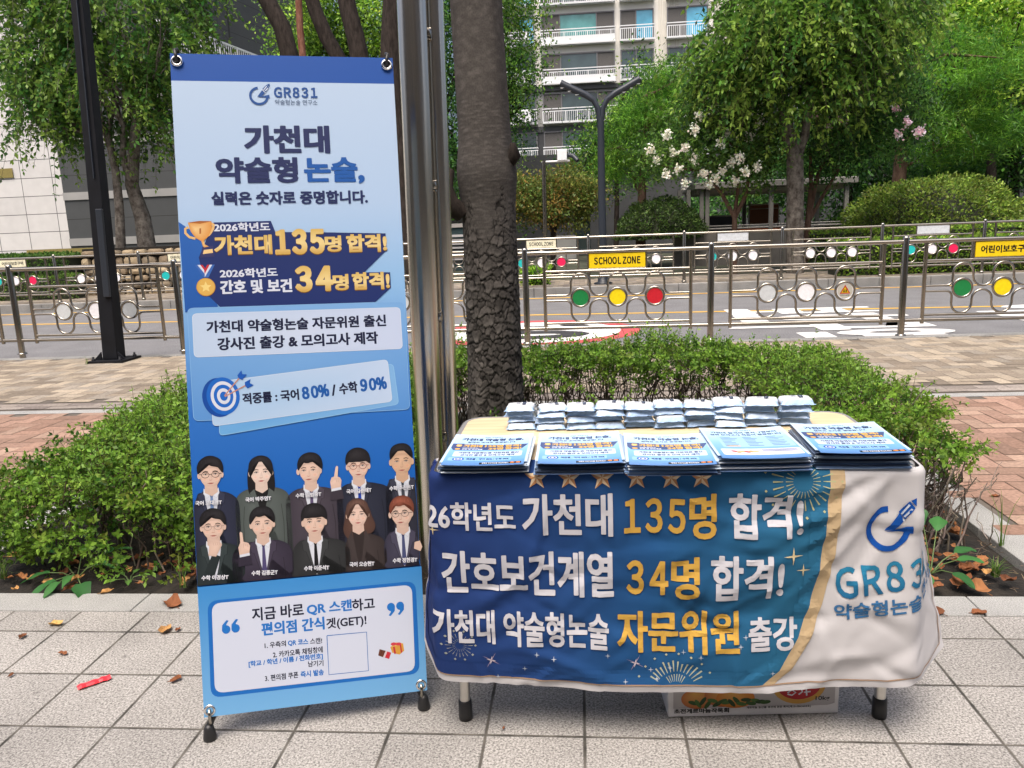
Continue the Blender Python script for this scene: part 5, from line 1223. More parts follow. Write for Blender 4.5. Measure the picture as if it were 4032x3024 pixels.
pr = Print(); panel(pr, c3, [(290, 746), (1752, 702), (1770, 994), (304, 1054)], 12, grad([(0, rgb(196, 218, 246)), (250, rgb(214, 228, 250)), (600, rgb(206, 220, 247))], 0), 5, rgb(224, 236, 252))
txt(pr, c3, '가천대 약술형논술 자문위원 출신', 390, 1652, 838, 796, 84, rgb(20, 28, 62), 6.5, .038); txt(pr, c3, '강사진 출강 & 모의고사 제작', 468, 1596, 957, 920, 88, rgb(20, 28, 62), 6.5, .038)
pr.build('adviser_panel', bmap, M['print'], stand, h=BH)
pr = Print(); panel(pr, c3, [(478, 1300), (1704, 1102), (1744, 1388), (482, 1612)], 12, grad([(0, rgb(120, 186, 240)), (250, rgb(96, 164, 228)), (600, rgb(140, 192, 240))], 0), 5, rgb(150, 204, 246))
panel(pr, c3, [(418, 1236), (1664, 1072), (1698, 1368), (436, 1544)], 12, grad([(0, rgb(190, 218, 248)), (200, rgb(170, 208, 245)), (600, rgb(206, 224, 250))], 0), 7, rgb(214, 232, 252))
txt(pr, c3, '적중률 : 국어', 645, 1040, 1352, 1318, 78, rgb(20, 28, 62), 8.5, .036); txt(pr, c3, '80%', 1065, 1250, 1310, 1288, 88, rgb(24, 94, 176), 8.5, .06); txt(pr, c3, '/', 1272, 1300, 1290, 1287, 76, rgb(20, 28, 62), 8.5, .03)
txt(pr, c3, '수학', 1325, 1452, 1282, 1264, 80, rgb(20, 28, 62), 8.5, .036); txt(pr, c3, '90%', 1475, 1655, 1255, 1236, 88, rgb(24, 94, 176), 8.5, .06)
pr.build('hit_rate_panel', bmap, M['print'], stand, h=BH)
pr = Print(); k = .69/1.8035; tb, tw = rgb(28, 108, 206), rgb(226, 232, 246)
for (x, y, rx, ry, c, l) in ((478, 1340, 112, 140, rgb(16, 78, 168), 10), (508, 1330, 112, 134, tb, 10.6), (510, 1330, 86, 106, tw, 11.2), (511, 1330, 66, 82, tb, 11.8), (512, 1331, 45, 57, tw, 12.4), (513, 1331, 26, 33, tb, 13)):
    m = c3(x, y); pr.poly(ellipse_pts(m[0], m[1], rx*k, ry*k, 36, rot=-.15), c, l)
for a, b in (((518, 1328), (640, 1178)), ((520, 1334), (692, 1240))):
    pr.stroke(Q([a, b], c3), 3.2, rgb(206, 150, 128), 13.8); dx, dy = b[0]-a[0], b[1]-a[1]; L = math.hypot(dx, dy); dx /= L; dy /= L
    pr.poly(Q([(b[0]-dx*34, b[1]-dy*34), (b[0]-dx*28-dy*26, b[1]-dy*28+dx*26), (b[0]+dx*22-dy*26, b[1]+dy*22+dx*26), (b[0]+dx*4, b[1]+dy*4), (b[0]+dx*22+dy*22, b[1]+dy*22-dx*22), (b[0]-dx*24+dy*22, b[1]-dy*24-dx*22)], c3), rgb(20, 92, 190), 14.4)
pr.build('target_picture', bmap, M['print'], stand, h=BH)
# ---- the ten printed portraits (flat pictures on the sheet)
SK = rgb(240, 208, 190); SK2 = rgb(226, 186, 164); BLK = rgb(26, 24, 28)
vbot = c4(1000, 1240)[1]
def portrait(cx, cy, s, sh, hair, suit, label, row, caption, glass=None, tie=None, shirt=rgb(228, 234, 246), style='short', skin=SK, hand=None, turn=0.0, seed=1):
    """cx, cy: middle of the face in crop pixels; s: face width; sh: shoulder ends and height, crop pixels"""
    pr = Print(); L0 = 2 if row == 0 else 16; k = .69/2.1067*(2.1067/2.1067)
    u, v = c4(cx, cy); w = s*.327; r_ = random.Random(seed)
    p = lambda x, y: (u+x*w, v+y*w)                       # in face widths
    x0, x1 = max(1.0, c4(sh[0], cy)[0]), min(599, c4(sh[1], cy)[0]); ys = c4((sh[0]+sh[1])/2, sh[2])[1]; yb = vbot
    sx0, sx1 = (x0-u)/w, (x1-u)/w; sy = (ys-v)/w; by = (yb-v)/w; nk = .74
    su2 = tuple(min(1, c*1.7+.008) for c in suit); su3 = tuple(c*.55 for c in suit)
    def sm(pts, k=2):      # rounded outline
        for _ in range(k): pts = [q for a, b in zip(pts, pts[1:]+pts[:1]) for q in ((.75*a[0]+.25*b[0], .75*a[1]+.25*b[1]), (.25*a[0]+.75*b[0], .25*a[1]+.75*b[1]))]
        return pts
    top = [p(sx0, by), p(sx0, sy+.75), p(sx0*.96, sy+.35), p(sx0*.80, sy+.08), p(-.62, sy-.10), p(-.34, nk+.10), p(.34, nk+.10), p(.62, sy-.10), p(sx1*.80, sy+.08), p(sx1*.96, sy+.35), p(sx1, sy+.75), p(sx1, by)]
    body = top[:1]+sm(top, 2)[3:-3]+top[-1:]; body = [(min(max(a, 1), 599), min(b, yb)) for a, b in body]
    pr.fan(body, suit, L0, p(-.1, sy+.35), su2)
    if style == 'long': pr.fan(sm([p(-.60, -.25), p(-.66, .4), p(-.62, 1.05), p(-.42, 1.12), p(.42, 1.12), p(.62, 1.0), p(.64, .4), p(.58, -.3), p(.3, -.80), p(-.3, -.80)]), hair, L0+.8, None, tuple(c*1.5 for c in hair))
    if style == 'wavy': pr.fan(sm([p(-.62, -.2), p(-.66, .3), p(-.78, .75), p(-.60, 1.2), p(-.3, 1.2), p(.35, 1.05), p(.74, 1.0), p(.90, .62), p(.72, .2), p(.6, -.3), p(.3, -.82), p(-.3, -.82)]), hair, L0+.8, None, tuple(c*1.7 for c in hair))
    lim = lambda y: min(by, y)
    if style in ('long', 'wavy') and tie is None:
        pr.poly([p(-.3, nk+.1), p(.3, nk+.1), p(.16, lim(sy+.9)), p(0, lim(sy+1.5)), p(-.16, lim(sy+.9))], shirt, L0+1.4)
        for q in (-1, 1): pr.poly([p(q*.34, nk+.06), p(q*.56, sy+.12), p(q*.44, sy+.55), p(q*.04, lim(sy+1.6)), p(q*.16, sy+.8)], tuple(c*.8 for c in su2), L0+1.9)
    else:
        pr.poly([p(-.33, nk), p(.33, nk), p(.24, sy+.6), p(.02, lim(sy+1.55)), p(-.02, lim(sy+1.55)), p(-.24, sy+.6)], shirt, L0+1.0)
        for q in (-1, 1):
            pr.poly([p(q*.35, nk+.03), p(q*.60, sy+.02), p(q*.56, sy+.42), p(q*.44, sy+.46), p(q*.03, lim(sy+1.75)), p(q*.16, sy+.95), p(q*.25, sy+.45)], su2, L0+1.9)
            pr.stroke([p(q*.60, sy+.04), p(q*.56, sy+.42), p(q*.44, sy+.46), p(q*.05, lim(sy+1.75))], w*.022, su3, L0+2.3)
            pr.poly([p(q*.33, nk-.08), p(q*.35, nk+.16), p(q*.22, nk+.40), p(q*.03, nk+.22)], tuple(min(1, c*1.05) for c in shirt), L0+2.6)
            pr.stroke([p(q*.35, nk+.16), p(q*.22, nk+.40), p(q*.03, nk+.22)], w*.016, tuple(c*.72 for c in shirt), L0+2.9)
        if tie is not None:
            pr.poly([p(-.055, nk+.34), p(.055, nk+.34), p(.11, lim(sy+1.35)), p(0, lim(sy+1.55)), p(-.11, lim(sy+1.35))], tie, L0+3.0)
            pr.poly([p(-.085, nk+.18), p(.085, nk+.18), p(.055, nk+.36), p(-.055, nk+.36)], tuple(c*.7 for c in tie), L0+3.4)
    for q in (-1, 1):
        if abs(sx0 if q < 0 else sx1) > 1.25: pr.stroke([p((sx0 if q < 0 else sx1)*.66, sy+.75), p((sx0 if q < 0 else sx1)*.72, lim(sy+1.6)), p((sx0 if q < 0 else sx1)*.70, by)], w*.03, su3, L0+1.2)
    pr.poly([p(-.27, .4), p(.27, .4), p(.29, nk+.12), p(.02, nk+.30), p(-.29, nk+.12)], tuple(c*.84 for c in skin), L0+3.8)
    for q in (-1, 1): pr.poly(ellipse_pts(*p(q*.51+turn*.05, .06), w*.075, w*.15, 12), tuple(c*.9 for c in skin), L0+4.0)
    fc = []
    for i in range(36):
        a = 2*PI*i/36; x, y = math.cos(a)*.5, math.sin(a)
        if y > 0: fc.append(p(x*(.98-.34*y**2.0), y*.72))
        else: fc.append(p(x*.98, y*.66))
    pr.fan(fc, tuple(c*.86 for c in skin), L0+4.6, p(turn*.08-.04, .0), tuple(min(1, c*1.05) for c in skin))
    pr.fan([p(.10, .62), p(.30, .50), p(.45, .22), p(.49, -.1), p(.42, -.2), p(.33, .1), p(.24, .36)], tuple(c*.80 for c in skin), L0+4.8, p(.34, .2), tuple(c*.90 for c in skin)); pr.fan([p(-.24, .46), p(-.1, .60), p(.1, .62), p(.24, .48), p(.1, .53), p(-.1, .53)], tuple(c*.86 for c in skin), L0+4.8)
    for q in (-1, 1):
        pr.fan(ellipse_pts(*p(q*.215+turn*.08, -.02), w*.15, w*.10, 14), tuple(c*.93 for c in skin), L0+4.95, None, tuple(c*.80 for c in skin))
        pr.fan(ellipse_pts(*p(q*.27+turn*.06, .24), w*.12, w*.10, 14), tuple(min(1, c*.99) for c in skin), L0+4.95, None, (min(1, skin[0]*1.02), skin[1]*.84, skin[2]*.80))
    pr.poly([p(turn*.08+.01, -.04), p(turn*.08+.05, .02), p(turn*.08+.085, .26), p(turn*.08+.03, .20)], tuple(c*.82 for c in skin), L0+5.15)
    pr.poly([p(-.46, -.22), p(-.2, -.36), p(.2, -.36), p(.46, -.22), p(.44, -.12), p(.2, -.26), p(-.2, -.26), p(-.44, -.12)], tuple(c*.80 for c in skin), L0+4.9)
    t = turn*.08; dk = rgb(48, 34, 32)
    for q in (-1, 1):
        ex = q*.215+t
        pr.poly(ellipse_pts(*p(ex, .02), w*.080, w*.024, 12), rgb(222, 212, 208), L0+5.2); pr.poly(ellipse_pts(*p(ex+.005, .018), w*.034, w*.027, 10), rgb(40, 30, 28), L0+5.5)
        pr.stroke([p(ex-.095, .016), p(ex-.04, -.018), p(ex+.04, -.02), p(ex+.095, .012)], w*.024, dk, L0+5.8)
        pr.stroke([p(ex-.11*1, -.105+.012*(q < 0)), p(ex, -.135), p(ex+.115, -.105+.012*(q > 0))], w*.034, rgb(58, 44, 42), L0+5.8)
    pr.poly([p(t-.02, .06), p(t+.02, .06), p(t+.075, .27), p(t, .30), p(t-.075, .27)], tuple(c*.93 for c in skin), L0+5.1); pr.stroke([p(t-.07, .275), p(t, .30), p(t+.07, .275)], w*.022, rgb(190, 140, 122), L0+5.7)
    lip = rgb(206, 110, 110) if style in ('long', 'wavy') else rgb(196, 120, 112)
    pr.poly([p(t-.14, .43), p(t-.03, .405), p(t+.03, .405), p(t+.14, .43), p(t+.05, .475), p(t-.05, .475)], lip, L0+5.3); pr.stroke([p(t-.15, .43), p(t, .44), p(t+.15, .428)], w*.014, rgb(120, 60, 60), L0+5.8)
    hl = tuple(min(1, c*2.2+.012) for c in hair)
    if style == 'short': pr.fan(sm([p(-.55, .06), p(-.60, -.28), p(-.48, -.62), p(-.2, -.82), p(.18, -.84), p(.48, -.66), p(.60, -.3), p(.55, .06), p(.49, -.12), p(.42, -.33), p(.12, -.38), p(-.12, -.30), p(-.38, -.40), p(-.48, -.14)]), hair, L0+6.4, p(-.1, -.58), hl)
    elif style == 'part': pr.fan(sm([p(-.55, .05), p(-.61, -.28), p(-.5, -.62), p(-.2, -.84), p(.15, -.85), p(.5, -.66), p(.60, -.28), p(.55, .05), p(.47, -.16), p(.34, -.30), p(.02, -.36), p(-.16, -.50), p(-.30, -.34), p(-.46, -.18)]), hair, L0+6.4, p(.15, -.56), hl)
    elif style == 'bowl': pr.fan(sm([p(-.56, .0), p(-.61, -.3), p(-.5, -.66), p(-.2, -.86), p(.18, -.86), p(.5, -.66), p(.61, -.3), p(.56, .0), p(.46, -.20), p(.28, -.18), p(.1, -.16), p(-.1, -.18), p(-.3, -.16), p(-.46, -.20)]), hair, L0+6.4, p(-.1, -.55), hl)
    elif style == 'crop': pr.fan(sm([p(-.50, -.02), p(-.56, -.32), p(-.46, -.66), p(-.2, -.82), p(.2, -.84), p(.46, -.66), p(.56, -.32), p(.50, -.02), p(.46, -.30), p(.3, -.46), p(-.1, -.48), p(-.36, -.42), p(-.46, -.26)]), hair, L0+6.4, p(0, -.62), hl)
    else: pr.fan(sm([p(-.50, .35), p(-.60, -.2), p(-.48, -.62), p(-.15, -.80), p(.2, -.80), p(.5, -.6), p(.60, -.2), p(.52, .35), p(.47, -.1), p(.2, -.48), p(-.1, -.52), p(-.36, -.3), p(-.47, .0)]), hair, L0+6.4, p(0, -.62), hl)
    for q in range(5): pr.stroke([p(-.34+.16*q, -.70+.03*abs(q-2)), p(-.38+.18*q, -.50)], w*.02, hl, L0+6.9)
    if glass is not None:
        for q in (-1, 1): e = ellipse_pts(*p(q*.225+t, .04), w*.165, w*.135, 18); pr.stroke(e+[e[0]], w*.022, glass, L0+7.2)
        pr.stroke([p(t-.06, .02), p(t+.06, .02)], w*.028, glass, L0+7.2)
        for q in (-1, 1): pr.stroke([p(q*.39+t, .01), p(q*.5, .0)], w*.026, glass, L0+7.2)
    if hand:
        hx, hy, kind = hand; hu, hv = c4(hx, hy); H = lambda x, y: (hu+x*w, hv+y*w)
        if kind == 'point':
            sg = 1 if hx > cx else -1
            pr.poly([H(-.26, .42), H(.26, .36), H(.34, .9), H(-.30, .95)] if by > 0 else [], suit, L0+7.4); pr.poly([H(-.22, .34), H(.22, .28), H(.24, .46), H(-.22, .52)], shirt, L0+7.7)
            pr.fan([H(-.22, .40), H(-.26, .05), H(-.18, -.14), H(.0, -.2), H(.2, -.12), H(.27, .02), H(.22, .34)], tuple(c*.9 for c in skin), L0+8.0, None, skin)
            f = sg*.10; pr.poly([H(-.12+f*.4, -.10), H(-.07+f, -.62), H(-.02+f*1.1, -.68), H(.05+f, -.62), H(.04+f*.5, -.10)], skin, L0+8.4)
            for q in range(3): pr.stroke([H(-.02+.085*q, -.12+.03*q), H(-.04+.085*q, .1)], w*.02, tuple(c*.72 for c in skin), L0+8.7)
            pr.poly([H(-.26*sg, .10), H(-.02*sg, -.02), H(.04*sg, .06), H(-.2*sg, .24)], tuple(min(1, c*1.02) for c in skin), L0+8.8)
        elif kind == 'chin':
            pr.poly([H(-.5, 1.2), H(-.1, .35), H(.24, .5), H(-.05, 1.35)], suit, L0+7.4); pr.fan([H(-.28, .42), H(-.22, -.1), H(-.05, -.28), H(.2, -.26), H(.34, -.05), H(.26, .12), H(.05, .5)], tuple(c*.88 for c in skin), L0+8.0, None, skin)
            for q in range(4): pr.stroke([H(-.06+.09*q, -.22+.02*q), H(-.02+.09*q, -.02)], w*.018, tuple(c*.72 for c in skin), L0+8.5)
        else: pr.fan([H(-.2, .1), H(-.15, -.2), H(.1, -.25), H(.2, .05), H(.1, .25)], skin, L0+8.0)
    o = pr.build('portrait', bmap, M['print'], stand, label, h=BH)
    xl, xr, ym, h = caption[1:]
    cp = Print(); txt(cp, c4, caption[0], xl, xr, ym+4, ym-6, h, rgb(40, 52, 110), 26.5, .095); txt(cp, c4, caption[0], xl, xr, ym+4, ym-6, h, rgb(244, 246, 252), 28.5, .035)
    cp.build('caption_lettering', bmap, M['print'], stand, h=BH)
NV, PG, DG = rgb(38, 42, 62), rgb(62, 56, 66), rgb(38, 48, 50)
portrait(277, 388, 178, (120, 505, 560), BLK, NV, 'printed portrait of a man in round dark glasses, top row far left', 0, ('국어 고대영T', 156, 372, 627, 38), glass=rgb(40, 34, 40), tie=rgb(120, 150, 200), style='part', seed=1)
portrait(692, 372, 172, (465, 925, 520), BLK, rgb(78, 86, 84), 'printed portrait of a woman with straight black hair in a grey jacket', 0, ('국어 박주영T', 567, 778, 596, 38), shirt=rgb(30, 30, 32), style='long', skin=rgb(246, 222, 208), seed=2)
portrait(1492, 318, 178, (1300, 1765, 480), BLK, rgb(34, 38, 54), 'printed portrait of a man with brown round glasses and bright blue tie', 0, ('국어 김춘태T', 1398, 1602, 528, 38), glass=rgb(130, 64, 50), tie=rgb(30, 74, 190), style='bowl', seed=4)
portrait(1848, 280, 184, (1702, 2010, 440), BLK, rgb(44, 46, 60), 'printed portrait of a smiling man with cropped hair, top row far right', 0, ('수학 주진돈T', 1750, 1948, 503, 38), tie=rgb(70, 76, 88), style='crop', skin=rgb(232, 192, 160), seed=5)
portrait(1098, 355, 180, (880, 1355, 520), BLK, PG, 'printed portrait of a man pointing upward with his raised hand, top row middle', 0, ('수학 김범중T', 980, 1190, 562, 38), tie=rgb(96, 84, 120), style='short', hand=(1308, 440, 'point'), turn=-1, seed=3)
portrait(300, 822, 178, (120, 545, 985), BLK, DG, 'printed portrait of a man resting his chin on his fist', 1, ('수학 이경상T', 207, 427, 1247, 40), glass=rgb(170, 150, 140), style='part', hand=(312, 985, 'chin'), seed=6)
portrait(1132, 782, 182, (935, 1415, 940), BLK, rgb(44, 46, 48), 'printed portrait of a man with a bowl cut and narrow black tie', 1, ('수학 이준석T', 1050, 1255, 1168, 40), tie=rgb(22, 22, 26), style='bowl', seed=8)
portrait(1488, 722, 168, (1370, 1710, 905), rgb(84, 60, 52), rgb(56, 48, 48), 'printed portrait of a woman with wavy brown hair in a dark shirt', 1, ('국어 오승현T', 1423, 1626, 1135, 40), shirt=rgb(52, 44, 44), style='wavy', skin=rgb(244, 212, 196), seed=9)
portrait(1852, 712, 182, (1688, 2015, 880), rgb(120, 66, 50), rgb(58, 56, 74), 'printed portrait of a man with auburn hair and thin round glasses', 1, ('수학 정현경T', 1778, 1978, 1103, 40), glass=rgb(110, 100, 96), tie=rgb(76, 84, 128), style='short', hand=(1985, 985, 'fist'), turn=-1, seed=10)
portrait(705, 800, 178, (440, 945, 960), BLK, rgb(52, 46, 62), 'printed portrait of a man in a purple tie raising one finger', 1, ('수학 김종군T', 618, 832, 1207, 40), tie=rgb(84, 76, 122), style='short', hand=(556, 985, 'point'), seed=7)
# lower card
pr = Print(); panel(pr, c5, [(92, 195), (1985, 15), (2035, 1072), (148, 1308)], 1, grad([(1480, rgb(66, 150, 222)), (1800, rgb(126, 190, 242))]), 31)
panel(pr, c5, [(176, 312), (1936, 140), (1972, 930), (206, 1140)], 28, rgb(30, 116, 204), 32); panel(pr, c5, [(212, 334), (1904, 172), (1932, 908), (240, 1100)], 24, rgb(222, 230, 249), 33.5)
pr.build('lower_card', bmap, M['print'], stand, h=BH)
pr = Print(); BLU, INKN = rgb(36, 124, 212), rgb(26, 30, 56)
txt(pr, c5, '지금 바로', 553, 990, 425, 386, 112, INKN, 35, .012); txt(pr, c5, 'QR 스캔', 1018, 1396, 384, 350, 104, BLU, 35, .032); txt(pr, c5, '하고', 1398, 1590, 348, 330, 102, INKN, 35, .012)
txt(pr, c5, '편의점 간식', 635, 1165, 548, 506, 110, BLU, 35, .032); txt(pr, c5, '겟(GET)!', 1182, 1520, 508, 480, 104, INKN, 35, .012)
txt(pr, c5, '1. 우측의', 660, 840, 690, 675, 52, INKN, 35, .008); txt(pr, c5, 'QR 코스', 858, 1028, 672, 660, 52, BLU, 35, .03); txt(pr, c5, '스캔!', 1045, 1146, 655, 648, 50, INKN, 35, .008)
txt(pr, c5, '2. 카카오톡 채팅창에', 730, 1152, 765, 730, 54, INKN, 35, .008); txt(pr, c5, '[학교 / 학년 / 이름 / 전화번호]', 525, 1152, 846, 790, 56, BLU, 35, .03); txt(pr, c5, '남기기', 1028, 1157, 850, 840, 50, INKN, 35, .008)
txt(pr, c5, '3. 편의점 쿠폰', 663, 945, 970, 943, 54, INKN, 35, .008); txt(pr, c5, '즉시 발송', 965, 1160, 938, 918, 52, BLU, 35, .03)
for cx, cy, fl_ in ((335, 555, 1), (415, 545, 1), (1728, 362, -1), (1805, 352, -1)):
    e = c5(cx, cy); w = 11
    pr.poly(ellipse_pts(e[0], e[1], w, w*1.05, 20), BLU, 35); pr.poly([(e[0]-fl_*w, e[1]), (e[0]-fl_*w*.9, e[1]-fl_*w*1.1), (e[0]+fl_*w*.2, e[1]-fl_*w*2.3), (e[0]+fl_*w*.7, e[1]-fl_*w*2.1), (e[0]+fl_*w*.1, e[1]-fl_*w*1.3), (e[0]+fl_*w*.1, e[1])], BLU, 35.5)
q4 = Q([(1187, 607), (1522, 576), (1538, 906), (1204, 940)], c5); pr.stroke(q4+[q4[0]], 2.2, rgb(60, 120, 200), 35)
pr.build('card_lettering', bmap, M['print'], stand, h=BH)
pr = Print()
pr.poly(Q([(1632, 722), (1692, 738), (1680, 798), (1620, 776)], c5), rgb(112, 62, 44), 35); pr.poly(Q([(1690, 738), (1730, 752), (1712, 806), (1668, 790)], c5), rgb(210, 48, 64), 35.6); pr.poly(Q([(1684, 735), (1698, 740), (1676, 796), (1660, 790)], c5), rgb(232, 214, 220), 36)
for t in (.33, .66): a, b = (1632+60*t, 722+16*t), (1620+60*t, 776+22*t); pr.stroke(Q([a, b], c5), 1, rgb(70, 36, 26), 36)
pr.build('chocolate_picture', bmap, M['print'], stand, h=BH)
pr = Print(); pr.poly(Q([(1722, 705), (1788, 690), (1830, 672), (1840, 735), (1800, 768), (1738, 752)], c5), rgb(226, 168, 70), 35); pr.poly(Q([(1722, 705), (1790, 694), (1832, 672), (1770, 664)], c5), rgb(242, 196, 104), 35.5)
pr.stroke(Q([(1752, 700), (1764, 762)], c5), 5, rgb(200, 52, 62), 36); pr.stroke(Q([(1808, 684), (1818, 752)], c5), 4, rgb(200, 52, 62), 36)
for x in (1750, 1792): m = c5(x, 678); pr.poly(ellipse_pts(m[0], m[1], 8, 4.5, 14), rgb(222, 70, 84), 36.5)
pr.build('gift_picture', bmap, M['print'], stand, h=BH)
# eyelets, hooks, rods, feet
hub = Vector(bp(300, 1180, -.075)); rods = []
for u, v, ex in ((18, 22, (-6, -20)), (582, 22, (6, -20)), (16, 1782, (-6, 46)), (584, 1782, (6, 46))):
    c = Vector(bp(u, v, .003)); ul, ud, un = Vector(Br), Vector(Bu), Vector(Bn)
    m = MB(); m.tube([c+ul*.012*math.cos(t)+ud*.012*math.sin(t) for t in [2*PI*i/20 for i in range(20)]], .0042, 8, closed=True); m.disc(c-un*.0015, tuple(Bn), .0075, .001, 16, 1)
    m.build('eyelet', [M['chrome'], M['black']], stand)
    top = v < 100; e = Vector(bp(u+ex[0], v+ex[1], -.012)); m = MB()
    if top: m.tube([c-un*.02+ud*.0, c+un*.006, c+un*.009+ud*.012, c+un*.004+ud*.028-ul*.004*(1 if u < 300 else -1), c-un*.01+ud*.036, c-un*.02+ud*.03], .0048, 8)
    else: m.tube([c-un*.012, c+un*.006, c+un*.006-ud*.016, c-un*.002-ud*.034, e], .0042, 8)
    m.build('hook', M['black'] if top else M['steel'], stand)
    m = MB()
    if top: m.tube([hub, hub.lerp(e, .5)-un*.02, e], .0045, 8)
    else: m.tube([hub, e], .009, 8)
    m.build('rod', M['black'], stand)
    if not top:
        f = Vector((e.x, e.y, 0)); m = MB(); m.lathe([(0, 0), (.0172, .0), (.018, .006), (.0150, .024), (.0130, .036), (.008, .043), (0, .044)], (f.x, f.y-.004, .001), 16); m.build('rubber_foot', M['black'], stand)
m = MB(); m.tube([hub, (hub.x+.06, hub.y+.50, .012)], .009, 8); m.build('back_leg', M['black'], stand)
m = MB(); m.box(hub.x-.03, hub.x+.03, hub.y-.012, hub.y+.02, hub.z-.035, hub.z+.035); m.build('hub', M['black'], stand, bevel=.006)

# ------------------------------------------------------------------ folding table
TZ = .733; TX0, TX1, TY0, TY1 = -.375, .795, 1.885, 2.465
M['wood_top'] = None
def woodtop():
    m, n, l, p = newmat('wood_grain_laminate'); p.inputs['Roughness'].default_value = .35
    tc = n.new('ShaderNodeTexCoord'); mp = n.new('ShaderNodeMapping'); mp.inputs['Scale'].default_value = (1.2, 14, 14); l.new(tc.outputs['Object'], mp.inputs[0])
    a = n.new('ShaderNodeTexNoise'); a.inputs['Scale'].default_value = 5; a.inputs['Detail'].default_value = 7; a.inputs['Distortion'].default_value = .6; l.new(mp.outputs[0], a.inputs['Vector'])
    rp = n.new('ShaderNodeValToRGB'); rp.color_ramp.elements[0].position = .3; rp.color_ramp.elements[1].position = .7
    rp.color_ramp.elements[0].color = rgb(200, 178, 140)+(1,); rp.color_ramp.elements[1].color = rgb(222, 204, 170)+(1,); l.new(a.outputs['Fac'], rp.inputs[0]); l.new(rp.outputs[0], p.inputs['Base Color']); return m
M['wood_top'] = woodtop()
table = empty('folding_table', ((TX0+TX1)/2, (TY0+TY1)/2, 0), 'folding table with pale wood grain top under the printed cloth', 'table')
m = MB(); m.prism(rrect_pts(TX0, TY0, TX1, TY1, .06, 8), TZ-.022, TZ-.001); m.build('tabletop', M['wood_top'], table, bevel=.003)
m = MB(); e = rrect_pts(TX0, TY0, TX1, TY1, .06, 8); m.tube([(x, y, TZ-.0115) for x, y in e], .0125, 8, closed=True); m.build('edge_trim', plain('grey_edge', (.22, .22, .22), rough=.5), table)
for x, y in ((-.345, 1.945), (.775, 1.985), (-.335, 2.40), (.77, 2.41)):
    m = MB(); xx = x+(.03 if x < 0 else -.03)*.4; bar(m, (x, y, .055), (xx, y, TZ-.03), .0145, 16); lg = m.build('leg', M['table_leg'], table)
    m = MB(); m.lathe([(0, 0), (.019, 0), (.0195, .01), (.0185, .055), (.0148, .058)], (x, y, .001), 18); m.build('leg_cap', M['black'], lg)
for x in (-.33, .765):
    m = MB(); bar(m, (x, 1.95, .30), (x, 2.40, .30), .010, 8); bar(m, (x, 1.95, TZ-.04), (x, 2.40, TZ-.04), .012, 8); m.build('cross_bar', M['table_leg'], table)
m = MB(); bar(m, (-.33, 2.17, .34), (.0, 2.17, TZ-.03), .009, 8); bar(m, (.765, 2.17, .34), (.42, 2.17, TZ-.03), .009, 8); m.build('brace', M['table_leg'], table)

# ------------------------------------------------------------------ the printed cloth banner over the table
FX0, FX1, FY, CRAD, DROP = -.362, .778, 1.862, .035, .582
FL = FX1-FX0; FLAP = .18; G = .01
creases = []
for i in range(210):
    creases.append((rnd.uniform(-.2, FL+.22), rnd.uniform(.03, .62), rnd.uniform(0, PI), rnd.uniform(.03, .16), rnd.uniform(.012, .024), rnd.uniform(-.007, .007), rnd.random()))
for i in range(16):    # big slack folds along the lower half
    creases.append((rnd.uniform(0, FL), rnd.uniform(.30, .58), rnd.uniform(-.5, .5), rnd.uniform(.12, .30), rnd.uniform(.02, .04), rnd.uniform(-.007, .007), rnd.random()))
for a, ln, am in ((2.45, .30, .010), (2.75, .34, -.009), (2.2, .28, .009), (1.95, .30, -.007), (2.95, .3, .007)):   # folds running from the right top corner
    creases.append((FL-.02+math.cos(a)*.2, .02+math.sin(a)*.2, a, ln, .022, am, .5))
for s_ in (.19, .38, .57, .76, .95): creases.append((s_, .3, PI/2+.02, .5, .007, -.0022, .5))
for t_ in (.20, .41): creases.append((FL/2, t_, 0.01, 1.2, .007, .0022, .5))
def wrinkle(s, t):
    h = np.zeros_like(s)
    for cs, ct, a, ln, w, am, k in creases:
        ds, dt = s-cs, t-ct; al = ds*math.cos(a)+dt*math.sin(a); ac = -ds*math.sin(a)+dt*math.cos(a)
        ac = ac+.15*al*np.sin(al*9+k*6)
        env = np.exp(-(al/ln)**2*1.6); tent = np.maximum(0, 1-np.abs(ac)/w); side = np.tanh(ac/(w*1.6))*np.exp(-np.abs(ac)/.06)
        h += am*env*(tent*(.6+.4*k)+side*.9*(k > .35))
    h += .003*np.sin(s*9+t*5)*np.clip(t/.3, 0, 1)+.003*np.sin(s*17-t*11+1)*np.clip((t-.1)/.4, 0, 1)
    return h*np.clip((t+.0)/.05, 0, 1)
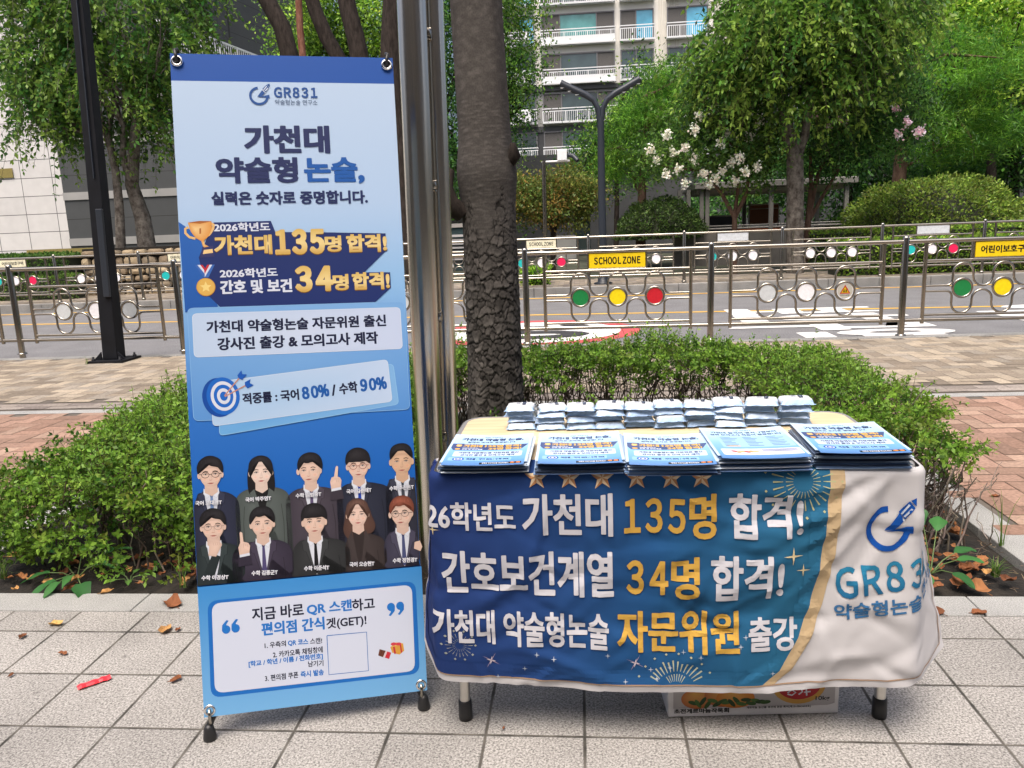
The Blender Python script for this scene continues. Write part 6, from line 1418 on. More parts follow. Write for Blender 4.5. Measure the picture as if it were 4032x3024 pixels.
def cloth_raw(s, t):
    """s runs along the front edge (0..FL), past the corners into the side flaps; t is the drop from the top edge"""
    s = np.asarray(s, float); t = np.asarray(t, float)
    x = np.empty_like(s); y = np.empty_like(s); nx_ = np.empty_like(s); ny_ = np.empty_like(s)
    ov = np.maximum(0, np.maximum(-s, s-FL)); t = np.where(t > 0, t*(1-.35*np.clip(ov-.03, 0, 1)), t); td = np.clip(t/DROP, 0, 1)
    for sgn in (-1, 1):
        over = np.where(sgn > 0, s-FL, -s)
        ang = (R_(86)*(1-td)+R_(40 if sgn > 0 else 60)*td)
        arcl = CRAD*ang; o = np.clip(over, 0, None); a = np.minimum(o/CRAD, ang); rest = np.clip(o-arcl, 0, None)
        px_ = (FX1 if sgn > 0 else FX0)+sgn*(CRAD*np.sin(a)+rest*np.cos(ang)); py_ = FY+CRAD*(1-np.cos(a))+rest*np.sin(ang)
        m_ = over > 0; x[m_] = px_[m_]; y[m_] = py_[m_]; nx_[m_] = (sgn*np.sin(a))[m_]; ny_[m_] = (-np.cos(a))[m_]
    m_ = (s >= 0) & (s <= FL); x[m_] = FX0+s[m_]; y[m_] = FY; nx_[m_] = 0; ny_[m_] = -1
    r = .014; top = TZ+.002; z = np.empty_like(s); inset = np.empty_like(s); nz_ = np.zeros_like(s)
    a = np.clip(t/r, 0, PI/2); m0 = t < 0
    sag = 1+.045*(1-((s-FL/2)/(FL/2))**2)
    inset = np.where(m0, r-t, r-r*np.sin(a)); z = np.where(m0, top, np.where(t < r*PI/2, top-r+r*np.cos(a), top-r-(t-r*PI/2)*sag*.985))
    lean_ = np.where(t > 0, .008*td, 0); nzv = np.where(m0, 1, np.cos(a)); nh = np.where(m0, 0, np.sin(a))
    w = wrinkle(s, t)*1.35*(1-.6*np.clip((ov-.02)/.05, 0, 1))
    out = -inset+lean_+w*nh
    return np.stack([x+nx_*out, y+ny_*out, z+w*nzv*.2], -1), np.stack([nx_*nh, ny_*nh, nzv], -1)
S0, S1, T0, T1 = -.16, FL+FLAP, -.10, DROP
ns, nt = int(round((S1-S0)/G)), int(round((T1-T0)/G))
sg, tg = np.meshgrid(S0+np.arange(ns+1)*G, T0+np.arange(nt+1)*G, indexing='ij')
cl_flat = cloth_raw(sg.ravel(), tg.ravel()); CP = cl_flat[0].reshape(ns+1, nt+1, 3); CN = cl_flat[1].reshape(ns+1, nt+1, 3)
def cmap(s, t, z):
    fs = np.clip((np.asarray(s)-S0)/G, 0, ns-1e-6); ft = np.clip((np.asarray(t)-T0)/G, 0, nt-1e-6); i = fs.astype(int); j = ft.astype(int); a = (fs-i)[:, None]; b = (ft-j)[:, None]
    L = lambda A: A[i, j]*(1-a)*(1-b)+A[i+1, j]*a*(1-b)+A[i, j+1]*(1-a)*b+A[i+1, j+1]*a*b
    n_ = L(CN); return L(CP)+n_/np.linalg.norm(n_, axis=1, keepdims=True)*(np.asarray(z)[:, None]+.0017)
F = []
for i in range(ns):
    for j in range(nt):
        if tg[i, j] < -.001 and (sg[i, j] < -.001 or sg[i, j] > FL-.005): continue
        F.append((i*(nt+1)+j, i*(nt+1)+j+1, (i+1)*(nt+1)+j+1, (i+1)*(nt+1)+j))
CWH = rgb(228, 226, 228)
cloth = np_mesh('cloth_banner', CP.reshape(-1, 3), np.array(F), np.tile(np.array([CWH]), ((ns+1)*(nt+1), 1)), M['clothprint'])
cloth.data.polygons.foreach_set('use_smooth', [True]*len(F))
tag(cloth, 'wrinkled blue and white printed cloth banner draped over the table front', 'cloth banner')
# photograph pixels to cloth coordinates (crop of the table front)
def cf(x, y):
    P = atf(1650+x/1.0533, 1800+y/1.0533, FY); s = P[0]-FX0; t = (TZ+.002-P[2]+.008)*.985-.004
    if s > FL: s = FL+(s-FL)*1.35
    return s, t*1.0
CQ = lambda pts: [cf(*p) for p in pts]
CH = .00025
pr = Print()
edge = CQ([(1706, 60), (1700, 130), (1690, 220), (1680, 350), (1655, 500), (1620, 620), (1570, 750), (1490, 880), (1418, 968)])
hem = lambda s: DROP-.025
bluef = lambda s, t: tuple(np.interp(s+.12*t, [-.1, .25, .55, .9], [c[k] for c in (rgb(38, 56, 116), rgb(40, 74, 136), rgb(38, 92, 148), rgb(46, 114, 152))]) for k in range(3))
es = [(edge[0][0], T0+.001)]+[(edge[0][0], 0)]+edge; es[-1] = (es[-1][0], hem(0))
ed_t = [p[1] for p in es]; ed_s = [p[0] for p in es]; bc = []
for q in range((ns+1)*(nt+1)):
    a_, b_ = sg.ravel()[q], tg.ravel()[q]
    bc.append(bluef(a_, b_) if (a_ < np.interp(b_, ed_t, ed_s)-.012 and b_ < hem(0)-.012 and a_ > S0+.022) else CWH)
cloth.data.color_attributes['col'].data.foreach_set('color', np.concatenate([np.array(bc, np.float32), np.ones((len(bc), 1), np.float32)], 1).ravel())
poly = [(0.0005, T0+.001)]+[(es[0][0], T0+.001)]+es[1:]+[(S0+.012, hem(0)), (S0+.012, .004), (.0005, .004)]
pr.poly(poly, bluef, 1, cut=G)
def near_rim(f):     # the base cloth is already dyed inside: keep only the strip that gives the field its sharp rim
    u = sum(pr.v[i][0] for i in f)/len(f); v = sum(pr.v[i][1] for i in f)/len(f)
    return u > np.interp(v, ed_t, ed_s)-.035 or v > hem(0)-.035 or u < S0+.045
pr.f = [f for f in pr.f if near_rim(f)]
pr.build('blue_field', cmap, M['clothprint'], cloth, h=CH)
pr = Print(); w_ = .034
be = [(x+w_*(1 if i < 4 else .9), y) for i, (x, y) in enumerate(es)]
pr.poly(es+be[::-1], rgb(212, 186, 146), 1, cut=G)
ln = [(S0+.02, hem(0)+.002), (S1-.02, hem(0)+.002)]
pr.poly([(S0+.012, hem(0)), (S1-.018, hem(0)), (S1-.018, hem(0)+.0035), (S0+.012, hem(0)+.0035)], rgb(186, 156, 130), 1.5, cut=G)
pr.poly([(S1-.022, .05), (S1-.018, .05), (S1-.018, hem(0)), (S1-.022, hem(0))], rgb(186, 156, 130), 1.5, cut=G)
pr.build('beige_band', cmap, M['clothprint'], cloth, h=CH)
def ctxt(pr, body, xl, xr, yt, yb, col, bold, layer=5, sp=1.0):
    a, b = cf(xl, yt), cf(xr, yb); c_, d_ = cf(xl, yb), cf(xr, yt)
    pr.text(body, min(a[0], c_[0]), (a[1]+d_[1])/2, (b[0]+d_[0])/2, (b[1]+c_[1])/2, col, layer, bold=bold*.55, cut=G, sp=sp)
CW, CG = rgb(232, 232, 240), rgb(236, 188, 88)
pr = Print()
ctxt(pr, '26학년도', 36, 400, 196, 312, CW, .022); ctxt(pr, '가천대', 432, 802, 158, 330, CW, .028); ctxt(pr, '135', 852, 1102, 176, 318, CG, .034); ctxt(pr, '명', 1122, 1232, 160, 340, CG, .030); ctxt(pr, '합격!', 1290, 1590, 158, 336, CW, .030)
ctxt(pr, '간호보건계열', 104, 805, 398, 580, CW, .030); ctxt(pr, '34', 862, 1030, 426, 570, CG, .034); ctxt(pr, '명', 1046, 1160, 414, 586, CG, .030); ctxt(pr, '합격!', 1212, 1508, 408, 590, CW, .030)
ctxt(pr, '가천대 약술형논술', 72, 785, 646, 786, CW, .026); ctxt(pr, '자문위원', 822, 1325, 638, 800, CG, .030); ctxt(pr, '출강', 1366, 1565, 668, 798, CW, .028)
pr.build('slogan_lettering', cmap, M['clothprint'], cloth, h=CH)
# six bevelled stars
for x in (487, 622, 760, 903, 1045, 1172):
    pr = Print(); c = cf(x, 92); R1 = .031; pts = [(c[0]+(R1 if i % 2 == 0 else R1*.42)*math.sin(i*PI/5), c[1]-(R1 if i % 2 == 0 else R1*.42)*math.cos(i*PI/5)) for i in range(10)]
    for i in range(10): pr.poly([c, pts[i], pts[(i+1) % 10]], rgb(250, 226, 190) if i % 2 == 0 else rgb(206, 150, 104), 3, cut=G)
    pr.build('star', cmap, M['clothprint'], cloth, h=CH)
def burst(x, y, r, n, col, half=False, inner=.3):
    pr = Print(); c = cf(x, y); k = r/1.0533/1640
    for i in range(n):
        a = (PI+PI*(i+.5)/n) if half else 2*PI*i/n
        for r0, r1, w in ((inner, .52, .010), (.60, rnd.uniform(.85, 1.0), .018)):
            p0 = (c[0]+k*r0*math.cos(a), c[1]+k*r0*math.sin(a)); p1 = (c[0]+k*r1*math.cos(a), c[1]+k*r1*math.sin(a)); nx_, ny_ = -math.sin(a)*k*w, math.cos(a)*k*w
            if p0[1] < .004 or p1[1] < .004 or max(p0[1], p1[1]) > hem(0)-.004: continue
            pr.poly([(p0[0]+nx_*.5, p0[1]+ny_*.5), (p0[0]-nx_*.5, p0[1]-ny_*.5), (p1[0]-nx_*1.4, p1[1]-ny_*1.4), (p1[0]+nx_*1.4, p1[1]+ny_*1.4)], col, 2, cut=G)
        if i % 2 == 0:
            p = (c[0]+k*1.15*math.cos(a), c[1]+k*1.15*math.sin(a)); d = .0035
            if .006 < p[1] < hem(0)-.006: pr.poly([(p[0]-d, p[1]), (p[0], p[1]-d), (p[0]+d, p[1]), (p[0], p[1]+d)], col, 2)
    pr.build('firework_print', cmap, M['clothprint'], cloth, h=CH)
burst(1590, 105, 135, 26, rgb(196, 196, 150)); burst(172, 792, 62, 20, rgb(170, 176, 168)); burst(1062, 955, 150, 20, rgb(200, 204, 176), True)
pr = Print()
def spark(x, y, r, col, n=4, thin=.16, a0=0.):
    c = cf(x, y); k = r/1.0533/1640; pts = [(c[0]+(k if i % 2 == 0 else k*thin)*math.sin(a0+i*PI/n), c[1]-(k if i % 2 == 0 else k*thin)*math.cos(a0+i*PI/n)) for i in range(2*n)]
    pr.poly(pts, col, 3, cut=G)
CREAM = rgb(244, 226, 178)
spark(1548, 410, 42, CREAM); spark(1590, 470, 30, CREAM); spark(62, 315, 26, CREAM)
for x, y, r in ((302, 852, 44), (896, 842, 44)): spark(x, y, r, rgb(196, 176, 200), 4, .07, .5); spark(x, y, r*.5, rgb(250, 240, 245), 4, .2, .2)
for x, y in ((440, 880), (490, 815), (560, 830), (1040, 862), (1095, 800), (1165, 815), (855, 915), (1330, 775), (1352, 740), (1462, 888), (782, 812), (985, 905), (330, 920), (960, 870)): spark(x, y, 13, rgb(210, 220, 235), 4, .2)
pr.build('sparkle_print', cmap, M['clothprint'], cloth, h=CH)
pr = Print(); a, b = cf(1868, 190), cf(2046, 408); logo_mark(pr, a[0], a[1], b[0], b[1], rgb(24, 92, 186), 2, G); pr.build('emblem', cmap, M['clothprint'], cloth, h=CH)
pr = Print(); gt = lambda s, t: tuple(np.interp(t, [.26, .36], [c[k] for c in (rgb(52, 148, 190), rgb(30, 90, 140))]) for k in range(3))
a, b = cf(1732, 452), cf(2020, 578); pr.text('GR831', a[0], a[1], a[0]+.275, b[1], gt, 2, bold=.012, cut=G, rot=-.10)
a, b = cf(1722, 596), cf(2020, 664); pr.text('약술형논술 연구소', a[0], a[1], a[0]+.36, b[1], rgb(66, 124, 176), 2, bold=.008, cut=G, rot=-.08)
pr.build('emblem_lettering', cmap, M['clothprint'], cloth, h=CH)

# ------------------------------------------------------------------ flyers in clear sleeves, five stacks
M['sleeve'] = attr('clear_sleeve_print', rough=.22, spec=.6)
ORD = ['leftmost', 'second from left', 'middle', 'fourth from left', 'rightmost']
stacks = [(-.2515, 1.826, .0, 11, .0), (-.013, 1.822, .01, 12, .02), (.205, 1.800, -.03, 12, -.05), (.425, 1.822, .02, 15, .02), (.655, 1.835, -.035, 17, -.02)]
def flyer_map(cx, cy, rz, z0, warp, ph):
    ca, sa = math.cos(rz), math.sin(rz)
    def f(u, v, z):      # u across 0..210, v down the page 0..297 (mm), away edge is v = 0
        u, v, z = np.asarray(u, float), np.asarray(v, float), np.asarray(z, float); lx, ly = (u-105)/1000, (297-v)/1000
        w = warp*(np.cos((u-105)/210*PI*1.1+ph)*-1*(v < 1e9)*((297-v)/297)**1.5+.6*((u-105)/105)**2*((v/297))**2)
        return np.stack([cx+lx*ca-ly*sa, cy+lx*sa+ly*ca, z0+w+z], -1)
    return f
FB = [(0, rgb(200, 228, 250)), (90, rgb(180, 216, 248)), (150, rgb(142, 194, 240)), (240, rgb(116, 172, 230)), (297, rgb(92, 132, 192))]  # page inks paled, putting the glare on the sleeves into the colour
for si, (cx, cy, rz, n, lean_) in enumerate(stacks):
    for k in range(n):
        last = k == n-1; z0 = TZ+.0045+k*.0026+(.002 if last else 0); j = .006 if k < n-1 else 0
        f = flyer_map(cx+rnd.uniform(-j, j), cy+rnd.uniform(-j, j)*1.2, rz+rnd.uniform(-.025, .025)*(not last), z0, .0016+(.005 if last else .0)*rnd.uniform(.6, 1.2), rnd.uniform(-.3, .3))
        nu, nv = 8, 10; U, Vv = np.meshgrid(np.linspace(-4, 214, nu+1), np.linspace(-4, 301, nv+1)); top = f(U.ravel(), Vv.ravel(), np.zeros(U.size)); bot = f(U.ravel(), Vv.ravel(), np.full(U.size, -.0012))
        N_ = U.size; F = []; m = MB()
        for a in range(nv):
            for b in range(nu): q = a*(nu+1)+b; F.append((q, q+nu+1, q+nu+2, q+1)); F.append((N_+q, N_+q+1, N_+q+nu+2, N_+q+nu+1))
        rim = [b for b in range(nu+1)]+[a*(nu+1)+nu for a in range(1, nv+1)]+[nv*(nu+1)+b for b in range(nu-1, -1, -1)]+[a*(nu+1) for a in range(nv-1, 0, -1)]
        for a in range(len(rim)): p, q = rim[a], rim[(a+1) % len(rim)]; F.append((p, q, N_+q, N_+p))
        m.add(np.concatenate([top, bot]).tolist(), F)
        ec = [rgb(206, 220, 232), rgb(160, 180, 204), rgb(92, 106, 130), rgb(218, 226, 234), rgb(130, 160, 202)][rnd.randrange(5) if si != 4 or k < 6 else rnd.choice([1, 2, 2, 0])]
        cols = [ec]*(2*N_) if not last else [rgb(190, 214, 236)]*N_+[rgb(170, 190, 210)]*N_
        lab = ('topmost flyer on the %s flyer stack, %s' % (ORD[si], 'listing lessons above a pale card' if si == 3 else 'with navy band and gold lettering')) if last else 'glossy flyer lower down in the %s stack of flyers' % ORD[si]
        o = tag(m.build('flyer', M['sleeve'], cols=cols), lab, 'flyer', 'flyers in the %s stack' % ORD[si])
        if last:
            pr = Print(); pr.poly([(3, 3), (207, 3), (207, 294), (3, 294)], grad(FB), 1, cut=24)
            nv_ = rgb(58, 74, 124); T = lambda b_, u0, v0, u1, v1, c_, bd=.04: pr.text(b_, u0, v0, u1, v1, c_, 3, bold=bd, cut=24)
            logo_mark(pr, 82, 12, 97, 26, rgb(60, 110, 170), 3); T('GR831', 101, 13, 130, 21, rgb(60, 110, 170)); 
            if si != 3:
                T('가천대 약술형 논술,', 22, 32, 190, 60, nv_, .05); T('실력은 숫자로 증명합니다.', 40, 66, 172, 80, nv_, .03)
                pr.poly([(3, 92), (60, 88), (80, 98), (207, 100), (190, 150), (12, 156), (3, 130)], rgb(72, 88, 136), 2, cut=24)
                T('2026학년도', 34, 90, 72, 98, WH); T('가천대', 34, 101, 84, 124, CG); T('135명', 92, 100, 140, 124, CG); T('합격!', 146, 101, 188, 123, CG)
                T('2026학년도', 34, 129, 76, 137, WH); T('간호 및 보건계열', 34, 140, 88, 150, WH); T('34명', 104, 128, 142, 150, CG); T('합격!', 148, 128, 190, 150, CG)
                pr.poly(ellipse_pts(22, 112, 8, 9, 12), rgb(236, 176, 96), 3); pr.poly([(15, 101), (29, 101), (26, 118), (18, 118)], rgb(248, 206, 130), 4); pr.poly(ellipse_pts(22, 144, 7, 7, 12), rgb(240, 186, 96), 3)
                pr.poly(rrect_pts(18, 166, 196, 214, 6), rgb(204, 222, 247), 2, cut=24); T('가천대 약술형논술 자문위원 출신', 30, 172, 186, 187, nv_, .035); T('강사진 출강 & 모의고사 제작', 38, 193, 178, 208, nv_, .035)
                pr.poly(rrect_pts(12, 222, 172, 252, 6), rgb(150, 196, 244), 2, cut=24); T('적중률 : 국어 80% / 수학 90%', 58, 230, 166, 245, rgb(30, 60, 130), .03)
                for rr, cc in ((15, rgb(36, 90, 190)), (11, WH), (8, rgb(36, 90, 190)), (4, WH)): pr.poly(ellipse_pts(38, 238, rr, rr, 18), cc, 3+(15-rr)*.1)
                pr.poly([(96, 268), (200, 264), (200, 280), (96, 284)], rgb(24, 28, 44), 2, cut=24); T('혜택과 무료자료를 확인하세요!', 102, 269, 168, 279, WH, .02)
                for x in (178, 192): pr.poly(ellipse_pts(x, 272, 6, 6, 12), rgb(226, 140, 74), 3)
            else:
                T('가천대 합격의 열쇠, 7월부터', 20, 34, 190, 52, nv_, .04); T('실전 모의고사 학습이 결정합니다', 14, 58, 198, 74, nv_, .04)
                pr.poly(rrect_pts(26, 84, 204, 190, 5), rgb(168, 208, 246), 2, cut=24)
                for a in range(7):
                    for b in range(3):
                        w = rnd.uniform(22, 46); x = 34+b*58; pr.poly([(x, 90+a*14), (x+w, 90+a*14), (x+w, 94+a*14), (x, 94+a*14)], rgb(70, 100, 150), 3)
                pr.poly([(36, 176), (70, 176), (70, 184), (36, 184)], rgb(226, 180, 90), 3)
                pr.poly(rrect_pts(14, 206, 204, 262, 6), rgb(226, 228, 244), 2, cut=24)
                for a in range(6): pr.poly(ellipse_pts(44+a*10, 232+rnd.uniform(-8, 8), 9, 6, 12, rot=rnd.uniform(0, 3)), [rgb(210, 90, 80), rgb(238, 170, 120), rgb(240, 190, 130)][a % 3], 3+a*.2)
                for a in range(3): pr.poly([(112, 214+a*8), (196, 214+a*8), (196, 218+a*8), (112, 218+a*8)], rgb(140, 146, 180), 3)
            pr.build('flyer_print', f, M['gloss_print'], o, h=.00008)

# ------------------------------------------------------------------ wet-wipe packs, ten short stacks behind the flyers
M['film'] = attr('plastic_film', rough=.22, spec=.5, noise=.04, nscale=60, gain=.8)
def pack_mesh():
    """a soft film pack: flat white top, slanting sides, crimped blue fins along front and back"""
    m = MB(); nu, nv = 16, 18; V = []; C = []; W, D, H = .088, .068, .0213
    wht, blu, pal = np.array(rgb(240, 242, 244)), np.array(rgb(112, 164, 222)), np.array(rgb(190, 215, 243))
    for side in (1, -1):
        for j in range(nv+1):
            for i in range(nu+1):
                x, y = -1+2*i/nu, -1+2*j/nv; ay = abs(y); body = max(0, 1-max(0, (ay-.58)/.22)) if ay < .80 else 0; bx_ = (1-abs(x)**9)**.5
                b = (body**.6)*bx_; n_ = mn.noise(Vector((x*3.1, y*3.3, side*2))); zf = H*.30
                zz = zf+(H*.70*b*(1+.04*n_-.03*x*x) if side > 0 else -H*.30*b); fin = 1 if body == 0 else 0
                zz += fin*(.0008*math.sin(x*9+y*2)+.0004*math.sin(x*21)) - fin*.001*((ay-.8)/.2)
                V.append((x*W/2*(1+.05*fin+.004*n_), y*D/2*(1+.015*math.sin(x*7)*fin), zz))
                e = max(0, min(1, (ay-.50)/.16)); c = wht*(1-e)+(pal*.7+blu*.3)*e
                if fin: c = blu*.75+wht*.25
                elif e > .2 and (i*5+j*3) % 7 == 0: c = c*.82
                if side < 0: c = blu*.3+pal*.7
                C.append(c)
    N_ = (nu+1)*(nv+1); F = []
    for j in range(nv):
        for i in range(nu): q = j*(nu+1)+i; F.append((q, q+1, q+nu+2, q+nu+1)); F.append((N_+q, N_+q+nu+1, N_+q+nu+2, N_+q+1))
    m.add(V, F, smooth=True)
    return m, C
pm, pc = pack_mesh(); proto_pack = pm.build('wipe_pack', M['film'], cols=pc); proto_pack['category'] = 'wipe pack'
wd = proto_pack.modifiers.new('weld', 'WELD'); wd.merge_threshold = .0003
pr = Print(); fpk = lambda u, v, z: np.stack([np.asarray(u)/1000, -np.asarray(v)/1000, .0238+np.asarray(z)-.0008*(np.abs(np.asarray(u))/26)**4], -1)
pr.poly(rrect_pts(7, -13, 18, 13, 3), rgb(34, 48, 84), 1); logo_mark(pr, -13, -1, -7, 7, rgb(60, 90, 140), 1); 
for a in range(3): pr.poly([(-12, -11+a*3), (1, -11+a*3), (1, -9.6+a*3), (-12, -9.6+a*3)], rgb(110, 120, 140), 1)
pr.text('GR831', -6, 1, 4, 5, rgb(80, 110, 160), 1, bold=.02); pr.text('물티슈', 9, -6, 16, 4, WH, 2)
plab = pr.build('pack_label', fpk, M['gloss_print'], proto_pack, h=.0001)
NUM = ['first', 'second', 'third', 'fourth', 'fifth', 'sixth', 'seventh', 'eighth', 'ninth', 'tenth']
LEV = ['bottom', 'second from bottom', 'third from bottom', 'topmost']
cx10 = [1125, 1191, 1257, 1315, 1379, 1441, 1507, 1573, 1637, 1711]; ztop = [.806, .803, .806, .809, .806, .808, .809, .812, .816, .818]
first = True
for i, px_ in enumerate(cx10):
    P = at(px_, 880, 2.33); nlev = 4; hz = (ztop[i]-TZ)/nlev
    for k in range(nlev):
        o = proto_pack if first else proto_pack.copy(); l_ = plab
        if not first:
            COL.objects.link(o); l_ = plab.copy(); COL.objects.link(l_); l_.parent = o
        o.location = (P[0]+rnd.uniform(-.006, .006), 2.325+rnd.uniform(-.012, .012)-.002*i, TZ+k*hz+.001); o.rotation_euler = (rnd.uniform(-.03, .05), rnd.uniform(-.04, .04), rnd.uniform(-.2, .2)-(.10 if i > 6 else 0))
        o.scale = (1.0 if i < 8 else 1.08, 1.0, hz/.0213); first = False
        tag(o, 'pale blue wipe pack, %s in the %s wipe stack from the left' % (LEV[k], NUM[i]), 'wipe pack', 'wet wipe packs stacked on the table')

# ------------------------------------------------------------------ produce carton under the table
a0 = np.array([.211, 1.962, 0]); ux = np.array([math.cos(.07), math.sin(.07), 0]); uy = np.array([-ux[1], ux[0], 0])
bxr = empty('produce_carton', tuple(a0), 'white produce carton marked 10kg half hidden under the table', 'carton')
Wc, Dc, Hc = .462, .34, .19
cc = lambda x, y, z: tuple(a0+ux*x+uy*y+np.array([0, 0, z]))
m = MB(); m.add([cc(x, y, z) for z in (.002, Hc) for x, y in ((0, 0), (Wc, 0), (Wc, Dc), (0, Dc))], [(0,3,2,1),(4,5,6,7),(0,1,5,4),(1,2,6,5),(2,3,7,6),(3,0,4,7)]); m.build('carton_body', plain('white_card', (.66, .65, .66), rough=.55, var=.04), bxr, bevel=.003)
kmap = lambda u, v, z: a0+np.outer(np.asarray(u)/1000, ux)+np.outer(-.0008-np.asarray(z), uy)+np.outer((190-np.asarray(v))/1000, [0, 0, 1])
pr = Print(); pr.poly([(14, 70), (450, 70), (450, 156), (430, 162), (14, 162)], rgb(206, 202, 204), 1)
for x, y, rx, ry, c in ((80, 134, 45, 30, rgb(206, 116, 60)), (150, 126, 52, 34, rgb(196, 110, 56)), (182, 134, 52, 30, rgb(228, 134, 40))): pr.fan(ellipse_pts(x, y, rx, ry), c, 2+x*.004, (x-8, y-16), rgb(246, 186, 92))
for a in range(16):
    x = 60+a*13; pr.poly(ellipse_pts(x+8, 146+6*math.sin(a*2.7), 15, 6, 10, rot=rnd.uniform(-1, 1)), [rgb(58, 96, 40), rgb(80, 122, 52), rgb(40, 74, 32)][a % 3], 3.2+a*.02)
pr.poly(ellipse_pts(352, 100, 72, 56), rgb(222, 168, 74), 2.2); pr.poly(ellipse_pts(352, 98, 60, 45), rgb(190, 26, 40), 2.8)
pr.stroke([(322, 122), (334, 114), (344, 122), (334, 130), (322, 126)], 4, WH, 3.4); pr.stroke([(352, 128), (362, 120), (358, 110)], 4, WH, 3.4); pr.stroke([(372, 112), (374, 132)], 4, WH, 3.4); pr.stroke([(366, 122), (384, 120)], 4, WH, 3.5)
pr.text('초전게르마늄작목회', 16, 163, 165, 177, (.02, .02, .02), 2.5, bold=.035); pr.text('게르마늄 농산물 생산에 관한 특허(제10-0863604호)', 212, 160, 386, 168, (.03, .03, .03), 2.5, bold=.015); pr.text('10kg', 398, 134, 436, 150, (.03, .03, .03), 2.5, bold=.01)
pr.build('carton_print', kmap, M['print'], bxr, h=.0002)

# ------------------------------------------------------------------ litter, weeds, dry leaves
def dry_leaf(loc, L, rz, col, curl=1.0, label=None, grp='fallen dry leaves on the paving', zoff=.004):
    """one crumpled leaf with a lobed outline"""
    n = 14; V = [(0, 0, 0)]; C = [np.array(col)]; r = random.Random(int(loc[0]*1e4) ^ int(loc[1]*1e5))
    fx = r.uniform(-1, 1); 
    for ring in (.5, 1.0):
        for i in range(n):
            a = 2*PI*i/n; w = (.30+.2*abs(math.cos(a)))*(1+.16*math.sin(a*5+fx*3))*ring; x = math.cos(a)*L*.62*ring*(1+.08*math.sin(4*a)); y = math.sin(a)*L*w*1.1
            z = curl*L*(.22*(abs(y)/(L*.4))**1.5*ring+.10*ring*math.sin(a*3+fx*5)+.12*ring*max(0, math.cos(a+fx))); V.append((x, y, max(z, -.0)+.002)); C.append(np.array(col)*r.uniform(.7, 1.2))
    F = [(0, 1+i, 1+(i+1) % n) for i in range(n)]+[(1+i, 1+n+i, 1+n+(i+1) % n, 1+(i+1) % n) for i in range(n)]
    m = MB(); ca, sa = math.cos(rz), math.sin(rz)
    m.add([(loc[0]+x*ca-y*sa, loc[1]+x*sa+y*ca, loc[2]+z+zoff) for x, y, z in V], F)
    m.tube([(loc[0]+ca*-L*.55, loc[1]+sa*-L*.55, loc[2]+zoff+.004), (loc[0]-ca*L*.85, loc[1]-sa*L*.85, loc[2]+zoff+.003)], .0012, 5)
    C = np.array(C+[np.array(col)*.7]*(len(m.v)-len(C)))
    return m, C
def gz(x, y, z=0.0):
    q = 4032/2212; d = CF*FPX+CR*(x*q-2016)-CU*(y*q-1512); t = (z-CO[2])/d[2]; return CO+d*t
BR = [rgb(158, 108, 70), rgb(132, 84, 56), rgb(184, 140, 88), rgb(110, 70, 48), rgb(196, 158, 96)]
on_pave = [(122, 1351, .05, 4, 'curled yellow brown leaf on the paving left of the red strip'), (358, 1364, .06, 2, 'largest tan leaf on the joint left of the banner'), (385, 1363, .025, 1, 'small tan leaf fragment right beside the largest tan leaf'), (50, 1378, .03, 3, 'small reddish leaf near the left edge of the paving'), (136, 1415, .03, 1, 'brown leaf scrap in the slab above the red strip'), (380, 1472, .035, 1, 'flat brown leaf by the banner lower left edge'), (372, 1308, .09, 1, 'long rust leaf on the kerb left of the banner'), (232, 1282, .05, 2, 'upright amber leaf leaning on the planter kerb'), (25, 1462, .02, 3, 'tiny dark leaf at the left edge below the joint'),
            (2115, 1328, .05, 1, 'flat rust leaf on the kerb front edge at the right'), (2012, 1322, .08, 3, 'brown leaf cluster on the kerb next to the cloth corner'), (1088, 1469+108, .012, 1, 'tiny rust crumb beside the left table leg'), (2075, 1260, .10, 1, 'large curled brown leaf on soil at the right end of the planter'), (2110, 1275, .09, 0, 'crumpled tan leaf lying over the kerb inner edge at right'), (2092, 1232, .07, 1, 'upper curled brown leaf of the right planter corner'), (2150, 1075, .04, 1, 'dark red leaf on the brick paving beside right kerb')]
for x, y, L, ci, lb in on_pave:
    p = gz(x, y); m, C = dry_leaf(p, L*.8, rnd.uniform(0, 6.28), BR[ci]); tag(m.build('fallen_leaf', M['leaf_dry'], cols=C), lb, 'leaf', 'fallen dry leaves on the paving')
# leaf litter on the soil: nobody could count it
LV = []; LC = []; LF = []
def litter(x0, x1, y0, y1, n):
    for i in range(n):
        p = (rnd.uniform(x0, x1), rnd.uniform(y0, y1), .0); m, C = dry_leaf(p, rnd.uniform(.02, .055), rnd.uniform(0, 6.28), BR[rnd.randrange(4)], rnd.uniform(.4, 1.4), zoff=.008)
        b = len(LV); LV.extend(m.v); LC.extend(C.tolist()); LF.extend([tuple(i_+b for i_ in f) for f in m.f])
litter(-2.55, -1.0, 2.71, 3.05, 75); litter(1.0, 1.6, 2.72, 3.6, 85); litter(-.9, 1.0, 2.72, 4.9, 90); litter(1.05, 1.6, 3.5, 5.3, 40)
m = MB(); m.add(LV, LF); tag(m.build('leaf_litter', M['leaf_dry'], cols=LC), kind='stuff')
M['soilbit'] = plain('twig_litter', (.10, .075, .05), rough=.9, var=.4, scale=40)
n = 420; A = np.stack([np.where(rng.random(n) < .4, rng.uniform(1.0, 1.62, n), rng.uniform(-2.5, 1, n)), rng.uniform(2.72, 3.7, n), np.full(n, .018)], 1); Bt = A+np.stack([rng.normal(0, .03, n), rng.normal(0, .03, n), rng.uniform(0, .012, n)], 1)
tw = twigs('twig_litter', None, A, Bt, np.full(n, .0012), [(.2, .15, .1), (.1, .07, .05)], .004, 2); tag(tw, kind='stuff')
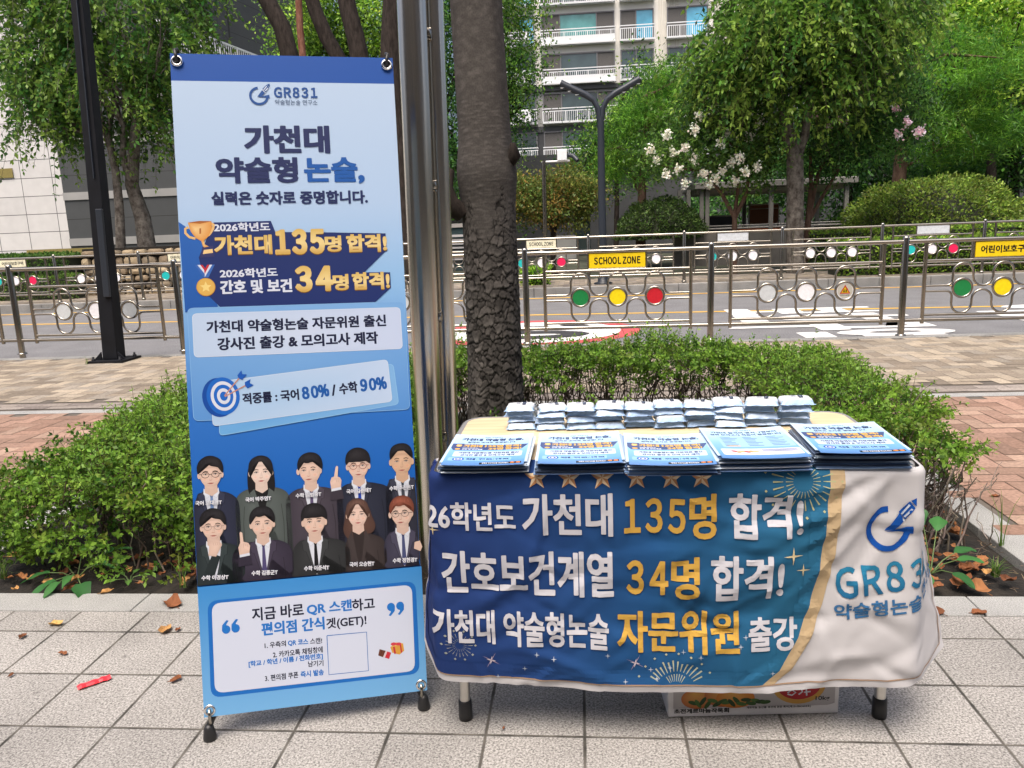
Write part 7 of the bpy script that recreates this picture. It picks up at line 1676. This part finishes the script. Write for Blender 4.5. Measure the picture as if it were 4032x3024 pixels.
# red plastic strip on the paving
a, b = gz(168, 1490), gz(240, 1466); d = (b-a)/np.linalg.norm(b-a); w = np.array([-d[1], d[0], 0])*.011
m = MB(); pts = []
for k in range(9):
    c = a+(b-a)*k/8; ww = w*(1+.12*math.sin(k*2.1)); zz = .004+.003*math.sin(k*1.3)**2; pts.append([tuple(c-ww+[0, 0, zz]), tuple(c-ww*.3+[0, 0, zz+.004]), tuple(c+ww*.3+[0, 0, zz+.001]), tuple(c+ww+[0, 0, zz+.003])])
m.add([p for r in pts for p in r], [(i*4+j, i*4+j+1, i*4+j+5, i*4+j+4) for i in range(8) for j in range(3)])
o = m.build('plastic_strip', plain('red_plastic', rgb(228, 44, 54), rough=.35, var=.05)); sdm = o.modifiers.new('solid', 'SOLIDIFY'); sdm.thickness = .0015
tag(o, 'short red plastic strip lying on the granite paving', 'plastic strip')
# broad leaved weeds
def weed(loc, label, leaves, shape, name='weed_plant', grp=None, cols=((.05, .17, .045), (.065, .20, .055), (.04, .14, .04))):
    root = empty(name, tuple(loc), label, 'plant', grp)
    for (az, el, dist, L, W) in leaves:
        m = MB(); C = []; st = MB()
        d = Vector((math.cos(az)*math.cos(el), math.sin(az)*math.cos(el), math.sin(el))); o = Vector(loc); base = o+d*dist+Vector((0, 0, .012)); st.tube([o, o.lerp(base, .5)+Vector((0, 0, .012)), base], [.0028, .0024, .0018], 5)
        f = Vector((d.x, d.y, d.z-.35)).normalized(); sv = f.cross(Vector((0, 0, 1))).normalized(); up = sv.cross(f); n = 7; rows = []
        for i in range(n+1):
            t = i/n; wv = W*shape(t); c = base+f*(L*t)-Vector((0, 0, 1))*(L*.22*t*t); wav = .08*W*math.sin(t*9); rows.append([c-sv*wv+up*(wv*.28+wav), c, c+sv*wv+up*(wv*.28-wav)])
        V = [p for r in rows for p in r]; m.add(V, [(i*3+j, i*3+j+1, i*3+j+4, i*3+j+3) for i in range(n) for j in range(2)], smooth=True); cc_ = np.array(cols[rnd.randrange(len(cols))])*rnd.uniform(.85, 1.2); C += [cc_*(1.25 if j == 1 else 1) for i in range(n+1) for j in range(3)]
        lf = m.build('leaf', M['leaf'], root, cols=C); st.build('stalk', M['stalk'], lf)
    return root
M['stalk'] = plain('green_stalk', (.10, .16, .05), rough=.6)
arrow = lambda t: (.42 if t < .04 else max(0, (1-t)**.8*(1 if t > .12 else .85)))*.55
mint = lambda t: .5*math.sin(PI*min(1, t*.92+.06))*(1+.10*math.sin(t*34))
p = gz(165, 1262); weed((p[0]-.03, p[1]+.05, .0), 'arrow leaved weed at the foot of the left hedge', [(R_(200), .3, .10, .11, .05), (R_(235), .15, .08, .13, .055), (R_(265), .2, .10, .10, .05), (R_(310), .1, .13, .15, .075), (R_(345), .5, .14, .09, .045), (R_(165), .7, .14, .11, .05), (R_(20), .6, .15, .1, .05), (R_(90), .9, .16, .1, .05), (R_(285), .45, .06, .10, .045)], arrow)
p = gz(2020, 1250); weed((p[0], p[1]+.04, .0), 'toothed green weed growing at the right end beside the cloth', [(R_(20), .5, .12, .10, .06), (R_(60), .9, .16, .09, .06), (R_(140), .7, .12, .10, .06), (R_(180), .4, .09, .09, .055), (R_(240), .2, .08, .08, .05), (R_(300), .3, .09, .09, .05), (R_(340), .6, .10, .09, .055), (R_(100), 1.2, .17, .10, .05)], mint)
p = gz(280, 1262); weed((p[0], p[1], .0), 'small bright seedling between dry leaves left of the banner', [(R_(a), .5, .04, .045, .022) for a in (20, 90, 150, 220, 300)], mint, cols=((.14, .28, .05), (.11, .24, .05)))
def grass(loc, n, h, spread, label, cols=((.09, .20, .03), (.13, .24, .05), (.20, .26, .08))):
    root = empty('grass_tuft', tuple(loc), label, 'grass tuft', 'grass tufts in the planter'); m = MB(); C = []
    for i in range(n):
        a = rnd.uniform(0, 2*PI); hh = h*rnd.uniform(.5, 1.1); sp_ = spread*rnd.uniform(.3, 1.1); b0 = Vector(loc)+Vector((rnd.uniform(-1, 1), rnd.uniform(-1, 1), 0))*.012; w = .0022; sv = Vector((-math.sin(a), math.cos(a), 0)); rows = []
        for k in range(6): t = k/5; c = b0+Vector((math.cos(a)*sp_*t**1.7, math.sin(a)*sp_*t**1.7, hh*(t-.35*t**3))); rows += [c-sv*w*(1-t*.9), c+sv*w*(1-t*.9)]
        b = len(m.v); m.add(rows, [(k*2, k*2+1, k*2+3, k*2+2) for k in range(5)]); c_ = np.array(cols[rnd.randrange(len(cols))])*rnd.uniform(.8, 1.2); C += [c_]*12
    m.build('blades', M['leaf'], root, cols=C)
p = gz(2150, 1245); grass((p[0], p[1], 0), 40, .10, .07, 'bushy grass tuft by the kerb in the right planter corner')
p = gz(2165, 1180); grass((p[0], p[1], 0), 8, .34, .16, 'tall thin grass stalks on the right planter kerb')
p = gz(398, 1268); grass((p[0], p[1], 0), 7, .20, .12, 'thin pale grass left of the banner foot')
p = gz(8, 1250); grass((p[0], p[1], 0), 30, .12, .10, 'grass tuft at the left edge of the planter')
grass((-.75, 3.95, 0), 26, .42, .28, 'long arching grass beside the foot of the dark trunk')
grass((-5.62, 8.38, 0), 14, .16, .05, 'grass sprig growing beside the black lamp post foot')
# bare twiggy shrub at the right end of the planter
p = gz(2040, 1190); root = empty('bare_shrub', (p[0], p[1], 0), 'leafless grey twiggy shrub at the right end of the planter', 'shrub')
n = 46; A = np.stack([rng.normal(p[0]-.02, .06, n), rng.normal(p[1]+.1, .10, n), np.zeros(n)], 1); A[:, 0] = np.minimum(A[:, 0], 1.6); Bt = A+np.stack([rng.normal(.02, .07, n), rng.normal(0, .07, n), rng.uniform(.12, .42, n)], 1)
i = rng.integers(n, size=110); s0 = A[i]+(Bt[i]-A[i])*rng.uniform(.4, 1, (110, 1)); e0 = s0+np.stack([rng.normal(.01, .05, 110), rng.normal(0, .05, 110), rng.uniform(.02, .13, 110)], 1)
twigs('twigs', root, np.concatenate([A, s0]), np.concatenate([Bt, e0]), np.concatenate([np.full(n, .0045), np.full(110, .0022)]), [(.17, .14, .12), (.11, .09, .075)], .012)
